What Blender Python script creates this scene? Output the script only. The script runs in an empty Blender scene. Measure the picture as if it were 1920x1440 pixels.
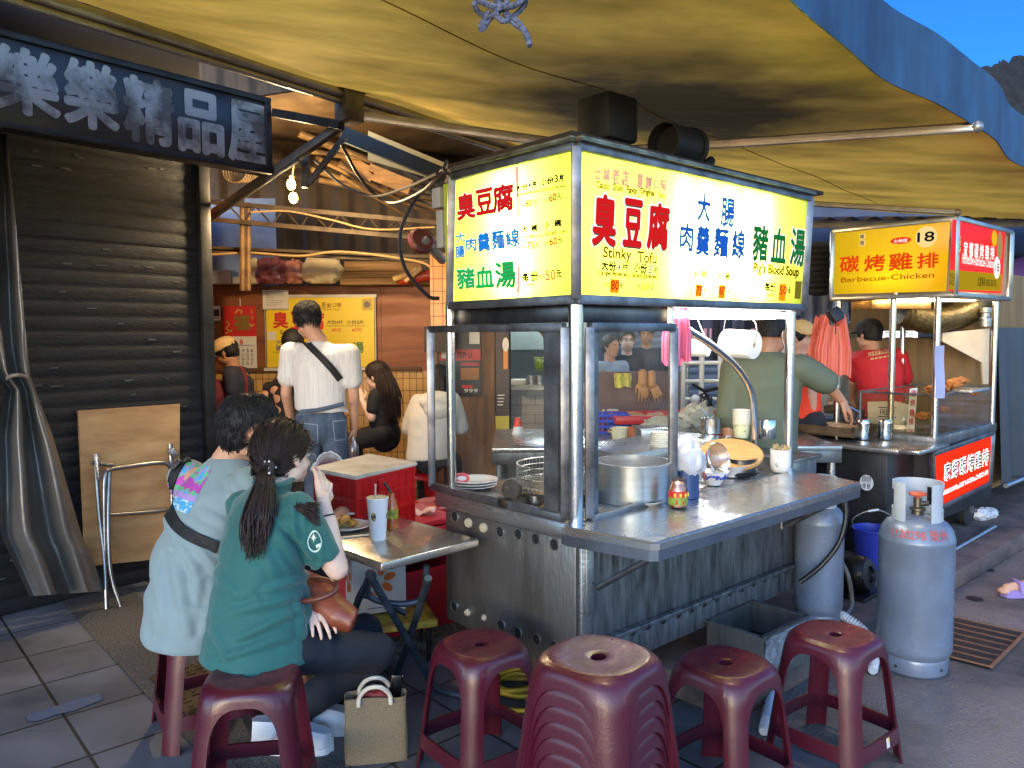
import bpy, bmesh, math, random
from mathutils import Vector, Matrix, Euler, noise
R = math.radians
V = Vector
random.seed(7)
sc = bpy.context.scene
COL = sc.collection

# ---------------------------------------------------------------- camera
F = 1455.0                                  # focal length in photo pixels (photo 1920 x 1440)
CAM = V((0, 0, 1.55))
CROT = Matrix.Rotation(R(90) - math.atan(93 / F), 3, 'X') @ Matrix.Rotation(R(-0.35), 3, 'Z')
cd = bpy.data.cameras.new('camera')
cd.sensor_fit = 'HORIZONTAL'; cd.sensor_width = 36; cd.lens = F / 1920 * 36
cd.clip_start = 0.05; cd.clip_end = 500
cam = bpy.data.objects.new('camera', cd); COL.objects.link(cam)
cam.location = CAM; cam.rotation_euler = CROT.to_euler()
sc.camera = cam

# ---------------------------------------------------------------- sky, street lamp light, exposure
w = bpy.data.worlds.new('World'); sc.world = w; w.use_nodes = True
nt = w.node_tree; bg = nt.nodes['Background']
sky = nt.nodes.new('ShaderNodeTexSky'); sky.sky_type = 'NISHITA'; sky.sun_disc = False
sky.sun_elevation = R(9.0); sky.sun_rotation = R(200); sky.air_density = 1.0; sky.dust_density = 0.6; sky.ozone_density = 4.0
# clear deep blue towards the hill, paler neutral tint added behind the viewer against blue ambient light
def wnode(t, **k):
    n_ = nt.nodes.new(t)
    for a_, b_ in k.items(): setattr(n_, a_, b_)
    return n_
wtc = wnode('ShaderNodeTexCoord'); wsp = wnode('ShaderNodeSeparateXYZ'); nt.links.new(wtc.outputs['Generated'], wsp.inputs[0])
wmr = wnode('ShaderNodeMapRange', interpolation_type='SMOOTHSTEP'); wmr.inputs[1].default_value = -.35; wmr.inputs[2].default_value = .75; nt.links.new(wsp.outputs[1], wmr.inputs[0])
wbl = wnode('ShaderNodeMix', data_type='RGBA', blend_type='MULTIPLY'); wbl.inputs[0].default_value = 1; wbl.inputs[7].default_value = (.060, .185, .42, 1)
wgr = wnode('ShaderNodeMix', data_type='RGBA', blend_type='MULTIPLY'); wgr.inputs[0].default_value = 1; wgr.inputs[7].default_value = (1.05, 1.05, 1.12, 1)
wmx = wnode('ShaderNodeMix', data_type='RGBA')
nt.links.new(sky.outputs[0], wbl.inputs[6]); nt.links.new(sky.outputs[0], wgr.inputs[6])
nt.links.new(wmr.outputs[0], wmx.inputs[0]); nt.links.new(wgr.outputs[2], wmx.inputs[6]); nt.links.new(wbl.outputs[2], wmx.inputs[7]); nt.links.new(wmx.outputs[2], bg.inputs[0])
bg.inputs[1].default_value = 0.70
sl = bpy.data.lights.new('street_lamp_light', 'SUN'); sl.energy = 0.8; sl.angle = R(5.0); sl.color = (1.0, 0.66, 0.36)  # stands in for a warm street lamp overhead, as parallel light
street_lamp_light = bpy.data.objects.new('street_lamp_light', sl); COL.objects.link(street_lamp_light)
street_lamp_light.rotation_euler = V((-0.04, 0.045, -1)).to_track_quat('-Z', 'Y').to_euler()
sc.view_settings.view_transform = 'Standard'; sc.view_settings.look = 'None'
sc.view_settings.exposure = 0.35; sc.view_settings.gamma = 1.0
sc.render.engine = 'CYCLES'
sc.cycles.use_denoising = True
try: sc.cycles.denoiser = 'OPENIMAGEDENOISE'
except Exception: pass
sc.cycles.max_bounces = 8; sc.cycles.diffuse_bounces = 4; sc.cycles.glossy_bounces = 4
sc.cycles.transmission_bounces = 6; sc.cycles.transparent_max_bounces = 16
sc.cycles.sample_clamp_indirect = 6.0; sc.cycles.caustics_reflective = False; sc.cycles.caustics_refractive = False

# ---------------------------------------------------------------- pixel <-> world helpers
def ray(u, v):
    return CROT @ V(((u - 960) / F, (720 - v) / F, -1.0))
def at(u, v, Y):
    d = ray(u, v); return CAM + d * (Y / d.y)
def gz(u, v, z=0.0):
    d = ray(u, v); return CAM + d * ((z - CAM.z) / d.z)
def proj(p):
    q = CROT.transposed() @ (V(p) - CAM); return 960 + F * q.x / -q.z, 720 - F * q.y / -q.z
def folds(L):
    """cloth creases: (u0, v0, u1, v1, height m, half width px) pressed into a garment"""
    def fn(co):
        u, v = proj(co); k = 0
        for a, b, c, d, h, w_ in L:
            dx, dy = c - a, d - b; t = max(0, min(1, ((u - a) * dx + (v - b) * dy) / (dx * dx + dy * dy))); e = ((u - a - t * dx) ** 2 + (v - b - t * dy) ** 2) / (w_ * w_)
            if e < 9: k += h * math.exp(-e) * (1 - abs(2 * t - 1) ** 3 * .8) - h * .6 * math.exp(-(math.sqrt(e) - 1.7) ** 2 * 2)
        return k
    return fn
def onpl(u, v, O, N):
    d = ray(u, v); return CAM + d * ((O - CAM).dot(N) / d.dot(N))
def px(n, Y): return n / F * Y               # pixels to metres at distance Y
E1 = V((0.748, 0.664, 0)).normalized(); E2 = V((-E1.y, E1.x, 0)); UP = V((0, 0, 1))
SROT = math.atan2(E1.y, E1.x)
CORNER = V((0.23, 2.79, 0))
def S(a, b, z=0.0): return CORNER + E1 * a + E2 * b + UP * z      # the stalls' own street-aligned frame

# ---------------------------------------------------------------- materials
def lin(c):
    return tuple(((x / 255) / 12.92 if x / 255 <= .04045 else ((x / 255 + .055) / 1.055) ** 2.4) for x in c[:3])
_M = {}
def mat(name, col, rough=.5, metal=0., var=0., scale=6., col2=None, bump=0., bscale=None, stretch=(1, 1, 1),
        spec=.5, emit=0., ecol=None, coat=0., detail=5., contrast=(.35, .65), rvar=0., sub=0., transl=0., sheen=0.):
    if name in _M: return _M[name]
    m = bpy.data.materials.new(name); m.use_nodes = True
    n = m.node_tree.nodes; l = m.node_tree.links; b = n['Principled BSDF']
    c = lin(col); b.inputs['Base Color'].default_value = (*c, 1)
    b.inputs['Roughness'].default_value = rough; b.inputs['Metallic'].default_value = metal
    b.inputs['Specular IOR Level'].default_value = spec
    if coat: b.inputs['Coat Weight'].default_value = coat; b.inputs['Coat Roughness'].default_value = .12
    if sheen: b.inputs['Sheen Weight'].default_value = sheen
    if sub:
        b.inputs['Subsurface Weight'].default_value = sub; b.inputs['Subsurface Radius'].default_value = (.01, .004, .002)
    if var or col2 or bump or rvar:
        tc = n.new('ShaderNodeTexCoord'); mp = n.new('ShaderNodeMapping'); mp.inputs['Scale'].default_value = stretch
        l.new(tc.outputs['Object'], mp.inputs[0])
        nz = n.new('ShaderNodeTexNoise'); nz.inputs['Scale'].default_value = scale; nz.inputs['Detail'].default_value = detail
        nz.inputs['Roughness'].default_value = .62
        l.new(mp.outputs[0], nz.inputs['Vector'])
        rp = n.new('ShaderNodeMapRange'); rp.inputs[1].default_value = contrast[0]; rp.inputs[2].default_value = contrast[1]
        l.new(nz.outputs['Fac'], rp.inputs[0])
        if var or col2:
            c2 = lin(col2) if col2 else tuple(x * (1 - var) for x in c)
            mc = n.new('ShaderNodeMix'); mc.data_type = 'RGBA'
            mc.inputs[6].default_value = (*c, 1); mc.inputs[7].default_value = (*c2, 1)
            l.new(rp.outputs[0], mc.inputs[0]); l.new(mc.outputs[2], b.inputs['Base Color'])
        if rvar:
            mr = n.new('ShaderNodeMapRange'); mr.inputs[3].default_value = max(.03, rough - rvar); mr.inputs[4].default_value = min(1, rough + rvar)
            l.new(rp.outputs[0], mr.inputs[0]); l.new(mr.outputs[0], b.inputs['Roughness'])
        if bump:
            nb = n.new('ShaderNodeTexNoise'); nb.inputs['Scale'].default_value = bscale or scale * 4; nb.inputs['Detail'].default_value = 4
            l.new(mp.outputs[0], nb.inputs['Vector'])
            bp = n.new('ShaderNodeBump'); bp.inputs['Strength'].default_value = min(1, bump); bp.inputs['Distance'].default_value = .01
            l.new(nb.outputs['Fac'], bp.inputs['Height']); l.new(bp.outputs[0], b.inputs['Normal'])
    if emit:
        b.inputs['Emission Color'].default_value = (*lin(ecol or col), 1); b.inputs['Emission Strength'].default_value = emit
    if transl:
        tr = n.new('ShaderNodeBsdfTranslucent'); tr.inputs[0].default_value = (*c, 1)
        ms = n.new('ShaderNodeMixShader'); ms.inputs[0].default_value = transl
        l.new(b.outputs[0], ms.inputs[1]); l.new(tr.outputs[0], ms.inputs[2]); l.new(ms.outputs[0], n['Material Output'].inputs[0])
    _M[name] = m; return m
def emat(name, col, s=1.0):
    if name in _M: return _M[name]
    m = bpy.data.materials.new(name); m.use_nodes = True; n = m.node_tree.nodes; l = m.node_tree.links
    n.remove(n['Principled BSDF']); e = n.new('ShaderNodeEmission'); e.inputs[0].default_value = (*lin(col), 1); e.inputs[1].default_value = s
    l.new(e.outputs[0], n['Material Output'].inputs[0]); _M[name] = m; return m
def clearmat(name, tint=(255, 255, 255), gloss=.06, rough=.02, haze=0., hazecol=(200, 205, 205), patch=0.):
    """thin clear sheet: transparent + a little gloss (+ a film of grease or white plastic)"""
    if name in _M: return _M[name]
    m = bpy.data.materials.new(name); m.use_nodes = True; n = m.node_tree.nodes; l = m.node_tree.links
    n.remove(n['Principled BSDF'])
    t = n.new('ShaderNodeBsdfTransparent'); t.inputs[0].default_value = (*lin(tint), 1)
    g = n.new('ShaderNodeBsdfGlossy'); g.inputs['Roughness'].default_value = rough
    fr = n.new('ShaderNodeLayerWeight'); fr.inputs[0].default_value = .5
    pw = n.new('ShaderNodeMath'); pw.operation = 'POWER'; pw.inputs[1].default_value = 5; l.new(fr.outputs['Facing'], pw.inputs[0])
    ad = n.new('ShaderNodeMath'); ad.operation = 'ADD'; ad.inputs[1].default_value = gloss; l.new(pw.outputs[0], ad.inputs[0])
    ms = n.new('ShaderNodeMixShader'); l.new(ad.outputs[0], ms.inputs[0]); l.new(t.outputs[0], ms.inputs[1]); l.new(g.outputs[0], ms.inputs[2])
    out = ms
    if haze:
        d = n.new('ShaderNodeBsdfDiffuse'); d.inputs[0].default_value = (*lin(hazecol), 1)
        d2 = n.new('ShaderNodeBsdfTranslucent'); d2.inputs[0].default_value = (*lin(hazecol), 1)
        md = n.new('ShaderNodeMixShader'); md.inputs[0].default_value = .5; l.new(d.outputs[0], md.inputs[1]); l.new(d2.outputs[0], md.inputs[2])
        m2 = n.new('ShaderNodeMixShader'); m2.inputs[0].default_value = haze
        if patch:
            tc = n.new('ShaderNodeTexCoord'); nz = n.new('ShaderNodeTexNoise'); nz.inputs['Scale'].default_value = patch; nz.inputs['Detail'].default_value = 6
            l.new(tc.outputs['Object'], nz.inputs['Vector'])
            mr = n.new('ShaderNodeMapRange'); mr.inputs[1].default_value = .4; mr.inputs[2].default_value = .75; mr.inputs[3].default_value = haze * .4; mr.inputs[4].default_value = min(1, haze * 2.4)
            l.new(nz.outputs['Fac'], mr.inputs[0]); l.new(mr.outputs[0], m2.inputs[0])
        l.new(ms.outputs[0], m2.inputs[1]); l.new(md.outputs[0], m2.inputs[2]); out = m2
    l.new(out.outputs[0], n['Material Output'].inputs[0]); _M[name] = m; return m

# ---------------------------------------------------------------- mesh builder
def wm(o):
    m = o.matrix_basis.copy()
    return wm(o.parent) @ m if o.parent else m
def frame(X, Z, O=V((0, 0, 0))):
    X = V(X).normalized(); Z = V(Z); Z = (Z - X * Z.dot(X)).normalized(); Y = Z.cross(X)
    return Matrix(((X.x, Y.x, Z.x, O[0]), (X.y, Y.y, Z.y, O[1]), (X.z, Y.z, Z.z, O[2]), (0, 0, 0, 1)))
class MB:
    def __init__(s): s.bm = bmesh.new()
    def _fin(s, vs, M, mi):
        fs = {f for v in vs for f in v.link_faces}
        for f in fs: f.material_index = mi
        if M is not None: bmesh.ops.transform(s.bm, matrix=M, verts=list(vs))
        return s
    def box(s, c, size, M=None, bev=0., mi=0, seg=2, rz=0.):
        r = bmesh.ops.create_cube(s.bm, size=1.0); vs = r['verts']
        for v in vs: v.co = V((v.co.x * size[0], v.co.y * size[1], v.co.z * size[2]))
        if bev:
            es = list({e for v in vs for e in v.link_edges})
            rb = bmesh.ops.bevel(s.bm, geom=es, offset=min(bev, min(size) * .49), segments=seg, affect='EDGES', profile=.5)
            vs = list({v for f in rb['faces'] for v in f.verts} | {v for v in vs if v.is_valid})
        T = Matrix.Translation(V(c)) @ Matrix.Rotation(rz, 4, 'Z')
        return s._fin(vs, T if M is None else M @ T, mi)
    def bar(s, p0, p1, w_, h_, up=UP, mi=0, bev=0.):
        p0 = V(p0); p1 = V(p1); d = p1 - p0
        if abs(d.normalized().dot(V(up).normalized())) > .99: up = V((1, 0, 0)) if abs(d.normalized().x) < .9 else V((0, 1, 0))
        return s.box((d.length / 2, 0, 0), (d.length, w_, h_), frame(d, up, p0), bev, mi)
    def cyl(s, p0, p1, r0, r1=None, seg=16, mi=0, caps=True):
        p0 = V(p0); p1 = V(p1); r1 = r0 if r1 is None else r1
        return s.tube([p0, p1], [r0, r1], seg, mi, caps)
    def tube(s, pts, r, seg=8, mi=0, caps=True, closed=False, flat=1.0):
        pts = [V(p) for p in pts]; n = len(pts)
        rs = r if isinstance(r, (list, tuple)) else [r] * n
        rings = []; prev = None
        for i, p in enumerate(pts):
            a = pts[(i - 1) % n] if (closed or i) else p; b = pts[(i + 1) % n] if (closed or i < n - 1) else p
            t = (b - a).normalized()
            if prev is None:
                ref = UP if abs(t.z) < .95 else V((1, 0, 0)); x = ref.cross(t).normalized()
            else:
                x = (prev - t * prev.dot(t)); x = x.normalized() if x.length > 1e-6 else prev
            prev = x; y = t.cross(x)
            rings.append([s.bm.verts.new(p + (x * math.cos(2 * math.pi * k / seg) + y * math.sin(2 * math.pi * k / seg) * flat) * rs[i]) for k in range(seg)])
        m = n if closed else n - 1
        for i in range(m):
            A = rings[i]; B = rings[(i + 1) % n]
            for k in range(seg):
                f = s.bm.faces.new((A[k], A[(k + 1) % seg], B[(k + 1) % seg], B[k])); f.material_index = mi
        if caps and not closed:
            for Rg, rev in ((rings[0], True), (rings[-1], False)):
                f = s.bm.faces.new(Rg[::-1] if rev else Rg); f.material_index = mi
        return s
    def lathe(s, prof, c=(0, 0, 0), seg=32, mi=0, M=None, sx=1., sy=1., a0=0., a1=2 * math.pi):
        full = abs(a1 - a0 - 2 * math.pi) < 1e-6; rings = []; vs = []
        for r, z in prof:
            if r < 1e-6:
                v = s.bm.verts.new((0, 0, z)); rings.append([v]); vs.append(v)
            else:
                k_ = seg if full else seg + 1
                Rg = [s.bm.verts.new((r * sx * math.cos(a0 + (a1 - a0) * k / seg), r * sy * math.sin(a0 + (a1 - a0) * k / seg), z)) for k in range(k_)]
                rings.append(Rg); vs += Rg
        for A, B in zip(rings, rings[1:]):
            for k in range(seg):
                k2 = (k + 1) % seg if full else k + 1
                q = [A[k] if len(A) > 1 else A[0], A[k2] if len(A) > 1 else A[0], B[k2] if len(B) > 1 else B[0], B[k] if len(B) > 1 else B[0]]
                q2 = []
                for x in q:
                    if x not in q2: q2.append(x)
                if len(q2) > 2: s.bm.faces.new(q2)
        T = Matrix.Translation(V(c)); return s._fin(vs, T if M is None else M @ T, mi)
    def prism(s, poly, z0, z1, M=None, mi=0):
        A = [s.bm.verts.new((x, y, z0)) for x, y in poly]; B = [s.bm.verts.new((x, y, z1)) for x, y in poly]
        s.bm.faces.new(A[::-1]); s.bm.faces.new(B); n = len(poly)
        for k in range(n): s.bm.faces.new((A[k], A[(k + 1) % n], B[(k + 1) % n], B[k]))
        return s._fin(A + B, M, mi)
    def quad(s, *p, mi=0):
        f = s.bm.faces.new([s.bm.verts.new(V(q)) for q in p]); f.material_index = mi; return s
    def grid(s, fn, nu, nv, mi=0, wrapu=False):
        g = [[s.bm.verts.new(V(fn(i / nu, j / nv))) for j in range(nv + 1)] for i in range(nu if wrapu else nu + 1)]
        for i in range(nu):
            A = g[i]; B = g[(i + 1) % len(g)]
            for j in range(nv):
                f = s.bm.faces.new((A[j], B[j], B[j + 1], A[j + 1])); f.material_index = mi
        return s
    def ball(s, c, r, M=None, mi=0, seg=16, rg=10):
        res = bmesh.ops.create_uvsphere(s.bm, u_segments=seg, v_segments=rg, radius=1.0); vs = res['verts']
        rr = r if isinstance(r, (tuple, list, Vector)) else (r, r, r)
        T = Matrix.Translation(V(c)) @ (M.to_4x4() if M is not None else Matrix()) @ Matrix.Diagonal((*rr, 1))
        return s._fin(vs, T, mi)
    def blobby(s, c, r, amp=.15, freq=3., seg=20, rg=14, mi=0, seed=0., M=None):
        res = bmesh.ops.create_uvsphere(s.bm, u_segments=seg, v_segments=rg, radius=1.0); vs = res['verts']
        rr = r if isinstance(r, (tuple, list, Vector)) else (r, r, r)
        for v in vs:
            k = 1 + amp * (noise.noise(v.co * freq + V((seed, seed * 1.7, 0)))) + amp * .4 * noise.noise(v.co * freq * 2.7 + V((seed, 9, 3)))
            v.co = V((v.co.x * rr[0] * k, v.co.y * rr[1] * k, v.co.z * rr[2] * k))
        T = Matrix.Translation(V(c)) @ (M.to_4x4() if M is not None else Matrix())
        return s._fin(vs, T, mi)
    def mesh(s, me, M=None, mi=0):
        n0 = len(s.bm.verts); nf = len(s.bm.faces)
        s.bm.from_mesh(me); s.bm.verts.ensure_lookup_table(); s.bm.faces.ensure_lookup_table()
        for f in s.bm.faces[nf:]: f.material_index = mi
        vs = s.bm.verts[n0:]
        if M is not None: bmesh.ops.transform(s.bm, matrix=M, verts=vs)
        return s
    def shift(s, fn):
        for v in s.bm.verts: v.co = V(fn(v.co))
        return s
    def build(s, name, mats, parent=None, world=True, smooth=True, ang=38, solid=0., offset=0., sub=0, loc=None, doubles=False, nofix=False, outward=None):
        if doubles: bmesh.ops.remove_doubles(s.bm, verts=s.bm.verts, dist=1e-5)
        if not nofix: bmesh.ops.recalc_face_normals(s.bm, faces=s.bm.faces)
        if outward is not None:
            oc = V(outward); s.bm.normal_update()
            if sum(f.normal.dot(V((f.calc_center_median().x - oc.x, f.calc_center_median().y - oc.y, 0))) * f.calc_area() for f in s.bm.faces) < 0: bmesh.ops.reverse_faces(s.bm, faces=s.bm.faces)
        if parent is not None and world: bmesh.ops.transform(s.bm, matrix=wm(parent).inverted(), verts=s.bm.verts)
        if loc is not None: bmesh.ops.transform(s.bm, matrix=Matrix.Translation(-V(loc)), verts=s.bm.verts)
        me = bpy.data.meshes.new(name); s.bm.to_mesh(me); s.bm.free()
        for m in (mats if isinstance(mats, (list, tuple)) else [mats]): me.materials.append(m)
        if smooth:
            for p in me.polygons: p.use_smooth = True
            me.set_sharp_from_angle(angle=R(ang))
        o = bpy.data.objects.new(name, me); COL.objects.link(o)
        if parent is not None: o.parent = parent
        if loc is not None: o.location = V(loc)
        if solid:
            md = o.modifiers.new('thickness', 'SOLIDIFY'); md.thickness = solid; md.offset = offset
            if smooth: es = o.modifiers.new('crisp rim', 'EDGE_SPLIT'); es.split_angle = R(45)
        if sub:
            md = o.modifiers.new('subdivision', 'SUBSURF'); md.levels = sub; md.render_levels = sub
        return o
def tag(o, label=None, cat=None, group=None, kind=None):
    if label: o['label'] = label
    if cat: o['category'] = cat
    if group: o['group'] = group
    if kind: o['kind'] = kind
    return o
def T(name, label, cat, loc=(0, 0, 0), rz=0., group=None):
    o = bpy.data.objects.new(name, None); COL.objects.link(o); o.location = V(loc); o.rotation_euler = (0, 0, rz)
    o.empty_display_size = .1
    return tag(o, label, cat, group)
def one(mb, name, mats, label, cat, loc, group=None, **k):
    """a thing that is a single mesh, its origin at its base"""
    return tag(mb.build(name, mats, None, loc=loc, **k), label, cat, group)
def struct(mb, name, mats, **k):
    return tag(mb.build(name, mats, None, **k), kind='structure')
def dup(root, loc=None, rz=None, label=None, group=None, moved=None):
    def cp(o, par):
        c = o.copy(); COL.objects.link(c)
        if par is not None: c.parent = par
        for ch in list(o.children): cp(ch, c)
        return c
    r = cp(root, None)
    if loc is not None: r.location = V(loc)
    if rz is not None: r.rotation_euler = (0, 0, rz)
    if label: r['label'] = label
    if group: r['group'] = group
    return r
def smoothpath(pts, n=8):
    """Catmull-Rom through the points"""
    pts = [V(p) for p in pts]; P = [pts[0] * 2 - pts[1]] + pts + [pts[-1] * 2 - pts[-2]]; out = []
    for i in range(1, len(P) - 2):
        for k in range(n):
            t = k / n; a, b, c, d = P[i - 1], P[i], P[i + 1], P[i + 2]
            out.append(.5 * ((2 * b) + (c - a) * t + (2 * a - 5 * b + 4 * c - d) * t * t + (3 * b - a - 3 * c + d) * t ** 3))
    return out + [pts[-1]]

# ---------------------------------------------------------------- lettering
_TX = {}
def textmesh(body, bold=0.):
    k = (body, bold)
    if k in _TX: return _TX[k]
    c = bpy.data.curves.new('lettering', 'FONT'); c.body = body; c.size = 1.0; c.offset = bold; c.resolution_u = 3
    o = bpy.data.objects.new('lettering', c); COL.objects.link(o)
    bpy.context.view_layer.update(); dg = bpy.context.evaluated_depsgraph_get()
    me = bpy.data.meshes.new_from_object(o.evaluated_get(dg))
    COL.objects.unlink(o); bpy.data.objects.remove(o); bpy.data.curves.remove(c)
    xs = [v.co.x for v in me.vertices] or [0, 1]; ys = [v.co.y for v in me.vertices] or [0, 1]
    _TX[k] = (me, min(xs), max(xs), min(ys), max(ys)); return _TX[k]
class Plate:
    """lettering and flat artwork on a plane: pixels of the photo are carried onto the sign's own plane"""
    def __init__(s, O, X, N, up=None):
        s.O = V(O); s.X = V(X).normalized(); s.N = V(N).normalized()
        s.Y = s.N.cross(s.X)
        if s.Y.z < 0: s.Y = -s.Y
        s.mb = MB(); s.mats = []
    def lp(s, u, v):
        d = onpl(u, v, s.O, s.N) - s.O; return d.dot(s.X), d.dot(s.Y)
    def mi(s, m):
        if m not in s.mats: s.mats.append(m)
        return s.mats.index(m)
    def M(s, x, y, h): 
        o = s.O + s.X * x + s.Y * y + s.N * h
        return Matrix(((s.X.x, s.Y.x, s.N.x, o.x), (s.X.y, s.Y.y, s.N.y, o.y), (s.X.z, s.Y.z, s.N.z, o.z), (0, 0, 0, 1)))
    def text(s, body, uL, vB, uR, vT, m, bold=0., h=.002, halo=None, hb=.045, skew=0., shadow=None):
        x0, y0 = s.lp(uL, vB); x1, y1 = s.lp(uR, vT)
        if vB is None: pass
        return s.textl(body, x0, y0, x1, y1, m, bold, h, halo, hb, skew, shadow)
    def textl(s, body, x0, y0, x1, y1, m, bold=0., h=.002, halo=None, hb=.045, skew=0., shadow=None):
        me, a, b, c, d = textmesh(body)
        ch = y1 - y0; k = bold * ch
        x0 += k; x1 -= k; y0 += k; y1 -= k
        sx = (x1 - x0) / max(1e-6, b - a); sy = (y1 - y0) / max(1e-6, d - c)
        def put(mm, hh, dx=0, dy=0):
            Mx = Matrix(((sx, skew * sx, 0, -a * sx + dx), (0, sy, 0, -c * sy + dy), (0, 0, 1, 0), (0, 0, 0, 1)))
            s.mb.mesh(me, s.M(x0, y0, hh) @ Mx, s.mi(mm))
        def ringput(mm, hh, r, n, dx=0, dy=0):
            for q in range(n): an = 2 * math.pi * q / n; put(mm, hh + q * 2e-5, dx + r * math.cos(an), dy + r * math.sin(an))
        if halo: ringput(halo, h * .3, k + hb * ch, 10)
        if shadow: ringput(shadow, h * .6, k, 4, ch * .015, -ch * .03)
        put(m, h)
        if k > 0: ringput(m, h + 5e-5, k, 8 if bold > .02 else 4)
        return s
    def rect(s, uL, vB, uR, vT, m, h=.001):
        x0, y0 = s.lp(uL, vB); x1, y1 = s.lp(uR, vT); return s.rectl(x0, y0, x1, y1, m, h)
    def rectl(s, x0, y0, x1, y1, m, h=.001):
        q = [s.M(x, y, h).translation for x, y in ((x0, y0), (x1, y0), (x1, y1), (x0, y1))]
        s.mb.quad(*q, mi=s.mi(m)); return s
    def poly(s, uv, m, h=.0015):
        pts = [s.lp(u, v) for u, v in uv]; return s.polyl(pts, m, h)
    def polyl(s, pts, m, h=.0015):
        f = s.mb.bm.faces.new([s.mb.bm.verts.new(s.M(x, y, h).translation) for x, y in pts]); f.material_index = s.mi(m); return s
    def disc(s, u, v, ru, m, h=.0015, asp=1., n=28):
        x, y = s.lp(u, v); x2, _ = s.lp(u + ru, v); r = abs(x2 - x)
        return s.polyl([(x + r * math.cos(2 * math.pi * k / n), y + r * asp * math.sin(2 * math.pi * k / n)) for k in range(n)], m, h)
    def line(s, uv, wpx, m, h=.002):
        """a brush stroke: flat ribbon along pixels"""
        pts = [V((*s.lp(u, v), 0)) for u, v in uv]; x, _ = s.lp(uv[0][0] + wpx, uv[0][1]); wd = abs(x - pts[0].x) / 2
        L = []; Rr = []
        for i, p in enumerate(pts):
            t = (pts[min(i + 1, len(pts) - 1)] - pts[max(i - 1, 0)]).normalized(); nn = V((-t.y, t.x, 0)) * wd
            L.append(p + nn); Rr.append(p - nn)
        for i in range(len(pts) - 1):
            s.polyl([(q.x, q.y) for q in (L[i], Rr[i], Rr[i + 1], L[i + 1])], m, h)
        return s
    def build(s, name, parent=None, **k):
        return s.mb.build(name, s.mats, parent, smooth=False, nofix=True, **k)

# ---------------------------------------------------------------- soft bodies: overlapping lumps fused into one skin
def _caps(bm, p0, r0, p1, r1, seg=14):
    p0 = V(p0); p1 = V(p1); d = p1 - p0; L = d.length; t = d.normalized() if L > 1e-6 else UP
    ref = UP if abs(t.z) < .9 else V((1, 0, 0)); x = ref.cross(t).normalized(); y = t.cross(x)
    rows = []
    for k in range(1, 5): a = -math.pi / 2 + k * math.pi / 8; rows.append((p0 + t * r0 * math.sin(a), r0 * math.cos(a)))
    for k in range(1, 4): q = k / 4; rows.append((p0 + d * q, r0 + (r1 - r0) * q))
    for k in range(0, 4): a = k * math.pi / 8; rows.append((p1 + t * r1 * math.sin(a), r1 * math.cos(a)))
    rings = [[bm.verts.new(c + (x * math.cos(2 * math.pi * j / seg) + y * math.sin(2 * math.pi * j / seg)) * r) for j in range(seg)] for c, r in rows]
    A = bm.verts.new(p0 - t * r0); B = bm.verts.new(p1 + t * r1)
    for j in range(seg):
        k = (j + 1) % seg
        bm.faces.new((A, rings[0][k], rings[0][j])); bm.faces.new((B, rings[-1][j], rings[-1][k]))
        for P, Q in zip(rings, rings[1:]): bm.faces.new((P[j], P[k], Q[k], Q[j]))
def _loft(bm, rings, seg=24):
    """rings: (centre, half-width vector, half-depth vector) - a closed tube with elliptic sections"""
    rg = [[bm.verts.new(V(c) + V(a) * math.cos(2 * math.pi * j / seg) + V(b) * math.sin(2 * math.pi * j / seg)) for j in range(seg)] for c, a, b in rings]
    for P, Q in zip(rg, rg[1:]):
        for j in range(seg): bm.faces.new((P[j], P[(j + 1) % seg], Q[(j + 1) % seg], Q[j]))
    bm.faces.new(rg[0][::-1]); bm.faces.new(rg[-1])
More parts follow.
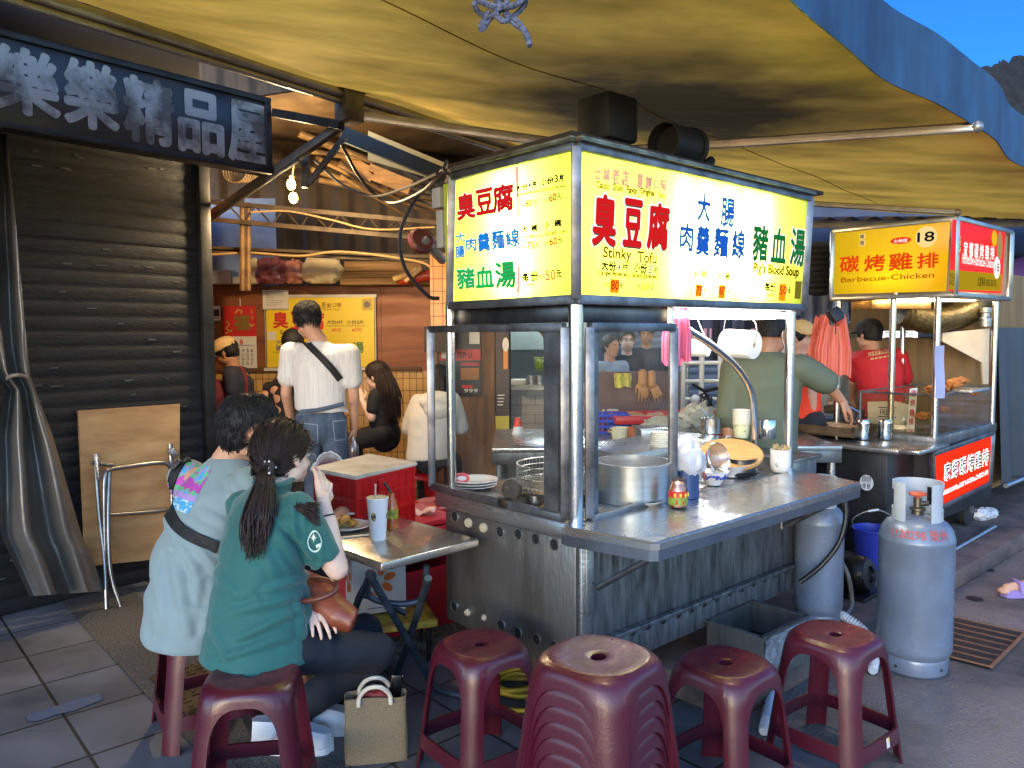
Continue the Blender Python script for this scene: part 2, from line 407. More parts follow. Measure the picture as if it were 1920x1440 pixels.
def fuse(name, shapes, m, parent, voxel=.012, it=6, wr=0., wf=8., seed=0., wst=(1, 1, 1), cut=None, wfn=None):
    """shapes: ('c',p0,r0,p1,r1) capsule | ('e',c,(rx,ry,rz),Matrix3) ellipsoid | ('l',rings) loft -> one continuous mesh"""
    bm = bmesh.new()
    for sh in shapes:
        if sh[0] == 'c': _caps(bm, *sh[1:])
        elif sh[0] == 'e':
            res = bmesh.ops.create_uvsphere(bm, u_segments=20, v_segments=14, radius=1.0)
            M = Matrix.Translation(V(sh[1])) @ (sh[3].to_4x4() if len(sh) > 3 and sh[3] is not None else Matrix()) @ Matrix.Diagonal((*sh[2], 1))
            bmesh.ops.transform(bm, matrix=M, verts=res['verts'])
        else: _loft(bm, sh[1])
    bmesh.ops.recalc_face_normals(bm, faces=bm.faces)
    me = bpy.data.meshes.new(name); bm.to_mesh(me); bm.free()
    o = bpy.data.objects.new(name, me); COL.objects.link(o)
    md = o.modifiers.new('fuse', 'REMESH'); md.mode = 'VOXEL'; md.voxel_size = voxel
    if it: m2 = o.modifiers.new('soft', 'SMOOTH'); m2.iterations = it; m2.factor = .5
    bpy.context.view_layer.update(); dg = bpy.context.evaluated_depsgraph_get()
    me2 = bpy.data.meshes.new_from_object(o.evaluated_get(dg))
    COL.objects.unlink(o); bpy.data.objects.remove(o); bpy.data.meshes.remove(me)
    me2.name = name; me2.materials.clear(); me2.materials.append(m)
    if wr or wfn:
        nr = [v.normal.copy() for v in me2.vertices]
        for v, nn in zip(me2.vertices, nr):
            k = 0
            if wr:
                q = V((v.co.x * wst[0], v.co.y * wst[1], v.co.z * wst[2])) * wf + V((seed, seed, seed))
                k += wr * (1 - abs(noise.noise(q)) * 2.2) + wr * .5 * noise.noise(q * 2.3)
            if wfn: k += wfn(v.co)
            v.co = v.co + nn * k
    if cut:
        b2 = bmesh.new(); b2.from_mesh(me2)
        for co, no in cut:
            g = b2.verts[:] + b2.edges[:] + b2.faces[:]
            bmesh.ops.bisect_plane(b2, geom=g, plane_co=V(co), plane_no=V(no), clear_outer=True)
        b2.to_mesh(me2); b2.free()
    iv = wm(parent).inverted() if parent is not None else Matrix()
    me2.transform(iv)
    for p in me2.polygons: p.use_smooth = True
    o2 = bpy.data.objects.new(name, me2); COL.objects.link(o2)
    if parent is not None: o2.parent = parent
    return o2
# ================================================================ SETTING: road, pavement, kerb, hill
def asphalt():
    m = mat('road_asphalt', (120, 114, 110), .5, var=.66, scale=1.3, bump=.8, bscale=70, rvar=.32, detail=10, contrast=(.38, .62))
    return m
def pave():
    m = bpy.data.materials.new('paving_tiles'); m.use_nodes = True; n = m.node_tree.nodes; l = m.node_tree.links; b = n['Principled BSDF']
    tc = n.new('ShaderNodeTexCoord'); mp = n.new('ShaderNodeMapping'); mp.inputs['Rotation'].default_value = (0, 0, -SROT); mp.inputs['Location'].default_value = (.13, .08, 0)
    l.new(tc.outputs['Object'], mp.inputs[0])
    br = n.new('ShaderNodeTexBrick'); br.offset = 0.; br.squash = 1.; br.inputs['Scale'].default_value = 1.
    br.inputs['Brick Width'].default_value = .40; br.inputs['Row Height'].default_value = .40; br.inputs['Mortar Size'].default_value = .007; br.inputs['Mortar Smooth'].default_value = .3
    br.inputs['Color1'].default_value = (*lin((108, 110, 116)), 1); br.inputs['Color2'].default_value = (*lin((90, 92, 98)), 1); br.inputs['Mortar'].default_value = (*lin((38, 37, 36)), 1)
    l.new(mp.outputs[0], br.inputs['Vector'])
    nz = n.new('ShaderNodeTexNoise'); nz.inputs['Scale'].default_value = 2.3; nz.inputs['Detail'].default_value = 8; l.new(tc.outputs['Object'], nz.inputs['Vector'])
    mr = n.new('ShaderNodeMapRange'); mr.inputs[1].default_value = .3; mr.inputs[2].default_value = .7; mr.inputs[3].default_value = .55; mr.inputs[4].default_value = 1.15; l.new(nz.outputs[0], mr.inputs[0])
    mm = n.new('ShaderNodeMix'); mm.data_type = 'RGBA'; mm.blend_type = 'MULTIPLY'; mm.inputs[0].default_value = 1; l.new(br.outputs[0], mm.inputs[6]); l.new(mr.outputs[0], mm.inputs[7]); l.new(mm.outputs[2], b.inputs['Base Color'])
    r2 = n.new('ShaderNodeMapRange'); r2.inputs[1].default_value = .35; r2.inputs[2].default_value = .65; r2.inputs[3].default_value = .38; r2.inputs[4].default_value = .75; l.new(nz.outputs[0], r2.inputs[0]); l.new(r2.outputs[0], b.inputs['Roughness'])
    nb = n.new('ShaderNodeTexNoise'); nb.inputs['Scale'].default_value = 90; nb.inputs['Detail'].default_value = 5; l.new(tc.outputs['Object'], nb.inputs['Vector'])
    ad = n.new('ShaderNodeMath'); ad.operation = 'MULTIPLY_ADD'; ad.inputs[1].default_value = .35; l.new(nb.outputs[0], ad.inputs[0])
    iv = n.new('ShaderNodeMath'); iv.operation = 'SUBTRACT'; iv.inputs[0].default_value = 1; l.new(br.outputs['Fac'], iv.inputs[1]); l.new(iv.outputs[0], ad.inputs[2])
    bp = n.new('ShaderNodeBump'); bp.inputs['Strength'].default_value = .55; bp.inputs['Distance'].default_value = .006; l.new(ad.outputs[0], bp.inputs['Height']); l.new(bp.outputs[0], b.inputs['Normal'])
    return m
g = MB(); g.quad((-90, -40, 0), (90, -40, 0), (90, 160, 0), (-90, 160, 0)); struct(g, 'road', asphalt())
g = MB(); g.quad(S(-9, -3.5, .004), S(.62, -3.5, .004), S(.62, 9, .004), S(-9, 9, .004)); struct(g, 'pavement', pave())
g = MB(); g.quad(S(-1.05, -3.5, .008), S(-.68, -3.5, .008), S(-.68, 5, .008), S(-1.05, 5, .008))
struct(g, 'pebble_strip', mat('pebble_wash', (98, 95, 92), .7, col2=(50, 49, 50), scale=110, bump=.9, bscale=130, contrast=(.42, .58)))
g = MB(); g.box((0, 0, 0), (12, 3.2, .115), Matrix.Translation(S(6.62, 1.32, .0575)) @ Matrix.Rotation(SROT, 4, 'Z'), .012)
struct(g, 'kerb_platform', mat('kerb_concrete', (104, 88, 82), .75, col2=(58, 52, 50), scale=4, bump=.5, bscale=60))
# blue paint smear on the tiles
pb = gz(122, 1327, .009); g = MB()
pts = [gz(u, v, .0085) for u, v in ((48, 1342), (70, 1334), (110, 1322), (165, 1304), (188, 1300), (192, 1312), (170, 1320), (140, 1332), (105, 1340), (70, 1352), (52, 1352))]
f = g.bm.faces.new([g.bm.verts.new(p) for p in pts])
tag(g.build('paint_smear', mat('blue_floor_paint', (70, 90, 124), .7, col2=(92, 96, 104), scale=26, contrast=(.4, .6)), loc=pb), 'faded blue paint smear on the grey floor tiles', 'paint mark')
# wooded hill beyond the street
g = MB()
def hillf(a, b):
    x = 36 + 70 * a; d = 62 + 40 * b
    hh = (27.5 + 2.2 * noise.noise(V((a * 9, 0, 0))) + 9 * math.sin(a * 2.2)) * math.sin(min(1, b * 1.3) * math.pi / 2) - 1
    return (x, d, hh + 1.5 * noise.noise(V((x * .5, d * .5, 3))) + 1.1 * noise.noise(V((x * 1.7, d * 1.7, 3))))
g.grid(hillf, 160, 40)
struct(g, 'hill', mat('hill_woods', (24, 34, 36), .95, col2=(12, 18, 20), scale=1.2, bump=1, bscale=3))

# ================================================================ CLOSED SHOP: roller shutter, sign, eaves
FP = V((-2.81, 4.25, 0)); EF = V((.643, .766, 0)).normalized(); NF = V((EF.y, -EF.x, 0))
def Fw(t, n, z): return FP + EF * t + NF * n + UP * z
M_sh = mat('shutter_paint', (24, 25, 30), .6, metal=.2, col2=(14, 15, 18), scale=7, stretch=(1, 1, 5), bump=.4, bscale=30, rvar=.15)
shop = T('closed_shop', 'closed dark shop front with rolled down black shutter on the left', 'shop', Fw(-.3, 0, 0))
g = MB()
def slat(a, b):
    t = -1.9 + 3.06 * a; z = .02 + 2.75 * b; k = (z / .088) % 1.0
    return Fw(t, .010 * abs(math.sin(k * math.pi)) ** .35 + .003 * noise.noise(V((t * 3, z * 5, 0))), z)
g.grid(slat, 24, 280); g.build('roller_shutter', M_sh, shop, ang=60)
rd = random.Random(3); g = MB()
for i in range(170):                       # worn paint: scraped slots along the slats
    t = rd.uniform(-1.6, 1.05); z = .088 * (rd.randint(2, 30) + .5); L = rd.uniform(.008, .07)
    g.box((0, 0, 0), (L, .003, rd.uniform(.004, .010)), Matrix.Translation(Fw(t, .0125, z + rd.uniform(-.01, .01))) @ Matrix.Rotation(math.atan2(EF.y, EF.x), 4, 'Z'))
o = g.build('scraped_paint', mat('bare_scrape', (86, 86, 88), .6, var=.5, scale=20), shop); o['kind'] = 'stuff'
MF = Matrix.Rotation(math.atan2(EF.y, EF.x), 4, 'Z')
def fbox(mb, t0, t1, n0, n1, z0, z1, bev=.004, mi=0):
    c = Fw((t0 + t1) / 2, (n0 + n1) / 2, (z0 + z1) / 2); return mb.box((0, 0, 0), (t1 - t0, abs(n1 - n0), z1 - z0), Matrix.Translation(c) @ MF, bev, mi)
M_dk = mat('dark_steel', (44, 44, 46), .5, metal=.5, col2=(26, 25, 25), scale=7, bump=.2)
g = MB(); fbox(g, 1.165, 1.24, -.06, .05, 0, 2.72); g.build('door_jamb', M_dk, shop)
g = MB(); fbox(g, -2.6, -1.9, -.1, .02, 0, 5.2); fbox(g, -1.9, 1.24, -.14, -.04, 2.78, 5.2); fbox(g, -2.6, 1.22, -.3, -.16, 0, 2.77); g.build('wall', mat('dark_render', (40, 40, 44), .8, var=.4, scale=3), shop)
g = MB(); fbox(g, -1.9, 1.24, -.02, .42, 2.70, 2.775); g.build('shutter_box', mat('soffit_blue', (36, 50, 66), .5, metal=.2, var=.5, scale=5, stretch=(1, 1, 1)), shop)
g = MB()
def eav(a, b):
    t = -1.9 + 3.75 * a; return Fw(t, .05 + .62 * b, 3.40 - .26 * b + .018 * math.sin(t * 44))
g.grid(eav, 120, 4); g.build('eaves_sheet', mat('eaves_zinc', (58, 60, 64), .5, metal=.4, col2=(40, 30, 28), scale=4), shop, solid=.006)
g = MB()
for i in range(120):
    t = rd.uniform(-1.9, 1.8); nn = rd.uniform(.1, .6); g.blobby(Fw(t, nn, 3.42 - .26 * (nn - .05) / .62 + rd.uniform(0, .04)), (rd.uniform(.03, .09), rd.uniform(.03, .08), rd.uniform(.015, .045)), .5, 2.5, 8, 6, seed=i * 3.1)
o = g.build('roof_debris', mat('red_tile_rubble', (86, 44, 36), .9, col2=(40, 30, 26), scale=14), shop); o['kind'] = 'stuff'
# its sign
sg = T('shop_sign', 'weathered black shop sign with faded silver characters above the closed shutter', 'sign', Fw(.3, .5, 2.585))
SN = .5
g = MB(); fbox(g, -1.9, 1.385, .40, SN - .012, 2.60, 3.02, .006); g.build('panel', mat('sign_black', (27, 26, 28), .38, col2=(46, 38, 34), scale=3, bump=.15, rvar=.12), sg)
g = MB()
for z0, z1 in ((2.575, 2.605), (3.015, 3.05)): fbox(g, -1.9, 1.42, .39, SN + .006, z0, z1)
fbox(g, 1.375, 1.42, .39, SN + .004, 2.605, 3.015); g.build('frame', M_dk, sg)
P = Plate(Fw(0, SN - .012, 2.6), EF, NF)
M_sil = mat('faded_silver', (140, 138, 134), .55, metal=.2, col2=(78, 72, 66), scale=3.4, contrast=(.44, .58))
for ch, uL, vB, uR, vT in (('樂', -14, 205, 110, 105), ('樂', 120, 234, 221, 127), ('精', 232, 262, 324, 158), ('品', 334, 282, 418, 182), ('屋', 427, 300, 505, 202)):
    P.text(ch, uL, vB, uR, vT, M_sil, bold=.035, h=.003)
P.build('lettering', sg)

# ================================================================ AWNING
def canopy_mat():
    m = bpy.data.materials.new('awning_lining'); m.use_nodes = True; n = m.node_tree.nodes; l = m.node_tree.links; b = n['Principled BSDF']
    b.inputs['Roughness'].default_value = .8
    tc = n.new('ShaderNodeTexCoord'); mp = n.new('ShaderNodeMapping'); mp.inputs['Rotation'].default_value = (0, 0, -R(44)); mp.inputs['Scale'].default_value = (.8, 2.0, 1)
    l.new(tc.outputs['Object'], mp.inputs[0])
    nz = n.new('ShaderNodeTexNoise'); nz.inputs['Scale'].default_value = 1.5; nz.inputs['Detail'].default_value = 9; nz.inputs['Roughness'].default_value = .6; l.new(mp.outputs[0], nz.inputs['Vector'])
    r1 = n.new('ShaderNodeMapRange'); r1.inputs[1].default_value = .36; r1.inputs[2].default_value = .88; l.new(nz.outputs[0], r1.inputs[0])
    m1 = n.new('ShaderNodeMix'); m1.data_type = 'RGBA'; m1.inputs[6].default_value = (*lin((224, 190, 98)), 1); m1.inputs[7].default_value = (*lin((112, 94, 50)), 1); l.new(r1.outputs[0], m1.inputs[0])
    # soot above the stall's flue: a stain that sits on the cloth
    ds = n.new('ShaderNodeVectorMath'); ds.operation = 'DISTANCE'; ds.inputs[1].default_value = tuple(V((.85, 4.15, 2.72)) - V((0, 4, 2.8)))
    l.new(tc.outputs['Object'], ds.inputs[0])
    n2 = n.new('ShaderNodeTexNoise'); n2.inputs['Scale'].default_value = 2.2; n2.inputs['Detail'].default_value = 6; l.new(tc.outputs['Object'], n2.inputs['Vector'])
    sm = n.new('ShaderNodeMath'); sm.operation = 'MULTIPLY_ADD'; sm.inputs[1].default_value = 1.3; sm.inputs[2].default_value = -.65; l.new(n2.outputs[0], sm.inputs[0])
    ad = n.new('ShaderNodeMath'); ad.operation = 'ADD'; l.new(ds.outputs['Value'], ad.inputs[0]); l.new(sm.outputs[0], ad.inputs[1])
    r2 = n.new('ShaderNodeMapRange'); r2.inputs[1].default_value = .55; r2.inputs[2].default_value = 1.7; r2.inputs[3].default_value = .97; r2.inputs[4].default_value = 0.; l.new(ad.outputs[0], r2.inputs[0])
    m2 = n.new('ShaderNodeMix'); m2.data_type = 'RGBA'; m2.inputs[7].default_value = (*lin((40, 39, 38)), 1); l.new(r2.outputs[0], m2.inputs[0]); l.new(m1.outputs[2], m2.inputs[6]); l.new(m2.outputs[2], b.inputs['Base Color'])
    nb = n.new('ShaderNodeTexNoise'); nb.inputs['Scale'].default_value = 2.5; nb.inputs['Detail'].default_value = 3; l.new(mp.outputs[0], nb.inputs['Vector'])
    bp = n.new('ShaderNodeBump'); bp.inputs['Strength'].default_value = .5; bp.inputs['Distance'].default_value = .05; l.new(nb.outputs[0], bp.inputs['Height']); l.new(bp.outputs[0], b.inputs['Normal'])
    tr = n.new('ShaderNodeBsdfTranslucent'); wt = n.new('ShaderNodeMix'); wt.data_type = 'RGBA'; wt.blend_type = 'MULTIPLY'; wt.inputs[0].default_value = 1; wt.inputs[7].default_value = (1.35, 1.0, .5, 1); l.new(m2.outputs[2], wt.inputs[6]); l.new(wt.outputs[2], tr.inputs[0]); ms = n.new('ShaderNodeMixShader'); ms.inputs[0].default_value = .55
    l.new(b.outputs[0], ms.inputs[1]); l.new(tr.outputs[0], ms.inputs[2]); l.new(ms.outputs[0], n['Material Output'].inputs[0])
    return m
B0 = gz(130, 0, 3.0); B1 = gz(640, 165, 3.0); BD = (B1 - B0)
Q0 = gz(1480, 0, 2.6); Q1 = gz(1790, 212, 2.6); QD = Q1 - Q0
aw = T('awning', 'large blue topped awning with stained yellow underside stretched over both food stalls', 'awning', (0, 4, 2.8))
def barp(s):   # s in metres along the roller bar, 0 at B1
    return B1 + BD.normalized() * s
def edgep(s):  # along the front edge, 0 at Q1
    p = Q1 + QD.normalized() * s
    return p + UP * (-.03 * abs(math.sin((s - .05) * math.pi / 1.9)) + .02) + V((QD.y, -QD.x, 0)).normalized() * (.022 * math.sin((s + .3) * 2.4))
def can(a, b):
    p = barp(-7.6 + 11.4 * a).lerp(edgep(-8.2 + 13.6 * a), b)
    return p + UP * (-.07 * math.sin(b * math.pi) * (1 + .12 * math.sin(a * 60)) + .02 * noise.noise(p * 1.3))
g = MB(); g.grid(can, 130, 24); g.build('lining', canopy_mat(), aw, ang=180)
M_blue = mat('awning_blue', (36, 74, 106), .6, col2=(20, 44, 68), scale=4, bump=.3, stretch=(1, 1, .5))
g = MB()
def val(a, b):
    p = V(can(a, 1.0)); o_ = V((QD.y, -QD.x, 0)).normalized() * (.012 + .01 * math.sin(a * 90)); return p + o_ + UP * (-.03 + .30 * b)
g.grid(val, 120, 5); g.build('valance', M_blue, aw, solid=.006)
g = MB()
for b in (.55,): g.tube([V(can(k / 80, b)) - UP * .002 for k in range(81)], .003, 5)
g.build('seam', mat('seam_tape', (176, 136, 56), .6), aw)
M_al = mat('dull_aluminium', (168, 166, 160), .38, metal=.75, var=.35, scale=5, bump=.1, stretch=(1, 1, 1))
g = MB(); off = UP * -.03
g.tube([barp(-7) + off, barp(.0) + off], .032, 12); g.tube([barp(.03) + off, barp(2.6) + off], .030, 12)
g.tube([barp(-7) + off * 2.6, barp(2.6) + off * 2.6], .018, 10); g.build('roller_bar', M_al, aw)
bx = at(655, 200, barp(0.06).y); g = MB(); g.box(bx, (.13, .13, .19), rz=SROT, bev=.006); g.box(bx + UP * .1, (.2, .16, .03), rz=SROT, bev=.004); g.build('bracket', mat('worn_grey_steel', (118, 116, 112), .5, metal=.3, col2=(70, 66, 60), scale=9, bump=.3), aw)
# folding arms
def arm(p0, p1, p2, w_=.055):
    g = MB(); g.bar(p0, p1, .035, w_, bev=.008); g.bar(p0 + UP * .006, p1 + UP * .006, .042, w_ * .3); g.cyl(p1 - UP * .05, p1 + UP * .05, .035)
    g.bar(p1, p2, .03, w_ * .9, bev=.008); g.bar(p1 + UP * .008, p2 + UP * .008, .037, w_ * .22); g.bar(p1 - UP * .012, p2 - UP * .012, .037, w_ * .12); g.ball(p2, .03)
    return g.build('folding_arm', M_al, aw)
arm(at(684, 218, bx.y - .06), at(1150, 283, 4.55), at(1832, 238, 3.95))
arm(at(950, 255, 6.1), at(1350, 372, 6.6), at(1795, 398, 6.3), .05)
# rope knot tied to the awning, hanging into view
rp = at(940, 30, 1.75); g = MB(); q = lambda u, v, dy=0: at(u, v, 1.75 + dy)
for pts, r in (([(905, -30), (930, 0), (940, 15), (925, 30), (900, 25), (890, 8), (905, -5), (945, -2)], .006), ([(945, -30), (950, 5), (930, 22), (945, 40), (975, 20), (985, 0), (960, -10)], .006),
               ([(930, 20), (915, 40), (905, 55), (902, 48), (918, 20)], .006), ([(945, 25), (965, 45), (985, 60), (993, 86)], .007), ([(940, 10), (955, 30), (975, 45), (990, 75)], .006), ([(895, 0), (925, 12), (960, 12), (985, -5)], .007)):
    g.tube(smoothpath([q(u, v, rd.uniform(-.012, .012)) for u, v in pts], 6), r, 8)
one(g, 'rope', mat('blue_rope', (120, 128, 150), .9, col2=(60, 66, 82), scale=60, bump=1, bscale=200), 'frayed grey blue rope knot hanging from the awning at the top edge', 'rope', rp)
# ================================================================ TOFU STALL
MS = Matrix.Translation(CORNER) @ Matrix.Rotation(SROT, 4, 'Z')
def sbox(mb, a0, a1, b0, b1, z0, z1, bev=.003, mi=0):
    return mb.box(((a0 + a1) / 2, (b0 + b1) / 2, (z0 + z1) / 2), (abs(a1 - a0), abs(b1 - b0), abs(z1 - z0)), MS, bev, mi)
M_ss = mat('brushed_steel', (186, 186, 184), .32, metal=.9, var=.3, scale=4, bump=.12, bscale=90, stretch=(1, 1, 12), rvar=.1)
M_ssd = mat('grimy_steel', (136, 136, 134), .42, metal=.7, col2=(84, 82, 78), scale=3, bump=.2, bscale=40, stretch=(2, 2, .5), rvar=.16)
M_ssk = mat('scaled_steel', (128, 130, 132), .5, metal=.6, col2=(46, 46, 46), scale=14, bump=.4, bscale=40, stretch=(2.2, 2.2, .35), rvar=.15, contrast=(.32, .7))
M_ssb = mat('bright_steel', (205, 205, 203), .2, metal=1., bump=.05, bscale=30, rvar=.06, var=.15)
M_ct = mat('counter_steel', (184, 182, 178), .26, metal=.85, col2=(168, 165, 160), scale=5, bump=.04, bscale=25, rvar=.07)
M_fr = mat('frame_steel', (128, 130, 134), .38, metal=.8, col2=(84, 84, 86), scale=8, bump=.12)
M_blk = mat('black_hole_shade', (14, 14, 15), .8)  # flat black put in for the shade inside holes and pits
M_wh = mat('white_plastic', (226, 225, 220), .35, var=.06, scale=5)
M_alu = mat('spun_aluminium', (196, 196, 196), .34, metal=.9, var=.2, scale=3, bump=.1, stretch=(1, 1, 14), bscale=20)
tofu = T('tofu_stall', 'stainless steel food stall with bright yellow lit menu signs and glass cooking case', 'food stall', CORNER + UP * 0, SROT)
g = MB(); sbox(g, 0, 1.60, .0, .80, .285, .79, .012); g.build('cabinet', M_ssd, tofu)
g = MB(); sbox(g, -.012, 1.61, -.006, .86, .79, .855, .008); g.build('deck_rim', M_ss, tofu)
g = MB(); sbox(g, .02, 1.6, .02, .80, .846, .862, .002); g.build('deck', M_ct, tofu)
# round holes in the side as black discs for their shade, some plugged
hp = [(853, 968), (938, 997), (972, 1001), (1005, 1010), (1040, 1021), (852, 1137), (940, 1172), (971, 1186), (1006, 1199), (1040, 1212)]
def hole(mb, u, v, O, N, r, ring=True):
    c = onpl(u, v, O, N); Mx = frame(N.cross(UP), N, c); k = 20
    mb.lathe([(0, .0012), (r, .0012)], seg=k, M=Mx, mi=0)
    if ring: mb.lathe([(r, .0006), (r * 1.02, .004), (r * 1.16, .004), (r * 1.2, .0002)], seg=k, M=Mx, mi=1)
for u, v in hp: g = MB(); hole(g, u, v, S(0, 0), -E1, .0205); g.build('vent_hole', [M_blk, M_ss], tofu)
M_plug = mat('ivory_plug', (196, 186, 160), .5, var=.3, scale=20)
for u, v in ((880, 980), (908, 989)):
    g = MB(); c = onpl(u, v, S(0, 0), -E1); Mx = frame(E2, -E1, c); g.lathe([(0, .014), (.017, .013), (.0205, .008), (.0205, 0)], seg=20, M=Mx); g.box((0, 0, .0145), (.03, .004, .003), Mx); g.build('screw_plug', M_plug, tofu)
for u, v, r in ((878, 1148, .016), (908, 1158, .013)):
    g = MB(); c = onpl(u, v, S(0, 0), -E1); g.blobby(c, (r, r, r), .3, 3, 10, 8, seed=u); g.build('screw_plug', M_plug, tofu)
g = MB(); g.poly = None
sbox(g, .0, 1.56, -.016, -.004, .40, .80, .002); g.build('front_panel', M_ssk, tofu)
g = MB(); sbox(g, .02, 1.56, -.034, -.018, .285, .395, .003); sbox(g, .02, 1.56, -.05, -.018, .395, .412, .003)
g.build('skirt', M_ssk, tofu)
g = MB()
for u, v in ((1156, 1198), (1186, 1186), (1215, 1175), (1243, 1164), (1272, 1154), (1297, 1144), (1321, 1133), (1344, 1123), (1368, 1113), (1391, 1105), (1413, 1095), (1434, 1087), (1455, 1078), (1475, 1071), (1494, 1064)):
    g = MB(); hole(g, u, v - 2, S(0, -.034), -E2, .0165); g.build('skirt_hole', [M_blk, M_ssk], tofu)
g = MB(); sbox(g, .0, .055, -.03, -.004, .285, .80, .006); sbox(g, .01, .05, -.045, -.03, .52, .78, .004); g.build('corner_latch', M_ss, tofu)
# wheels under the cart
for a in (.18, 1.35):
    for b in (.12, .68):
        Mx = MS @ Matrix.Translation((a, b, .14 + (.1 if a > 1 else 0) * .6)) @ Matrix.Rotation(R(90), 4, 'X')
        g = MB(); r = .135 if a < 1 else .08
        g.lathe([(0, -.03), (r * .6, -.03), (r * .65, -.02), (r * .8, -.03), (r, -.024), (r, .024), (r * .8, .03), (r * .65, .02), (r * .6, .03), (0, .03)], seg=28, M=Mx)
        g.build('wheel', mat('tyre_rubber', (30, 30, 31), .8, bump=.3, bscale=60), tofu)
# service counter
g = MB()
ctr = [(-.075, -.0), (-.085, -.03), (-.02, -.355), (.005, -.375), (1.48, -.375), (1.50, -.36), (1.58, -.03), (1.57, 0)]
g.prism(ctr, .838, .868, MS); bmesh.ops.bevel(g.bm, geom=[e for e in g.bm.edges if abs(e.verts[0].co.z - e.verts[1].co.z) < 1e-4 and e.verts[0].co.z > .86], offset=.008, segments=3, affect='EDGES')
g.build('service_counter', M_ct, tofu)
g = MB(); g.prism([(x, y + (.004 if y < -.3 else 0)) for x, y in ctr], .800, .838, MS); g.build('counter_apron', mat('apron_steel', (120, 126, 136), .4, metal=.8, var=.3, scale=6), tofu)
for a in (.06, 1.42):
    g = MB(); g.tube([S(a, -.05, .62), S(a, -.2, .72), S(a, -.32, .80)], .011, 10); g.tube([S(a, -.02, .70), S(a, -.02, .60)], .012, 8); g.build('bracket', M_fr, tofu)
# posts
def post(a, b, z0=.862, z1=1.69, r=.024):
    g = MB(); g.cyl(S(a, b, z0), S(a, b, z1), r, seg=20); g.lathe([(r * 1.5, 0), (r * 1.5, .006), (r, .008)], S(a, b, z0), 20); g.build('post', M_ssb, tofu)
post(.0, .0, .80, 1.69, .027); post(1.545, .02); post(.02, .77, r=.02); post(1.56, .74); post(.585, .03, 1.58, 1.69, .02)
# glass case
def fbar(mb, p, q, w_=.03): mb.bar(p, q, w_, w_, bev=.003)
z0, z1 = .875, 1.575
g = MB()
A_, B_ = S(-.012, .045), S(-.012, .875)
for p in (A_, B_): fbar(g, p + UP * z0, p + UP * z1, .032)
fbar(g, A_ + UP * z0, B_ + UP * z0); fbar(g, A_ + UP * z1, B_ + UP * z1)
g.bar(S(-.008, .115, z0), S(-.008, .115, z1), .012, .075, up=E2)
g.build('side_window_frame', M_fr, tofu)
g = MB(); A_, B_ = S(.06, -.012), S(.56, -.012)
for p in (A_, B_): fbar(g, p + UP * z0, p + UP * z1, .034)
fbar(g, A_ + UP * (z0 - .008), B_ + UP * (z0 - .008), .034); fbar(g, A_ + UP * z1, B_ + UP * z1, .034)
g.bar(S(.09, -.006, z0), S(.09, -.006, z1), .012, .035, up=E1)
g.build('front_window_frame', M_fr, tofu)
M_gl = clearmat('greasy_glass', (236, 240, 238), .045, .03, .02, patch=6)
g = MB(); g.quad(S(-.010, .06, z0), S(-.010, .86, z0), S(-.010, .86, z1), S(-.010, .06, z1)); g.build('side_pane', M_gl, tofu)
g = MB(); g.quad(S(.07, -.010, z0), S(.55, -.010, z0), S(.55, -.010, z1), S(.07, -.010, z1)); g.build('front_pane', M_gl, tofu)
# grease grimed inner corners of the frames
g = MB()
for C0, X_ in ((S(.078, -.006), E1), (S(-.006, .155), E2)):
    for zc, sgn in ((z1 - .012, -1), (z0 + .012, 1)):
        pts = [C0 + UP * zc + X_ * (.055 * (1 - math.cos(k * math.pi / 16))) * 1.0 + UP * sgn * (.055 * (1 - math.sin(k * math.pi / 16))) for k in range(9)]
        f = g.bm.faces.new([g.bm.verts.new(p) for p in [C0 + UP * zc] + pts])
g.build('grease_corner', mat('baked_grease', (120, 92, 52), .6, var=.5, scale=50), tofu, smooth=False)
# steel box between glass and sign
g = MB(); sbox(g, .03, .045, .03, .78, 1.592, 1.670, .004); sbox(g, .045, .575, .03, .045, 1.592, 1.670, .004); g.build('hood_panel', mat('hood_steel', (120, 122, 126), .3, metal=.9, col2=(62, 64, 68), scale=2.2, bump=.1), tofu)
# ---- sign box (its faces lean outwards towards the top)
zb, zt = 1.672, 2.195; fl = .03
sU = (E1 * (-fl) + UP * (zt - zb)).normalized(); fU = (E2 * (-fl) + UP * (zt - zb)).normalized()
g = MB()
def sc_(z, e=0.): k = (z - zb) / (zt - zb) * fl + e; return [S(-.028 - k, -.028 - k, z), S(1.575 - k * .4, -.028 - k, z), S(1.575 - k * .4, .705 - k * 2.2, z), S(-.028 - k, .705 - k * 2.2, z)]
# back, far end and top are opaque; the inside is white
Lo = sc_(zb); Hi = sc_(zt)
M_box = mat('sign_box_inside', (120, 120, 116), .8)
g.quad(Lo[1], Lo[2], Hi[2], Hi[1]); g.quad(Lo[2], Lo[3], Hi[3], Hi[2]); g.quad(*Hi); g.quad(*Lo); g.build('sign_box', M_box, tofu, smooth=False)
g = MB()
def edge(p, q, w_=.034, h_=.034, mi=0): g.bar(p, q, w_, h_, bev=.004, mi=mi)
edge(Lo[0], Lo[1]); edge(Lo[0], Lo[3]); edge(Lo[1], Lo[2]); edge(Lo[2], Lo[3])
edge(Hi[0], Hi[1]); edge(Hi[0], Hi[3]); edge(Hi[1], Hi[2]); edge(Hi[2], Hi[3])
for p, q in zip(Lo, Hi): edge(p, q, .036, .036)
g.build('sign_frame', M_fr, tofu)
g = MB(); T1 = sc_(zt + .024, .008); 
for p, q in ((T1[0], T1[1]), (T1[0], T1[3])): g.bar(p, q, .05, .012, bev=.003); g.bar(p + UP * -.010, q + UP * -.010, .06, .004)
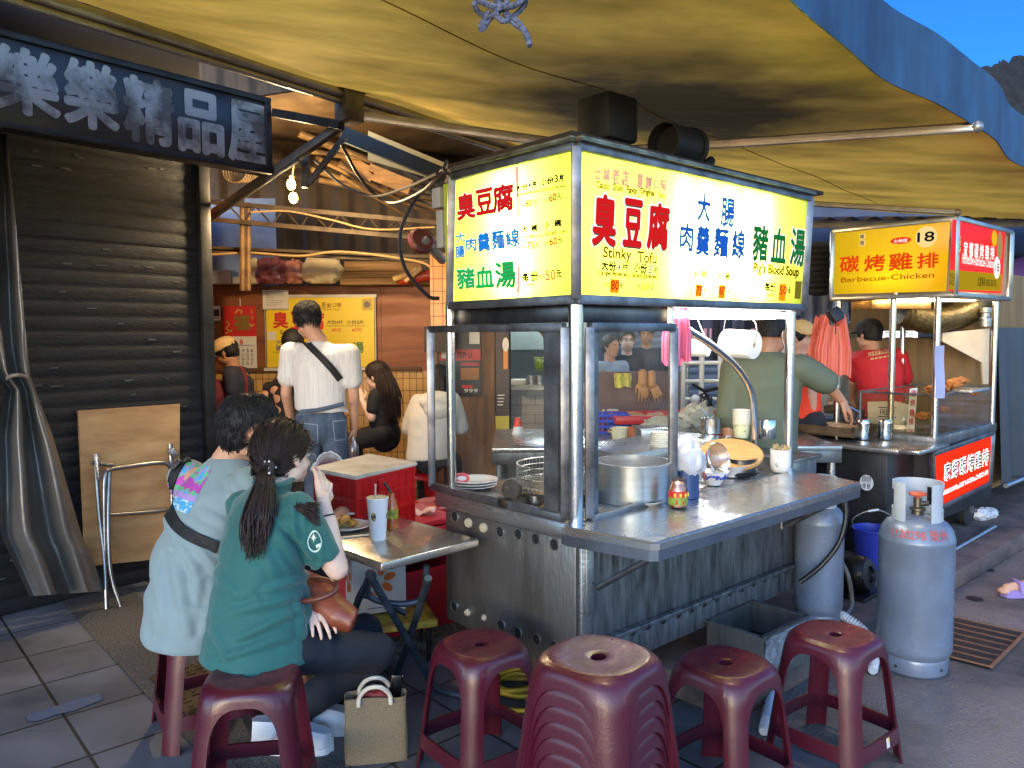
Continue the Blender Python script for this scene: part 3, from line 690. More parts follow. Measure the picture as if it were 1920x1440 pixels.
g.build('top_trim', mat('trim_steel', (150, 148, 130), .35, metal=.8, col2=(84, 80, 70), scale=9), tofu)
g = MB(); sbox(g, -.07, 1.72, -.05, .66, zt + .034, zt + .052, .003); g.build('roof', mat('roof_rust', (58, 46, 40), .7, metal=.3, col2=(36, 34, 33), scale=6, bump=.3), tofu)
# back-lit faces and their lamps
def panelmat(name, col, base):
    m = bpy.data.materials.new(name); m.use_nodes = True; n = m.node_tree.nodes; l = m.node_tree.links; n.remove(n['Principled BSDF'])
    t = n.new('ShaderNodeBsdfTranslucent'); t.inputs[0].default_value = (*lin(col), 1)
    e = n.new('ShaderNodeEmission'); e.inputs[0].default_value = (*lin(col), 1); e.inputs[1].default_value = base
    a = n.new('ShaderNodeAddShader'); l.new(t.outputs[0], a.inputs[0]); l.new(e.outputs[0], a.inputs[1])
    gl = n.new('ShaderNodeBsdfGlossy'); gl.inputs['Roughness'].default_value = .12; ms = n.new('ShaderNodeMixShader'); ms.inputs[0].default_value = .04
    l.new(a.outputs[0], ms.inputs[1]); l.new(gl.outputs[0], ms.inputs[2]); l.new(ms.outputs[0], n['Material Output'].inputs[0]); return m
M_pan = panelmat('backlit_yellow', (206, 222, 74), .22)
sN = sU.cross(-E2).normalized(); sN = sN if sN.dot(E1) < 0 else -sN
fN = fU.cross(E1).normalized(); fN = fN if fN.dot(E2) < 0 else -fN
PS = Plate(S(-.03, 0, zb), -E2, sN); PF = Plate(S(0, -.03, zb), E1, fN)
for nm, Pl, quad in (('side_sign_panel', PS, ((831, 346), (1077, 280), (1075, 554), (838, 567))), ('front_sign_panel', PF, ((1089, 279), (1525, 372), (1507, 575), (1079, 553)))):
    g = MB(); g.quad(*[onpl(u, v, Pl.O, Pl.N) for u, v in quad]); g.build(nm, M_pan, tofu, smooth=False)
M_tube = emat('tube_white', (255, 250, 240), 82.)
g = MB()
for a in (.56, .72, .88, 1.04, 1.18): g.cyl(S(a, .030, zb + .03), S(a, .006, zt - .03), .014, seg=10)
for b in (.25, .36): g.cyl(S(.030, b, zb + .03), S(.006, b, zt - .03), .014, seg=10)
g.build('sign_lamp', M_tube, tofu)
ER = emat('print_red', (214, 30, 34), .8); EB = emat('print_blue', (36, 96, 205), .8); EBL = emat('print_light_blue', (20, 130, 225), .85); EG = emat('print_green', (30, 186, 92), .8); EGd = emat('print_dark_green', (26, 128, 62), .7)
EK = emat('print_black', (30, 28, 40), .5); EBR = emat('print_brown', (120, 76, 16), .7); EO = emat('print_orange', (255, 150, 20), .9); EW = emat('print_white', (255, 255, 250), 1.0); EP = emat('print_pink', (240, 176, 160), .9); EPB = emat('print_violet', (70, 60, 160), .7); EGR = emat('print_grey', (150, 130, 90), .7)
EKs = emat('print_shadow', (96, 90, 70), .6)
t = PS.text
for ch, uL, vB, uR, vT in (('臭', 858, 414, 890, 358), ('豆', 894, 404, 924, 350), ('腐', 925, 400, 962, 341)): t(ch, uL, vB, uR, vT, ER, .028, halo=EW, hb=.03, shadow=EKs)
for ch, uL, vB, uR, vT in (('大', 856, 455, 872, 434), ('腸', 855, 484, 871, 460), ('肉', 875, 472, 893, 444), ('羹', 897, 472, 918, 434), ('麵', 923, 469, 945, 429), ('線', 949, 465, 974, 427)): t(ch, uL, vB, uR, vT, EBL, .02, halo=EW, hb=.02, shadow=EKs)
for ch, uL, vB, uR, vT in (('豬', 858, 542, 890, 500), ('血', 893, 540, 925, 497), ('湯', 930, 541, 966, 488)): t(ch, uL, vB, uR, vT, EG, .024, halo=EW, hb=.03, shadow=EKs)
PS.poly(((966, 312), (973, 310), (974, 408), (971, 408)), EP); PS.poly(((971, 500), (976, 500), (975, 549), (969, 549)), EP)
t('大份', 968, 360, 990, 343, EK, .07); t('4', 991, 354, 997, 340, EPB, .06); t('片', 999, 353, 1007, 337, EK, .07); t('小份', 1014, 349, 1039, 330, EK, .07); t('3', 1041, 343, 1047, 327, EK, .05); t('片', 1049, 342, 1058, 324, EK, .07)
t('Large(4pieces)', 967, 371, 1012, 353, EBR, .045); t('Small(3pieces)', 1013, 362, 1061, 344, EBR, .045)
t('NT$', 977, 389, 984, 382, EK, .05); t('80', 986, 389, 999, 373, ER, .05); t('元', 1001, 386, 1008, 374, EK, .05); t('NT$', 1019, 380, 1028, 373, EK, .05); t('60', 1030, 379, 1044, 361, ER, .05); t('元', 1046, 375, 1053, 363, EK, .05)
t('大', 981, 437, 989, 422, EK, .07); t('碗', 997, 435, 1008, 420, EK, .07); t('小', 1022, 429, 1031, 414, EK, .07); t('碗', 1040, 426, 1053, 410, EK, .07)
t('Large', 981, 449, 1002, 438, EBR, .045); t('750㎖', 1004, 446, 1019, 439, EBR, .045); t('Small', 1022, 443, 1043, 430, EBR, .045); t('520㎖', 1048, 438, 1062, 430, EBR, .045)
t('NT$', 980, 467, 987, 460, EK, .05); t('75', 989, 468, 1002, 452, ER, .05); t('元', 1003, 465, 1010, 452, EK, .05); t('NT$', 1021, 461, 1030, 453, EK, .05); t('60', 1031, 461, 1046, 444, ER, .05); t('元', 1047, 456, 1054, 443, EK, .05)
t('每', 980, 529, 992, 510, EK, .05); t('份', 996, 528, 1010, 507, EK, .05); t('NT$', 1012, 524, 1021, 516, EK, .05); t('50', 1024, 526, 1042, 505, ER, .02); t('元', 1044, 521, 1053, 505, EK, .05); t('750㎖', 988, 537, 1003, 530, EBR, .045)
PS.build('side_sign_lettering', tofu)
t = PF.text
for ch, uL, vB, uR, vT in (('士', 1115, 335, 1127, 313), ('林', 1130, 341, 1144, 316), ('老', 1147, 344, 1162, 317), ('店', 1165, 348, 1179, 321), ('原', 1194, 352, 1206, 328), ('創', 1209, 354, 1222, 331), ('口', 1226, 354, 1236, 338), ('味', 1238, 357, 1250, 336)): t(ch, uL, vB, uR, vT, EP, .02, halo=EGR, hb=.03)
for wd, uL, vB, uR, vT in (('Classic', 1117, 352, 1143, 343), ('Shilin', 1148, 357, 1169, 347), ('Flavor', 1174, 362, 1195, 351), ('Original', 1199, 367, 1227, 356), ('Taste', 1231, 370, 1247, 361)): t(wd, uL, vB, uR, vT, EBR, .045)
for ch, uL, vB, uR, vT in (('臭', 1108, 459, 1158, 368), ('豆', 1166, 461, 1206, 376), ('腐', 1211, 466, 1256, 384)): t(ch, uL, vB, uR, vT, ER, .032, halo=EW, hb=.04, shadow=EKs)
for ch, uL, vB, uR, vT in (('大', 1305, 415, 1334, 364), ('腸', 1349, 424, 1379, 374), ('肉', 1272, 470, 1301, 420), ('羹', 1303, 478, 1332, 424), ('麵', 1336, 482, 1367, 428), ('線', 1370, 484, 1398, 432)): t(ch, uL, vB, uR, vT, EB, .034)
for ch, uL, vB, uR, vT in (('豬', 1409, 487, 1442, 424), ('血', 1444, 490, 1476, 429), ('湯', 1479, 496, 1511, 431)): t(ch, uL, vB, uR, vT, EGd, .02, halo=EW, hb=.03, shadow=EKs)
t('Stinky', 1129, 489, 1184, 467, EBR, .03); t('Tofu', 1194, 492, 1231, 474, EBR, .03)
t('大份', 1126, 507, 1155, 490, EK, .05); t('4', 1157, 507, 1163, 494, EPB, .03); t('片', 1165, 507, 1178, 493, EK, .05); t('小份', 1187, 511, 1213, 494, EK, .05); t('3', 1215, 512, 1222, 498, EPB, .03); t('片', 1224, 513, 1233, 500, EK, .05)
t('Large(4pieces)', 1121, 518, 1180, 510, EBR, .045); t('Small(3pieces)', 1184, 523, 1233, 514, EBR, .045)
PF.rect(1143, 549, 1161, 524, EO); t('NT$', 1131, 538, 1141, 530, EK, .05); t('80', 1144, 543, 1160, 527, ER, .02, h=.003); t('元', 1160, 541, 1167, 531, EK, .05); t('NT$', 1192, 541, 1200, 534, EK, .05); t('60', 1202, 544, 1217, 530, EO, .02); t('元', 1218, 542, 1225, 532, EK, .05)
t('大', 1300, 520, 1307, 507, EK, .05); t('碗', 1314, 520, 1325, 508, EK, .05); t('小', 1344, 524, 1352, 510, EK, .05); t('碗', 1358, 525, 1368, 511, EK, .05)
PF.rect(1303, 556, 1317, 534, EO); t('75', 1304, 552, 1316, 537, ER, .02, h=.003); t('元', 1318, 548, 1323, 539, EK, .05); PF.rect(1346, 559, 1360, 535, EO); t('60', 1347, 553, 1359, 538, ER, .02, h=.003); t('元', 1362, 550, 1367, 541, EK, .05)
t("Pig's Blood Soup", 1411, 517, 1498, 500, EBR, .045)
t('每份', 1432, 546, 1454, 530, EK, .05); t('750㎖', 1436, 556, 1449, 549, EBR, .045); PF.rect(1459, 564, 1474, 533, EO); t('50', 1460, 552, 1475, 537, ER, .02, h=.003); t('元', 1476, 550, 1482, 539, EK, .05)
PF.rect(1489, 560, 1503, 528, emat('print_olive', (150, 140, 50), .5))
PF.build('front_sign_lettering', tofu)
# tube light under the sign
g = MB(); sbox(g, .08, 1.52, .06, .24, 1.634, 1.660, .004); g.build('lamp_housing', mat('lamp_white', (235, 235, 230), .5), tofu)
g = MB(); sbox(g, .10, 1.50, .07, .23, 1.618, 1.6335, .004); g.cyl(S(.60, .02, 1.628), S(1.53, .02, 1.632), .013, seg=12); g.build('tube_lamp', emat('lamp_glow', (255, 248, 238), 22.), tofu)
# curved sneeze-guard rail
pp = [at(1288, 618, 3.30), at(1340, 652, 3.5), at(1384, 692, 3.68), at(1409, 738, 3.80), at(1415, 800, 3.85), gz(1413, 879, .862)]
g = MB(); g.tube(smoothpath(pp, 8), .017, 14); g.lathe([(.045, 0), (.045, .006), (.017, .010)], pp[-1], 20); g.build('guard_rail', M_ssb, tofu)
# raised shelf along the back of the counter
g = MB(); sbox(g, .78, 1.66, .40, .80, .90, .985, .004); g.build('raised_shelf', M_ss, tofu)
g = MB(); sbox(g, 1.58, 1.84, .02, .62, .60, .90, .006); sbox(g, 1.575, 1.86, .0, .64, .90, .915, .003); g.build('side_shelf', M_ssd, tofu)
# flue stub, fan and electrics on top
g = MB(); g.box(at(1138, 228, 3.5), (.2, .2, .2), rz=SROT, bev=.02); g.build('flue_box', mat('sooty_steel', (40, 42, 44), .6, metal=.5, var=.4, scale=5), tofu)
g = MB(); c = at(1266, 272, 3.55); g.cyl(c - E1 * .09, c + E1 * .13, .085, seg=28, caps=False); g.cyl(c - E1 * .02, c - E1 * .015, .084, seg=28); g.cyl(c + E1 * .10, c + E1 * .13, .094, .09, seg=28, caps=False); g.tube(smoothpath([c + E1 * .05 - UP * .05, c + E1 * .2 - UP * .07, c + E1 * .28 - UP * .03]), .022); g.build('exhaust_duct', mat('sooty_steel', (40, 42, 44)), tofu, solid=.004)
g = MB(); c = onpl(826, 372, S(-.05, 0), -E1); sb = lambda u, v, w_, h_, d_: g.box(onpl(u, v, S(-.0, .86), -E1), (d_, w_, h_), rz=SROT, bev=.004)
sb(826, 372, .06, .085, .05); sb(829, 430, .045, .16, .03); g.build('switch_box', mat('switch_grey', (150, 152, 156), .5), tofu)

# ---------------------------------------------------------------- things on the stall
ZC = .868; ZD = .862
def lth(name, prof, m, label, cat, c, seg=32, group=None, **k):
    g = MB(); g.lathe(prof, c, seg); return one(g, name, m, label, cat, c, group, **k)
def cupprof(r0, r1, h, th=.002): return [(0, 0), (r0 * .9, 0), (r0, .002), (r1, h), (r1 - th, h), (r0 - th, th * 2), (0, th * 2)]
# chilli jar
c = gz(1271, 952, ZC); k = .062; s_ = .00235
j = T('chilli_jar', 'open glass chilli sauce jar with red and green label on the counter edge', 'jar', c)
g = MB(); g.lathe([(0, .002), (.030, .002), (.036, .008), (.037, .03), (.036, .078), (.031, .092), (.0285, .098), (.0285, .118), (.026, .118), (.026, .096), (.033, .078), (.033, .006), (0, .006)], c, 28); g.build('glass', clearmat('jar_glass', (244, 236, 224), .1, .02), j)
g = MB(); g.lathe([(0, .008), (.031, .008), (.0325, .07), (.027, .092), (.024, .100), (0, .102)], c, 24); g.build('sauce', mat('chilli_paste', (176, 74, 26), .4, col2=(205, 128, 52), scale=60, bump=.5, bscale=120), j)
g = MB(); g.lathe([(.0378, .016), (.0378, .046)], c, 28, mi=0); g.lathe([(.0379, .046), (.0372, .07)], c, 28, mi=1)
for a in (-2.1, -1.5, -.9, -.3): g.ball(c + V((.0365 * math.cos(a), .0365 * math.sin(a), .054)), (.006, .006, .009), mi=2)
for a in (-1.9, -1.2): g.ball(c + V((.0365 * math.cos(a), .0365 * math.sin(a), .028)), (.004, .004, .011), mi=1)
g.build('label', [mat('label_green', (140, 160, 60), .5, var=.3, scale=70), mat('label_red', (196, 40, 36), .45), mat('label_yellow', (226, 190, 60), .5)], j)
# mug of toothpicks
c = gz(1463, 884, ZC); j = T('mug', 'white ceramic mug filled with toothpicks by the steel post', 'mug', c)
g = MB(); g.lathe([(0, 0), (.036, 0), (.046, .012), (.05, .04), (.05, .11), (.047, .11), (.046, .02), (0, .012)], c, 28); g.build('cup', mat('glazed_white', (225, 222, 214), .2, coat=.4), j)
g = MB(); dL = (-E1 * .8 - E2 * .2).normalized(); g.tube(smoothpath([c + dL * .048 + UP * .09, c + dL * .075 + UP * .088, c + dL * .08 + UP * .055, c + dL * .049 + UP * .035]), .007, 8); g.build('handle', mat('glazed_white', (0, 0, 0)), j)
g = MB(); rd = random.Random(4)
for i in range(70):
    a = rd.uniform(0, 6.28); r = .042 * math.sqrt(rd.random()); p = c + V((r * math.cos(a), r * math.sin(a), .03)); g.cyl(p, p + V((rd.uniform(-.012, .012), rd.uniform(-.012, .012), rd.uniform(.08, .105))), .0013, seg=4)
o = g.build('toothpick', mat('pale_wood', (206, 176, 120), .7, var=.3, scale=30), j); o['kind'] = 'stuff'
# porcelain bowls
M_por = mat('porcelain', (222, 224, 226), .16, coat=.3)
c = gz(1338, 908, ZC); j = T('porcelain_bowl', 'white porcelain bowl with blue flower painting at the counter front', 'bowl', c)
g = MB(); g.lathe([(0, .004), (.032, 0), (.034, .008), (.055, .03), (.07, .062), (.067, .062), (.05, .03), (.03, .013), (0, .012)], c, 32); g.build('bowl_body', M_por, j)
g = MB(); rd = random.Random(6)
for i in range(16):
    a = -2.6 + 2.1 * rd.random(); z = rd.uniform(.028, .05); r = .0545 + (z - .03) * .47 + .0008; g.ball(c + V((r * math.cos(a), r * math.sin(a), z)), (.007, .007, .006), seg=8, rg=6)
g.build('flower_pattern', mat('cobalt', (40, 62, 150), .3), j)
lth('rice_bowl', [(0, .004), (.03, 0), (.032, .008), (.055, .03), (.078, .056), (.075, .056), (.05, .03), (.03, .013), (0, .012)], M_por, 'plain wide white bowl leaning behind the flower painted bowl', 'bowl', gz(1372, 893, ZC))
# strainer and knife in the bowls
c = gz(1345, 880, ZC + .07); j = T('strainer', 'round wire strainer with wooden handle resting across the bowls', 'strainer', c)
cc = at(1347, 858, c.y + .05); Mx = frame(V((.8, .3, -.55)), V((-.1, -.75, .55)), cc)
g = MB(); g.lathe([(.068, 0), (.072, .003), (.068, .006)], seg=28, M=Mx); g.build('rim', M_ssb, j)
g = MB(); g.lathe([(.068, .002), (.05, -.028), (.025, -.042), (0, -.046)], seg=28, M=Mx); g.build('mesh', clearmat('wire_mesh', (200, 190, 170), .3, .3, .35, (120, 110, 90), patch=120), j)
g = MB(); g.tube([cc + V((-.055, -.02, .03)), at(1318, 880, c.y - .03), at(1322, 898, c.y - .05)], .006, 8); g.build('handle', mat('red_wood', (120, 50, 34), .5), j)
# canister with a bag over it
c = gz(1288, 932, ZC); lth('canister', cupprof(.05, .05, .125), mat('blue_canister', (70, 88, 128), .3, metal=.5, var=.2), 'blue grey metal canister under a white plastic bag', 'canister', c)
g = MB(); cb = c + UP * .17
for i in range(2): g.blobby(cb + V((rd.uniform(-.012, .012), rd.uniform(-.01, .01), .03 * i - .02)), (.066 - .014 * i, .064 - .014 * i, .075), .22, 2.2, 26, 18, seed=i * 5)
one(g, 'plastic_bag', mat('film_white', (226, 226, 228), .25, transl=.35, bump=.4, bscale=30), 'crumpled translucent white plastic bag pulled over the blue canister', 'plastic bag', c + UP * .11)
# pots, board
c = gz(1388, 890, ZC + .001); j = T('soup_pot', 'low black and steel soup pot on the counter under the chopping board', 'pot', c)
g = MB(); g.lathe([(0, .002), (.078, .002), (.086, .012), (.088, .02), (.074, .022), (.07, .075), (.078, .078), (.078, .082), (.066, .082), (0, .07)], c, 32); g.build('pot_body', mat('dark_pan', (70, 70, 74), .3, metal=.8, var=.4), j)
cc = at(1370, 852, c.y + .06); Mx = frame(V((.86, .5, .22)), V((-.06, -.35, 1)), cc)
g = MB(); g.lathe([(0, -.012), (.145, -.012), (.15, -.007), (.15, .007), (.145, .012), (0, .012)], seg=44, M=Mx, sx=1.05)
one(g, 'chopping_board', mat('bamboo', (206, 160, 98), .45, col2=(176, 126, 68), scale=5, stretch=(1, 14, 1)), 'round bamboo chopping board lying tilted on the soup pot', 'chopping board', c + UP * .08)
# things on the raised shelf
c = S(1.02, .5, .985)
c = gz(1333, 812, .985); j = T('sauce_pot', 'small shiny steel sauce pot with ladle on the raised shelf', 'pot', c)
g = MB(); g.lathe(cupprof(.058, .058, .085), c, 32); g.lathe([(.058, .085), (.063, .085), (.063, .082), (.058, .08)], c, 32); g.build('pot_body', M_ssb, j)
g = MB(); g.tube([c + V((.02, 0, .05)), c + V((-.02, .01, .1)), c + V((-.055, .01, .14))], .003, 6); g.build('ladle', M_ssb, j)
g = MB(); g.lathe([(0, .06), (.055, .06)], c, 24); g.build('soup', mat('soup_white', (214, 206, 188), .4), j)
def stackcups(name, c, n, r0, r1, h, dz, m, label, cat, green=False):
    t_ = T(name, label, cat, c)
    for i in range(n):
        g = MB(); z = i * dz; g.lathe([(0, .003), (r0, 0), (r1 * .985, h * .93), (r1 + .002, h * .95), (r1 + .003, h), (r1 - .003, h), (r0 - .003, .006), (0, .006)], c + UP * z, 28); g.build('cup', m if not (green and i == 0) else mat('cup_green', (206, 204, 160), .5, col2=(120, 116, 60), scale=40, contrast=(.6, .64)), t_)
    return t_
M_pap = mat('paper_cup', (222, 214, 196), .55, var=.05)
stackcups('cup_stack', gz(1390, 820, .985), 9, .037, .046, .075, .0095, M_pap, 'tall stack of patterned paper soup cups on the raised shelf', 'paper cups', True)
stackcups('bowl_stack', gz(1293, 868, .90), 9, .042, .058, .05, .0085, M_pap, 'stack of cream paper bowls beside the white plastic bag', 'paper bowls')
stackcups('cup_stack', gz(1237, 858, .93), 8, .035, .045, .06, .010, M_pap, 'stack of slim paper cups behind the glass pane', 'paper cups')
c = gz(1438, 822, .985); lth('steel_canister', [(0, 0), (.044, 0), (.046, .003), (.046, .098), (.043, .102), (0, .102)], M_ssb, 'shiny cylindrical steel canister on the raised shelf beside the rail', 'canister', c)
g = MB(); c = gz(1382, 838, .93); g.ball(c + UP * .045, (.022, .018, .005)); g.tube([c + UP * .045, c + V((-.06, .01, .06))], .003, 6); one(g, 'spoon', M_ssb, 'steel spoon lying on the rim of the raised shelf', 'spoon', c)
# inside the glass case
c = gz(1186, 937, ZD); j = T('stock_pot', 'large wide aluminium stock pot inside the glass case', 'pot', c)
g = MB(); g.lathe([(0, .002), (.145, .002), (.15, .008), (.152, .155), (.160, .158), (.160, .164), (.148, .164), (.146, .01), (0, .008)], c, 44); g.build('pot_body', M_alu, j)
g = MB(); rd = random.Random(8)
g.lathe([(0, .105), (.146, .105)], c, 32); g.build('broth', mat('broth', (120, 104, 84), .2), j)
g = MB()
for i in range(26): g.blobby(c + V((.05 + rd.uniform(-.05, .05), .0 + rd.uniform(-.05, .05), .112 + rd.uniform(0, .02))), (.012, .009, .008), .3, 3, 8, 6, seed=i)
o = g.build('noodles', mat('noodle', (196, 170, 128), .6, var=.3), j); o['kind'] = 'stuff'
cb = gz(1046, 935, ZD); j = T('fryer', 'round black fryer with tall wire basket inside the glass case', 'fryer', cb)
g = MB(); g.lathe([(0, 0), (.15, 0), (.175, .02), (.18, .045), (.172, .05), (.165, .03), (0, .028)], cb, 40); g.lathe([(.19, 0), (.19, .012), (.12, .016)], cb, 40); g.build('pan', mat('burnt_iron', (32, 31, 31), .5, metal=.5, col2=(66, 54, 40), scale=12, bump=.3), j)
g = MB()
for z in (.05, .075, .1, .125, .15): g.tube([cb + V((.172 * math.cos(i * math.pi / 24), .172 * math.sin(i * math.pi / 24), z)) for i in range(48)], .0035 if z > .14 else .0022, 6, closed=True)
for i in range(60): a = i * math.pi / 30; g.cyl(cb + V((.172 * math.cos(a), .172 * math.sin(a), .035)), cb + V((.172 * math.cos(a), .172 * math.sin(a), .15)), .0016, seg=5, caps=False)
for i in range(-9, 10):
    x = i * .018; yy = math.sqrt(max(0, .17 ** 2 - x * x)); g.cyl(cb + V((x, -yy, .06)), cb + V((x, yy, .06)), .002, seg=5); g.cyl(cb + V((-yy, x, .063)), cb + V((yy, x, .063)), .002, seg=5)
g.build('basket', mat('wire_steel', (186, 180, 168), .3, metal=.9), j)
g = MB()
for i in range(9): g.blobby(cb + V((rd.uniform(-.1, .1), rd.uniform(-.1, .1), .04)), (.03, .028, .014), .2, 3, 10, 8, seed=i + 30)
o = g.build('tofu', mat('fried_tofu', (190, 138, 66), .6, var=.4, scale=40), j); o['kind'] = 'stuff'
c = gz(960, 948, ZD); j = T('griddle_press', 'small black round iron with upright disc handle inside the glass case', 'iron', c)
g = MB(); g.lathe([(0, 0), (.055, 0), (.06, .01), (.058, .03), (0, .035)], c, 28); Mx = frame(V((.9, -.3, 0)), V((.3, .9, 0)), c + UP * .065); g.build('base', mat('burnt_iron', (0, 0, 0)), j)
g = MB(); g.lathe([(0, -.012), (.036, -.012), (.042, -.006), (.042, .006), (.036, .012), (0, .012)], seg=26, M=Mx); g.build('disc', mat('burnt_iron', (0, 0, 0)), j)
c = gz(1004, 948, ZD); lth('sauce_tin', cupprof(.022, .024, .042), M_ss, 'small steel tin of orange batter beside the fryer', 'tin', c)
g = MB(); g.lathe([(0, .038), (.021, .038)], c, 20); g.blobby(c + UP * .038, (.02, .02, .006), .2, 3, 12, 8); one(g, 'batter', mat('batter', (216, 150, 60), .5), 'orange batter heaped in the small steel tin', 'batter', c + UP * .036)
c = gz(888, 915, ZD); j = T('plate_stack', 'stack of shallow white plates inside the left end of the glass case', 'plates', c)
for i in range(3):
    g = MB(); g.lathe([(0, .004), (.06, 0), (.085, .012), (.105, .016), (.105, .019), (.083, .016), (.06, .006), (0, .008)], c + UP * (.012 * i) + V((rd.uniform(-.006, .006), 0, 0)), 36); g.build('plate', M_por, j)
g = MB(); cc = c + V((-.05, -.03, .05)); g.tube([cc + V((.028 * math.cos(i * math.pi / 10), .0, .018 * math.sin(i * math.pi / 10))) for i in range(20)], .007, 8, closed=True); one(g, 'pink_tongs', mat('pink_plastic', (196, 70, 90), .35), 'pink plastic loop handle lying on the stacked white plates', 'tongs', cc)
c = gz(1205, 946, ZD); j = T('ladle', 'flat wire ladle with long steel handle lying in a white dish', 'ladle', c + UP * .02)
g = MB(); cl = c + V((.02, .02, .04)); Mx = frame(V((1, .1, .1)), V((-.1, -.1, 1)), cl); g.lathe([(.055, 0), (.058, .003), (.055, .005), (.03, -.008), (0, -.012)], seg=28, M=Mx); g.build('bowl', mat('wire_steel', (0, 0, 0)), j)
g = MB(); g.bar(cl + V((-.04, .01, .01)), at(1142, 884, c.y + .02), .012, .003, bev=.001); g.build('handle', M_ssb, j)
lth('dish', [(0, .003), (.06, 0), (.085, .02), (.082, .022), (.058, .006), (0, .008)], mat('enamel', (206, 202, 192), .3), 'shallow enamel dish under the flat ladle inside the glass case', 'dish', c)
g = MB(); p0 = gz(1128, 905, .90); g.tube([p0, at(1112, 830, p0.y)], .004, 6); g.tube([at(1112, 826, p0.y) + V((.008 * math.cos(i * .6), 0, .008 * math.sin(i * .6))) for i in range(10)], .0025, 6); one(g, 'skewer', M_ssb, 'long steel skewer with ring end standing in the fryer basket', 'skewer', p0)
# white fluorescent stick shapes inside the case
for u, v0, v1, Y in ((1000, 668, 935, 3.12), (1110, 668, 940, 3.0)):
    pass
# hanging bags and rolls at the open end
def tbag(name, u, v0, v1, w_, Y, m, label, n=5, ears=True, seed=1, sp=.016):
    rd = random.Random(seed); p = at(u, v0, Y); h = px(v1 - v0, Y); w2 = px(w_, Y) / 2
    t_ = T(name, label, 'plastic bags', p)
    for i in range(n):
        g = MB(); ph = rd.uniform(0, 6); dx = rd.uniform(-.012, .012); dep = (i - n / 2) * sp; wv = rd.uniform(.82, 1.05); hh = h * rd.uniform(.86, 1.0)
        def fn(a, b, ph=ph, dx=dx, dep=dep, wv=wv, hh=hh):
            s = (a - .5) * 2; wid = w2 * wv * (.58 + .42 * min(1, b * 2.2) ** .8 - .06 * max(0, b - .8)); fold = .010 * math.sin(s * 9 + ph) * (1.2 - b * .5) + .006 * math.sin(s * 21 + ph * 2)
            ear = .08 * max(0, abs(s) - .55) * 2 * (1 - min(1, b * 3)) if ears else 0
            return p + V((s * wid + dx, dep + fold, -hh * b + ear + .01 * math.sin(s * 7 + ph) * b))
        g.grid(fn, 28, 14); g.build('bag', m, t_, ang=180)
    return t_
M_pk = mat('pink_film', (236, 120, 160), .35, transl=.4, var=.25, scale=14, stretch=(8, 8, 1)); M_or = mat('salmon_film', (240, 120, 96), .35, transl=.35, var=.3, scale=12, stretch=(8, 8, 1))
tbag('pink_bags', 1268, 592, 682, 52, 3.28, M_pk, 'bright pink carrier bags hanging under the lit lamp of the tofu stall', 5, seed=2, sp=.012)
tbag('salmon_bags', 1557, 612, 706, 64, 4.5, M_or, 'bundle of salmon pink carrier bags hanging from the barbecue stall post', 6, seed=5)
def roll(u, v, Y, r, L, d, label, m):
    c = at(u, v, Y); X_ = V(d).normalized(); Mx = frame(X_.cross(UP), X_, c); t_ = T('bag_roll', label, 'bag roll', c - UP * r)
    g = MB(); g.lathe([(r * .22, L * .5), (r * .96, L * .5), (r, L * .48), (r, -L * .48), (r * .96, -L * .5), (r * .22, -L * .5)], seg=36, M=Mx); g.build('film', m, t_)
    g = MB(); g.lathe([(r * .23, L * .49), (r * .14, L * .51), (r * .14, -L * .51), (r * .23, -L * .49)], seg=20, M=Mx); g.lathe([(0, L * .44), (r * .14, L * .44)], seg=16, M=Mx, mi=1); g.build('core', [mat('card_core', (190, 176, 150), .8), M_blk], t_)
    return t_, c, X_
M_film = mat('roll_film', (226, 226, 220), .28, transl=.25, var=.1, scale=5, bump=.25, bscale=12)
t_, c, X_ = roll(1387, 645, 3.75, .068, .16, (.62, -.75, -.05), 'large roll of clear plastic bags hanging on a wire above the counter', M_film)
g = MB(); g.tube(smoothpath([c + X_ * .083, c + X_ * .085 + UP * .1, c - UP * .02 + V((-.01, .02, .22))]), .0025, 6); g.tube(smoothpath([c - X_ * .083, c - X_ * .09 + UP * .08, c + V((-.04, .02, .2))]), .0025, 6); g.build('hanger_wire', M_ssb, t_)
t_, c, X_ = roll(1303, 652, 3.7, .042, .13, (.8, -.55, 0), 'small roll of plastic bags behind the pink carrier bags', M_film)
g = MB(); g.tube([c + X_ * .07, c + UP * .16], .0025, 6); g.build('hanger_wire', M_ssb, t_)
# ================================================================ BARBECUE CHICKEN STALL
C2 = S(3.37, 0); MS2 = Matrix.Translation(C2) @ Matrix.Rotation(SROT, 4, 'Z')
def S2(a, b, z=0.): return C2 + E1 * a + E2 * b + UP * z
def b2(mb, a0, a1, bb0, bb1, z0, z1, bev=.003, mi=0):
    return mb.box(((a0 + a1) / 2, (bb0 + bb1) / 2, (z0 + z1) / 2), (abs(a1 - a0), abs(bb1 - bb0), abs(z1 - z0)), MS2, bev, mi)
chk = T('chicken_stall', 'barbecue chicken stall with yellow and red lit signs numbered 18', 'food stall', C2, SROT)
M_cab = mat('black_cabinet', (52, 53, 56), .45, metal=.4, col2=(32, 32, 34), scale=5, bump=.1)
g = MB(); b2(g, 0, 1.17, 0, .75, .29, .80, .008); b2(g, -.42, -.003, .12, .73, .12, .80, .008); g.build('cabinet', M_cab, chk)
g = MB(); b2(g, -.01, 1.19, -.012, .76, .80, .865, .006); g.build('deck_rim', M_ssd, chk)
g = MB(); b2(g, -.50, -.012, .02, .75, .80, .826, .004); b2(g, -.51, -.015, -.10, .02, .81, .832, .004); g.build('side_counter', M_ct, chk)
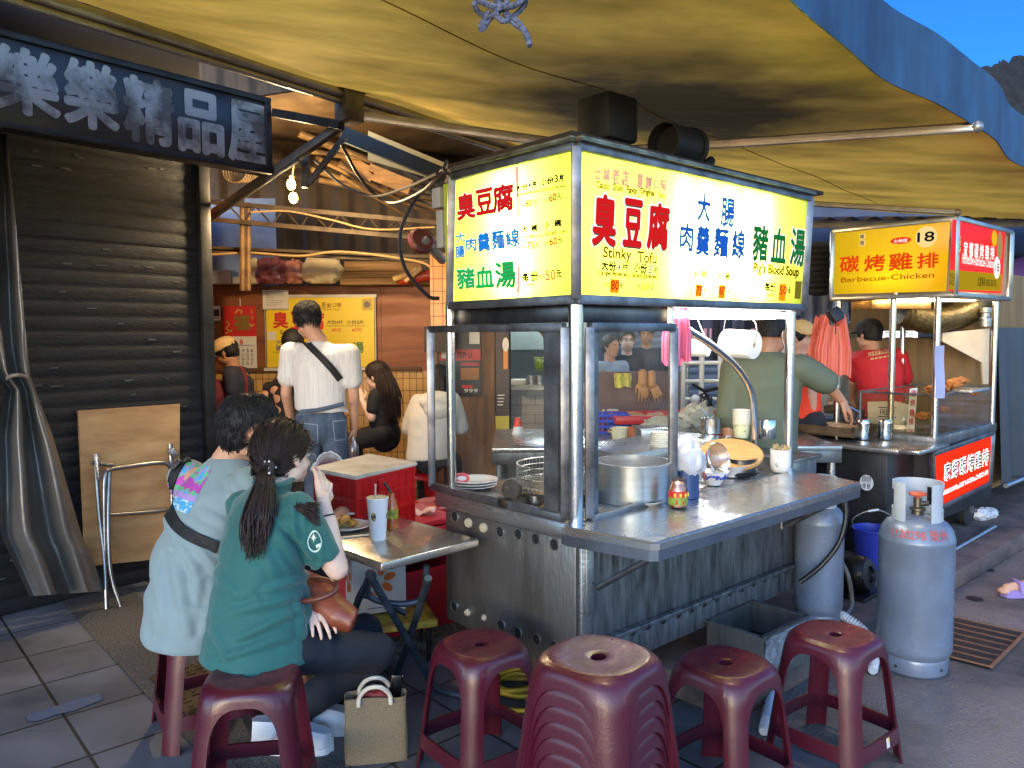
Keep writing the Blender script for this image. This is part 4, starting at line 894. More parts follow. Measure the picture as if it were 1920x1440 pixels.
for a in (.2, .95):
    g = MB(); Mx = MS2 @ Matrix.Translation((a, .1, .21)) @ Matrix.Rotation(R(90), 4, 'X'); g.lathe([(0, -.03), (.07, -.03), (.11, -.02), (.11, .02), (.07, .03), (0, .03)], seg=24, M=Mx); g.build('wheel', mat('tyre_rubber', (0, 0, 0)), chk)
    g = MB(); b2(g, a - .03, a + .03, .06, .14, .2, .3); g.build('wheel_fork', M_fr, chk)
for a, b, z0 in ((0, 0, .86), (1.11, 0, .86), (0, .655, .82), (1.11, .655, .86), (.05, .30, .82)):
    g = MB(); g.cyl(S2(a, b, z0), S2(a, b, 1.80), .021, seg=16); g.build('post', M_ssb, chk)
# display case
g = MB(); zz = 1.135
for p, q in ((S2(.03, .0, .87), S2(.03, .0, zz)), (S2(1.14, .0, .87), S2(1.14, .0, zz)), (S2(.03, .5, .87), S2(.03, .5, zz)), (S2(.03, 0, zz), S2(1.14, 0, zz)), (S2(.03, 0, zz), S2(.03, .5, zz)), (S2(.03, .5, zz), S2(1.14, .5, zz)), (S2(1.14, 0, zz), S2(1.14, .5, zz)), (S2(.03, 0, .87), S2(1.14, 0, .87))): g.bar(p, q, .014, .014)
g.build('case_frame', M_fr, chk)
g = MB(); M_g2 = clearmat('case_glass', (232, 226, 206), .08, .03, .08, (190, 170, 120), patch=5)
g.quad(S2(.03, -.003, .87), S2(1.14, -.003, .87), S2(1.14, -.003, zz), S2(.03, -.003, zz)); g.quad(S2(.027, 0, .87), S2(.027, .5, .87), S2(.027, .5, zz), S2(.027, 0, zz)); g.quad(S2(.03, 0, zz + .002), S2(1.14, 0, zz + .002), S2(1.14, .5, zz + .002), S2(.03, .5, zz + .002)); g.build('case_glass', M_g2, chk, smooth=False)
# sign box
yb, yt = 1.785, 2.262
sg_ = lambda z: [S2(-.012, -.10, z), S2(1.06, -.10, z), S2(1.06, .70, z), S2(-.012, .70, z)]
g = MB(); L2 = sg_(yb); H2 = sg_(yt)
for q in (L2, H2): g.quad(*q)
g.quad(L2[1], L2[2], H2[2], H2[1]); g.quad(L2[2], L2[3], H2[3], H2[2]); g.build('sign_box', M_box, chk, smooth=False)
g = MB()
for q in (L2, H2):
    for i in range(4): g.bar(q[i], q[(i + 1) % 4], .03, .03, bev=.004)
for p, q in zip(L2, H2): g.bar(p, q, .032, .032, bev=.004)
g.build('sign_frame', mat('sign_alu', (176, 174, 166), .3, metal=.9, var=.4, scale=6), chk)
PY = Plate(S2(-.018, 0, yb), -E2, -E1); PR = Plate(S2(0, -.106, yb), E1, -E2)
g = MB(); g.quad(*[onpl(u, v, PY.O, PY.N) for u, v in ((1560, 431), (1782, 409), (1774, 546), (1557, 552))]); g.build('yellow_panel', panelmat('backlit_amber', (222, 192, 22), .42), chk, smooth=False)
g = MB(); g.quad(*[onpl(u, v, PR.O, PR.N) for u, v in ((1786, 411), (1886, 431), (1878, 550), (1778, 546))]); g.build('red_panel', panelmat('backlit_red', (222, 26, 14), .62), chk, smooth=False)
g = MB(); g.cyl(S2(.10, .1, 1.93), S2(.10, .6, 1.93), .013, seg=8); g.build('sign_lamp', emat('tube_soft', (255, 240, 210), 2.2), chk)
EV = emat('print_vermilion', (226, 70, 16), .85); t = PY.text
PY.disc(1737, 444, 21, emat('print_cream', (246, 214, 140), .85), asp=1.0); t('18', 1720, 455, 1753, 433, EK, .03, h=.004)
PY.disc(1689, 451, 20, emat('print_redoval', (224, 60, 24), .85), asp=.34); t('士林店', 1676, 456, 1702, 447, EW, .01, h=.004)
for ch, uL, vB, uR, vT in (('維', 1613, 448, 1621, 439), ('榮', 1613, 461, 1621, 451)): PY.rect(uL - 1, vB + 1, uR + 1, vT - 1, emat('print_cream', (0, 0, 0))); t(ch, uL, vB, uR, vT, EK, .02, h=.004)
for ch, uL, vB, uR, vT in (('碳', 1574, 512, 1612, 478), ('烤', 1620, 510, 1660, 476), ('雞', 1666, 508, 1712, 472), ('排', 1719, 504, 1761, 472)): t(ch, uL, vB, uR, vT, EV, .03)
t('Barbecue-Chicken', 1577, 530, 1752, 510, emat('print_rust', (176, 74, 10), .8), .02)
PY.rect(1560, 544, 1768, 534, emat('print_drip', (150, 124, 30), .45), h=.0012)
PY.build('yellow_lettering', chk)
t = PR.text
PR.poly(((1779, 543), (1876, 546), (1878, 514), (1781, 506)), emat('print_mustard', (190, 160, 30), .65), h=.001)
for i, ch in enumerate('家鄉碳烤雞排'): t(ch, 1806 + i * 10, 484 + i * .4, 1814.5 + i * 10, 453 + i * 1.9, EW, .02)
t('Hometown-Barbecue-Chicken', 1803, 494, 1863, 485, EW, .01)
PR.disc(1869, 502, 6, EW, asp=1.15); t('18', 1865, 509, 1873, 494, EK, .02, h=.004); PR.disc(1864, 447, 5, emat('print_gold', (236, 190, 40), .8), asp=1); PR.disc(1874, 461, 5.5, emat('print_tan', (180, 150, 100), .7), asp=1.6)
for ch, uL, vB, uR, vT in (('維', 1795, 452, 1800, 444), ('榮', 1795, 470, 1800, 456)): PR.rect(uL - 1, vB + 1, uR + 1, vT - 1, emat('print_cream', (0, 0, 0)), h=.0015); t(ch, uL, vB, uR, vT, EK, .02, h=.004)
t('WELLYEN', 1780, 522, 1797, 514, EK, .005); t('SINCE 1988', 1779, 534, 1797, 526, EK, .005); t('加盟專線 0800-000-756', 1832, 536, 1868, 523, EK, .005)
PR.build('red_lettering', chk)
# lower lit sign
PL = Plate(S2(0, -.022, .3), E1, -E2)
g = MB(); q4 = [onpl(u, v, PL.O, PL.N) for u, v in ((1747, 852), (1861, 812), (1855, 905), (1753, 956))]; g.quad(*q4); g.build('lower_sign_panel', emat('backlit_scarlet', (238, 44, 22), 1.25), chk, smooth=False)
g = MB()
for i in range(4): g.bar(q4[i], q4[(i + 1) % 4], .03, .03, bev=.003)
g.build('lower_sign_frame', M_fr, chk)
for i, ch in enumerate('家鄉碳烤雞排'): u = 1770 + i * 14.2; PL.text(ch, u, 902 - i * 5.6, u + 13, 866 - i * 5.0, emat('print_navy', (20, 24, 60), .5), .012, halo=emat('print_glare', (255, 255, 255), 1.6), hb=.06, h=.004)
PL.text('Hometown-Barbecue-Chicken', 1768, 931, 1852, 882, emat('print_glare', (0, 0, 0)), .0, h=.004) if 0 else None
for i, ch in enumerate('Hometown-Barbecue-Chicken'):
    u = 1768 + i * 3.38; PL.text(ch, u, 929 - i * 1.62, u + 3.1, 919 - i * 1.62 + (4 if ch in '-' else 0), emat('print_glare', (0, 0, 0)), .03)
PL.build('lower_lettering', chk)
# white round emblem on the cabinet side
PE = Plate(S2(-.424, .3, .4), -E2, -E1); PE.disc(1625, 905, 13, M_wh, asp=2.1 * .55, h=.002); PE.text('酒精燒烤', 1616, 903, 1634, 893, emat('sticker_blue', (40, 60, 110), .25), h=.004); PE.text('暖 棚', 1618, 915, 1632, 907, emat('sticker_blue', (0, 0, 0)), h=.004); PE.build('round_emblem', chk)
# lamp, hood, duct
g = MB(); g.cyl(at(1671, 561, 5.3), at(1846, 561, 5.9), .017, seg=10); g.build('tube_lamp', emat('lamp_warm', (255, 226, 186), 40.), chk)
g = MB(); p, q = at(1615, 570, 5.4), at(1726, 570, 5.75); g.bar(p, q, .16, .075, bev=.004); g.build('lamp_reflector', mat('brass_foil', (170, 130, 70), .35, metal=.8, bump=.6, bscale=20), chk)
g = MB(); pts = smoothpath([at(1690, 585, 5.9), at(1745, 600, 5.9), at(1800, 590, 6.0), at(1850, 556, 6.1)], 10)
g.tube(pts, [.10 + .008 * (i % 2) for i in range(len(pts))], 16); g.build('flexible_duct', mat('duct_foil', (96, 84, 50), .4, metal=.6, var=.4, scale=20, bump=.8, bscale=50), chk)
g = MB(); q = [at(u, v, 5.9) for u, v in ((1766, 624), (1854, 616), (1852, 720), (1842, 720), (1840, 680), (1766, 640))]; f = g.bm.faces.new([g.bm.verts.new(p) for p in q]); g.build('hood_plate', mat('cream_plate', (206, 190, 160), .4, var=.2), chk, solid=.02, smooth=False)
g = MB(); c = at(1847, 612, 5.9); g.lathe([(0, 0), (.04, 0), (.042, .06), (.03, .075), (.03, .10), (.04, .105), (.04, .14), (0, .145)], c, 20); g.build('exhaust_motor', M_ss, chk)
# --- things on it
def chicken(u, v, Y, w_, seed, label, ry=0.):
    c = at(u, v, Y); g = MB(); r = px(w_, Y) / 2
    g.blobby(c + UP * r * .35, (r, r * .7, r * .38), .45, 3.2, 26, 18, seed=seed, M=Matrix.Rotation(ry, 3, 'Y')); return one(g, 'fried_chicken', mat('fried_crust', (206, 132, 54), .6, col2=(150, 84, 30), scale=30, bump=.9, bscale=70), label, 'fried chicken', c, 'fried chicken in the display case')
g = MB(); ct_ = at(1795, 728, 5.45); g.box(ct_ + UP * -.01, (.36, .3, .02), rz=SROT, bev=.006); one(g, 'warming_tray', M_ss, 'steel tray holding fried chicken on top of the glass case', 'tray', ct_ - UP * .02)
chicken(1790, 726, 5.4, 46, 3, 'big golden fried chicken cutlet piled highest on the steel tray', -.25); chicken(1757, 736, 5.35, 40, 8, 'golden fried chicken piece at the left end of the steel tray')
chicken(1820, 742, 5.5, 26, 15, 'small fried chicken strip at the right end of the steel tray')
chicken(1768, 772, 5.25, 26, 21, 'fried chicken piece leaning inside the glass case'); chicken(1733, 786, 5.2, 34, 33, 'fried chicken piece lying low behind the price strip')
for u, lb in ((1617, 'left one of two steel pepper shakers on the barbecue stall counter'), (1659, 'right one of two steel pepper shakers on the barbecue stall counter')):
    c = gz(u, 823, .832); j = T('pepper_shaker', lb, 'shaker', c, 0, 'steel shakers'); g = MB(); g.lathe([(0, 0), (.042, 0), (.043, .003), (.043, .105), (0, .106)], c, 24); g.build('body', M_ssb, j); g = MB(); g.lathe([(.0445, .104), (.0445, .128), (.04, .134), (0, .136)], c, 24); g.build('lid', M_ssb, j)
c = gz(1672, 812, .832); j = T('napkin_holder', 'steel napkin holder with paper sleeves reading FRESH', 'napkin holder', c)
g = MB(); X_ = (E1 * .35 - E2 * .94).normalized(); Mx = frame(X_, UP, c + V((0, .06, 0)))
for x in (-.13, .13): g.box((x, 0, .05), (.004, .12, .1), Mx)
g.box((0, .06, .05), (.26, .004, .10), Mx); g.box((0, -.06, .03), (.26, .004, .06), Mx); g.build('tray', M_ss, j)
for i in range(5):
    g = MB(); g.box((-.03 + .02 * i, -.04 + .02 * i, .115), (.19, .006, .21 - .006 * i), Mx @ Matrix.Rotation(R(-6), 4, 'X') @ Matrix.Rotation(R(2 * i - 3), 4, 'Y'), .002); g.build('paper_sleeve', mat('paper_sleeve', (222, 212, 190), .7, var=.08), j)
PN = Plate((Mx @ Matrix.Rotation(R(-6), 4, 'X') @ V((-.03, -.0445, .115))), (Mx.to_3x3() @ V((1, 0, 0))), (Mx.to_3x3() @ Matrix.Rotation(R(-6), 3, 'X') @ V((0, -1, 0)))); PN.text('FRESH', 1650, 778, 1677, 768, mat('ink_dark', (50, 46, 44), .8), .01); PN.rect(1647, 764.5, 1680, 764, mat('ink_dark', (0, 0, 0))); PN.rect(1647, 782, 1680, 781.5, mat('ink_dark', (0, 0, 0))); PN.build('lettering', j)
p0 = gz(1712, 819, .832); j = T('price_strip', 'narrow white price strip with vertical red characters standing by the case', 'sign', p0); PP = Plate(p0 + V((0, -.004, 0)), V((1, 0, 0)), V((0, -1, 0)))
g = MB(); g.quad(*[onpl(u, v, p0, V((0, -1, 0))) for u, v in ((1699, 818), (1713, 820), (1720, 727), (1706, 729))]); g.build('board', M_wh, j, solid=.004, smooth=False)
for ch, u, v in (('碳', 1708, 744), ('烤', 1706, 762), ('雞', 1705, 780), ('排', 1703, 797)): PP.text(ch, u, v, u + 10, v - 13, mat('sign_red', (190, 36, 30), .6), .02)
PP.text('100', 1701, 814, 1712, 804, mat('sign_red', (0, 0, 0)), .02); PP.build('lettering', j)
p0 = at(1762, 648, 4.85); g = MB(); g.grid(lambda a, b: p0 + V(((a - .5) * .06 + .01 * b, .006 * math.sin(b * 6), -.33 * b)), 4, 10); j = one(g, 'paper_strip', mat('blue_paper', (150, 160, 196), .7, var=.15), 'pale blue paper strip hanging from the barbecue stall corner post', 'paper strip', p0)
def gridtray(u, v, w_, label, sz):
    c = gz(u, v, .85); j = T('griddle', label, 'griddle', c, 0, 'griddles on the barbecue stall'); g = MB(); Mx = frame(E1, UP, c); g.box((0, 0, .02), (sz[0], sz[1], .035), Mx, .004)
    g.build('pan', mat('scorched_steel', (120, 100, 76), .45, metal=.6, col2=(64, 50, 38), scale=8), j); g = MB()
    for x, y in ((-sz[0] / 2, 0), (sz[0] / 2, 0)): g.box((x, 0, .05), (.008, sz[1], .035), Mx)
    for y in (-sz[1] / 2, sz[1] / 2): g.box((0, y, .05), (sz[0], .008, .035), Mx)
    g.build('rim', mat('scorched_steel', (0, 0, 0)), j)
    g = MB(); rd = random.Random(u)
    for i in range(7): g.blobby(c + E1 * rd.uniform(-.12, .12) + E2 * rd.uniform(-.12, .12) + UP * .05, (.06, .05, .014), .3, 3, 12, 8, seed=i + u)
    o = g.build('marinated_chicken', mat('raw_chicken', (190, 150, 104), .5, var=.35, scale=20), j); o['kind'] = 'stuff'
gridtray(1560, 812, 0, 'wide scorched steel griddle nearest the tofu stall', (.36, .46)); gridtray(1592, 775, 0, 'smaller griddle pan under the vendor hand with tongs', (.3, .3))
# black gadget on the post
g = MB(); c = at(1567, 590, 4.45); g.box(c, (.075, .04, .075), frame(V((.8, .5, .35)), V((-.3, .2, .9)), c) @ Matrix.Translation(-c), .012) if 0 else g.box((0, 0, 0), (.08, .04, .08), frame(V((.85, .3, .4)), V((-.35, .2, .9)), c), .014)
g.tube([c - UP * .03, c - UP * .11], .004, 6); one(g, 'phone_speaker', mat('matte_black', (26, 26, 27), .55), 'small square black device clipped to the barbecue stall post', 'device', c - UP * .06)
# covered stall at the right edge
cs = T('covered_stall', 'closed stall wrapped in dark grey tarpaulin at the right edge', 'stall', S2(2.3, .4), SROT)
g = MB(); b2(g, 1.36, 4.0, .05, 1.2, 1.56, 2.0, .01); b2(g, 1.38, 4.0, .1, 1.2, .3, 1.5, .01); g.build('stall_body', mat('olive_board', (128, 106, 70), .75, var=.35, scale=3, stretch=(6, 6, .6)), cs)
g = MB(); g.grid(lambda a, b: S2(1.30 + 2.5 * a, .035 - .03 * math.sin(a * 38) * (b * .9 + .15) - .06 * b, 1.58 - 1.2 * b), 90, 12); g.build('tarpaulin', mat('slate_tarp', (54, 54, 60), .5, var=.25, scale=3, bump=.2), cs, ang=180)
g = MB(); g.cyl(S2(1.27, -.06, .38), S2(4, -.06, .38), .018); g.build('bottom_bar', M_alu, cs)
g = MB(); c = gz(1838, 975, .115)
for i in range(3): g.blobby(c + V((.05 * i, .03 * i, .04)), (.07, .05, .045), .5, 3, 16, 12, seed=i * 7)
one(g, 'litter', mat('film_white', (0, 0, 0)), 'crumpled clear plastic litter on the kerb under the barbecue stall', 'litter', c)
g = MB(); p, q = gz(1787, 1032, .13), gz(1866, 987, .13); g.cyl(p, q, .012); one(g, 'pipe', M_alu, 'thin grey pipe lying along the kerb beside the barbecue stall', 'pipe', p)
# ================================================================ EATERY ROOM BEHIND
BY = 7.2
def fr(mb, u0, v0, u1, v1, Y, d=.02, bev=0., mi=0):
    """board facing the camera: pixel box on its front face at distance Y, thickness d going back"""
    a = at(u0, v0, Y); b = at(u1, v1, Y); return mb.box(((a.x + b.x) / 2, Y + d / 2, (a.z + b.z) / 2), (abs(b.x - a.x), d, abs(a.z - b.z)), None, bev, mi)
hut = T('eatery', 'open fronted eatery room with plywood and tiled back wall and lattice roof beams', 'eatery', at(600, 900, 7.0) * 1 - UP * at(600, 900, 7.0).z)
M_ply = mat('old_plywood', (150, 88, 46), .55, col2=(104, 54, 26), scale=1.6, stretch=(.7, 1, 6), bump=.15, rvar=.1, contrast=(.3, .7))
g = MB(); fr(g, 300, 534, 500, 693, BY, .03); fr(g, 501, 536, 716, 693, BY, .03); fr(g, 714, 538, 830, 695, BY - .02, .05); fr(g, 480, 545, 800, 690, BY + .031, .02); g.build('plywood_wall', M_ply, hut)
def tilem(name, c1, c2, mort, bw, bh, off=0.):
    m = bpy.data.materials.new(name); m.use_nodes = True; n = m.node_tree.nodes; l = m.node_tree.links; b = n['Principled BSDF']; b.inputs['Roughness'].default_value = .3
    tc = n.new('ShaderNodeTexCoord'); mp = n.new('ShaderNodeMapping'); mp.inputs['Rotation'].default_value = (R(90), 0, 0); l.new(tc.outputs['Object'], mp.inputs[0])
    br = n.new('ShaderNodeTexBrick'); br.offset = off; br.squash = 1; br.inputs['Scale'].default_value = 1; br.inputs['Brick Width'].default_value = bw; br.inputs['Row Height'].default_value = bh; br.inputs['Mortar Size'].default_value = .004
    for k, c in (('Color1', c1), ('Color2', c2), ('Mortar', mort)): br.inputs[k].default_value = (*lin(c), 1)
    l.new(mp.outputs[0], br.inputs['Vector']); l.new(br.outputs[0], b.inputs['Base Color'])
    bp = n.new('ShaderNodeBump'); bp.inputs['Strength'].default_value = .5; bp.inputs['Distance'].default_value = .004; bp.invert = True; l.new(br.outputs['Fac'], bp.inputs['Height']); l.new(bp.outputs[0], b.inputs['Normal'])
    return m
M_tl = tilem('ochre_tile', (208, 164, 96), (190, 144, 80), (120, 92, 60), .062, .115)
g = MB(); a = at(300, 696, BY); b = at(845, 696, BY); g.box(((a.x + b.x) / 2, BY + .01, a.z / 2), (b.x - a.x, .05, a.z)); g.build('tiled_wall', M_tl, hut)
g = MB(); fr(g, 300, 690, 790, 696, BY - .04, .06, .002); g.build('ledge', mat('ledge_wood', (96, 62, 36), .6), hut)
g = MB(); a = at(806, 470, 6.3); b = at(852, 612, 6.3); g.box(((a.x + b.x) / 2, 6.36, (a.z + b.z) / 2 - .02), (b.x - a.x, .14, a.z - b.z)); g.build('tiled_pillar', tilem('orange_tile', (206, 140, 70), (186, 118, 56), (110, 70, 40), .075, .10), hut)
g = MB(); fr(g, 795, 612, 852, 660, 6.32, .12); fr(g, 806, 596, 850, 611, 6.3, .14, mi=0); g.build('pillar_foot', mat('dark_wood', (54, 36, 26), .6), hut)
# right hand return wall with posters, then the far kitchen
M_wd = mat('wall_timber', (132, 96, 62), .6, col2=(96, 66, 40), scale=2, stretch=(8, 8, .8), bump=.2)
g = MB(); fr(g, 800, 600, 930, 1010, 6.55, .06); g.build('timber_wall', M_wd, hut)
g = MB(); fr(g, 924, 560, 1100, 655, 8.8, .05); g.build('kitchen_wall', mat('kitchen_wall', (132, 146, 140), .5, var=.25, scale=2), hut)
g = MB(); fr(g, 924, 730, 1120, 860, 8.2, .08); g.build('subway_tiles', tilem('subway_tile', (216, 206, 196), (204, 194, 184), (160, 148, 140), .2, .1, .5), hut)
g = MB(); fr(g, 924, 722, 1110, 731, 8.1, .3); g.build('kitchen_counter', M_ss, hut)
# roof and beams
M_rib = mat('ribbed_brown_sheet', (92, 72, 46), .6, col2=(60, 44, 28), scale=2, metal=.2)
g = MB()
def backsheet(a, b):
    u = 250 + 700 * a; p = at(u, 540, 7.75); q = at(u, 60, 7.75); z = p.z + (q.z - p.z) * b; k = p.x * 7
    return V((p.x, 7.75 + .03 * max(-.6, min(.6, math.sin(k * 2 * math.pi / 2.2))), z))
g.grid(backsheet, 260, 1); g.build('corrugated_wall', M_rib, hut, ang=30)
g = MB(); fr(g, 395, 375, 455, 540, 7.3, .006); fr(g, 458, 372, 520, 540, 7.32, .006); g.build('plastic_window', mat('blue_pvc_sheet', (128, 150, 190), .35, var=.25, scale=4), hut)
g = MB(); g.quad(at(250, 215, 5.3), at(900, 120, 5.3), at(960, 300, 7.9), at(250, 240, 7.9)); o = g.build('ceiling_sheet', mat('ceiling_tin', (104, 84, 58), .5, metal=.3, col2=(64, 50, 36), scale=3), hut, solid=.01)
M_ang = mat('rusty_angle', (88, 72, 50), .6, metal=.3, col2=(54, 42, 30), scale=9)
def truss(uv0, uv1, uw0, uw1, Y, n):
    g = MB(); a0, a1, b0, b1 = at(*uv0, Y), at(*uv1, Y), at(*uw0, Y), at(*uw1, Y)
    g.bar(a0, a1, .035, .035); g.bar(b0, b1, .035, .035)
    for i in range(n):
        t0 = (i + .0) / n; t1 = (i + .5) / n; t2 = (i + 1) / n
        g.cyl(a0.lerp(a1, t0), b0.lerp(b1, t1), .008, seg=6); g.cyl(b0.lerp(b1, t1), a0.lerp(a1, t2), .008, seg=6)
    g.build('lattice_beam', M_ang, hut)
truss((372, 376), (850, 421), (380, 410), (850, 452), 6.3, 9); truss((378, 465), (830, 484), (378, 470), (830, 490), 6.5, 1); truss((500, 300), (860, 372), (500, 322), (860, 392), 6.8, 6)
g = MB()
for p, q, r in (((560, 250), (845, 362), .03), ((585, 318), (840, 400), .022), ((600, 338), (845, 378), .02), ((570, 282), (838, 322), .02), ((600, 300), (850, 425), .016), ((640, 330), (842, 455), .014)): g.cyl(at(*p, 6.1), at(*q, 6.9), r, seg=8)
for u, w_ in ((455, .025), (466, .02)): g.cyl(at(u, 380, 6.35), at(u, 545, 6.35), w_, seg=8)
g.build('roof_pole', mat('bamboo_pole', (140, 108, 62), .6, col2=(90, 66, 38), scale=8), hut)
g = MB()
for u0, v0, u1, v1, Y in ((590, 305, 830, 372, 7.0), (640, 300, 700, 330, 6.4), (690, 320, 770, 352, 6.4)): g.bar(at(u0, v0, Y), at(u1, v1, Y), .03, .12)
g.build('roof_plank', mat('roof_plank', (150, 110, 64), .7, var=.5, scale=5, stretch=(1, 6, 6)), hut)
g = MB(); g.grid(lambda a, b: at(690 + 180 * a, 245 + 75 * a + 55 * b * (1 - .4 * a), 5.6 + .3 * b), 10, 6); g.build('zinc_flashing', mat('zinc_flash', (176, 184, 184), .3, metal=.8, var=.2, bump=.2, bscale=6), hut)
g = MB(); g.bar(at(640, 250, 5.3), at(835, 330, 5.6), .03, .10); g.build('dark_fascia', mat('fascia_green', (44, 54, 54), .6, var=.3), hut)
# steel knee braces carrying the awning
g = MB(); y_ = bx.y
g.bar(at(640, 235, y_ + .1), at(383, 413, 5.35), .05, .05, bev=.004); g.bar(at(560, 300, y_ + .15), at(383, 413, 5.35) + UP * .0, .02, .02); g.build('knee_brace', mat('brace_steel', (72, 70, 68), .5, metal=.4, col2=(48, 44, 40), scale=8), hut)
g = MB(); g.bar(at(574, 280, 5.1), at(572, 352, 5.1), .04, .04); g.bar(at(648, 255, 5.1), at(578, 345, 5.1), .035, .035); g.bar(at(515, 212, 5.0), at(640, 235, 4.7), .05, .05); g.build('roof_strut', M_dk, hut)
# eatery floor
g = MB(); g.quad(V((-3.5, 5.2, .012)), V((.6, 5.4, .012)), V((.6, 9.5, .012)), V((-3.5, 9.5, .012))); struct(g, 'eatery_floor', mat('greasy_floor', (78, 66, 54), .4, var=.5, scale=3))
# side wall of the closed shop inside
g = MB(); a = Fw(1.2, -.1, 0); g.bar(a + UP * 1.35, V((-3.15, 7.3, 1.35)), .04, 2.7); one(g, 'partition_wall', M_ply, 'bare plywood partition running back behind the shutter jamb', 'wall', a)
# bulbs
bl = T('light_bulb', 'pair of bare glowing light bulbs hanging in the eatery', 'light', at(548, 330, 5.5))
g = MB(); g.tube([at(552, 300, 5.5), at(548, 330, 5.5)], .006); g.lathe([(0, .03), (.018, .03), (.02, 0), (0, 0)], at(547, 338, 5.5)); g.build('socket', mat('socket_brown', (70, 50, 34), .5), bl)
g = MB()
for u, v in ((546, 346), (550, 371)): g.ball(at(u, v, 5.5), (.03, .03, .038))
g.build('bulb', emat('bulb_glow', (255, 196, 96), 60.), bl)
for i, (u, v) in enumerate(((546, 346), (550, 371))):
    ld = bpy.data.lights.new('bulb_light', 'POINT'); ld.energy = 58; ld.color = (1.0, .72, .38); ld.shadow_soft_size = .06
    lo = bpy.data.objects.new('bulb_light', ld); COL.objects.link(lo); lo.location = at(u + 2, v - 2, 5.38); 
# --- things on the wall and shelf
j = T('menu_board', 'yellow menu board hanging on the plywood wall behind the standing man', 'menu board', at(600, 692, BY - .03)); yb_ = BY - .035
g = MB(); fr(g, 498, 556, 703, 691, yb_, .02); g.build('board', mat('board_yellow', (232, 200, 34), .45, var=.06), j)
g = MB()
for q in ((495, 553, 706, 557), (495, 690, 706, 694), (495, 557, 499, 690), (702, 557, 706, 690)): fr(g, *q, yb_ - .006, .026)
g.build('frame', mat('pale_frame', (200, 196, 186), .4), j)
PM = Plate(V((0, yb_ - .001, 1.2)), V((1, 0, 0)), V((0, -1, 0))); t = PM.text
MR, MK, MBu, MG, MBr = mat('paint_red', (196, 30, 30), .6), mat('paint_black', (34, 30, 30), .6), mat('paint_blue', (36, 60, 130), .6), mat('paint_green', (24, 110, 60), .6), mat('paint_brown', (120, 84, 20), .6)
for ch, uL, vB, uR, vT in (('臭', 512, 616, 540, 584), ('豆', 545, 618, 575, 585), ('腐', 580, 618, 608, 585)): t(ch, uL, vB, uR, vT, MR, .03)
t('Stinky Tofu', 525, 628, 590, 619, MK, .01)
for ch, uL, vB, uR, vT in (('原', 603, 578, 611, 567), ('創', 613, 577, 621, 568), ('口', 624, 576, 630, 569), ('味', 632, 576, 640, 567)): t(ch, uL, vB, uR, vT, MBr, .01)
t('Original Taste', 605, 583, 637, 578, MBr)
t('大份4片', 613, 608, 643, 600, MK, .01); t('小份3片', 650, 608, 682, 600, MK, .01); t('Large(4pieces)', 611, 613, 646, 609, MBr); t('Small(3pieces)', 650, 613, 684, 609, MBr); t('80元', 622, 622, 640, 615, MR, .01); t('60元', 660, 622, 678, 615, MR, .01)
t('大', 518, 647, 527, 637, MBu, .01); t('腸', 518, 658, 527, 648, MBu, .01); t('肉', 529, 656, 541, 641, MBu, .02); t('羹', 545, 656, 560, 640, MBu, .02); t('Pork Large Intestine', 512, 663, 575, 659, MBr)
t('豬', 618, 662, 636, 643, MG, .02); t('血', 640, 662, 658, 643, MG, .02); t('湯', 662, 662, 682, 641, MG, .02); t("Pig's Blood Soup", 628, 669, 670, 664, MBr); t('50元', 652, 678, 668, 671, MR, .01)
PM.rect(501, 638, 517, 622, mat('paper_white', (210, 204, 190), .7)); PM.rect(679, 582, 698, 560, mat('stamp_tan', (190, 160, 70), .6)); PM.disc(688, 571, 6, mat('stamp_ink', (110, 100, 90), .6), h=.003)
PM.build('lettering', j)
j = T('certificate', 'white framed certificate pinned above the yellow menu board', 'certificate', at(516, 580, BY - .05)); g = MB(); fr(g, 492, 544, 541, 580, BY - .05, .012); g.build('frame', mat('paper_white', (0, 0, 0)), j)
PC = Plate(V((0, BY - .051, 1.5)), V((1, 0, 0)), V((0, -1, 0))); rd = random.Random(2)
for i in range(8): PC.rect(499, 552 + i * 3.1, 499 + rd.uniform(12, 36), 551.2 + i * 3.1, mat('faint_ink', (130, 120, 110), .8))
PC.rect(494, 579, 539, 578.4, MK); PC.rect(494, 546.6, 539, 546, MK); PC.build('print', j)
j = T('calendar', 'red lunar new year calendar with white June page on the plywood wall', 'calendar', at(451, 690, BY - .05)); g = MB(); fr(g, 418, 574, 481, 631, BY - .04, .006, mi=0); fr(g, 419, 631, 482, 690, BY - .042, .006, mi=1); fr(g, 449, 560, 451, 575, BY - .04, .006, mi=1); g.build('sheet', [mat('lucky_red', (186, 34, 30), .5), mat('paper_white', (0, 0, 0))], j)
PC = Plate(V((0, BY - .0425, 1.5)), V((1, 0, 0)), V((0, -1, 0))); t = PC.text; MGo = mat('gold_ink', (206, 166, 80), .4, metal=.3)
t('福', 438, 620, 468, 590, mat('olive_gold', (130, 110, 46), .45, metal=.3), .04)
PC.line([(440, 588), (446, 581), (454, 583), (452, 588)], 3, MGo); PC.line([(425, 602), (430, 608), (424, 616), (434, 622)], 3, MGo); PC.line([(464, 604), (472, 612), (476, 608)], 3, MGo); PC.line([(422, 626), (436, 618)], 2, MGo); t('馬', 470, 590, 474, 580, MGo); t('年', 471, 600, 475, 592, MGo)
t('6', 450, 646, 456, 634, MR, .02, h=.004); PC.rect(430, 648, 478, 647, MBu, h=.003)
for r_ in range(4):
    for c_ in range(6): t(str((r_ * 7 + c_) % 30 + 1), 429 + c_ * 8.4, 660 + r_ * 8, 433 + c_ * 8.4, 654 + r_ * 8, MK if c_ else MR, h=.004)
PC.build('print', j)
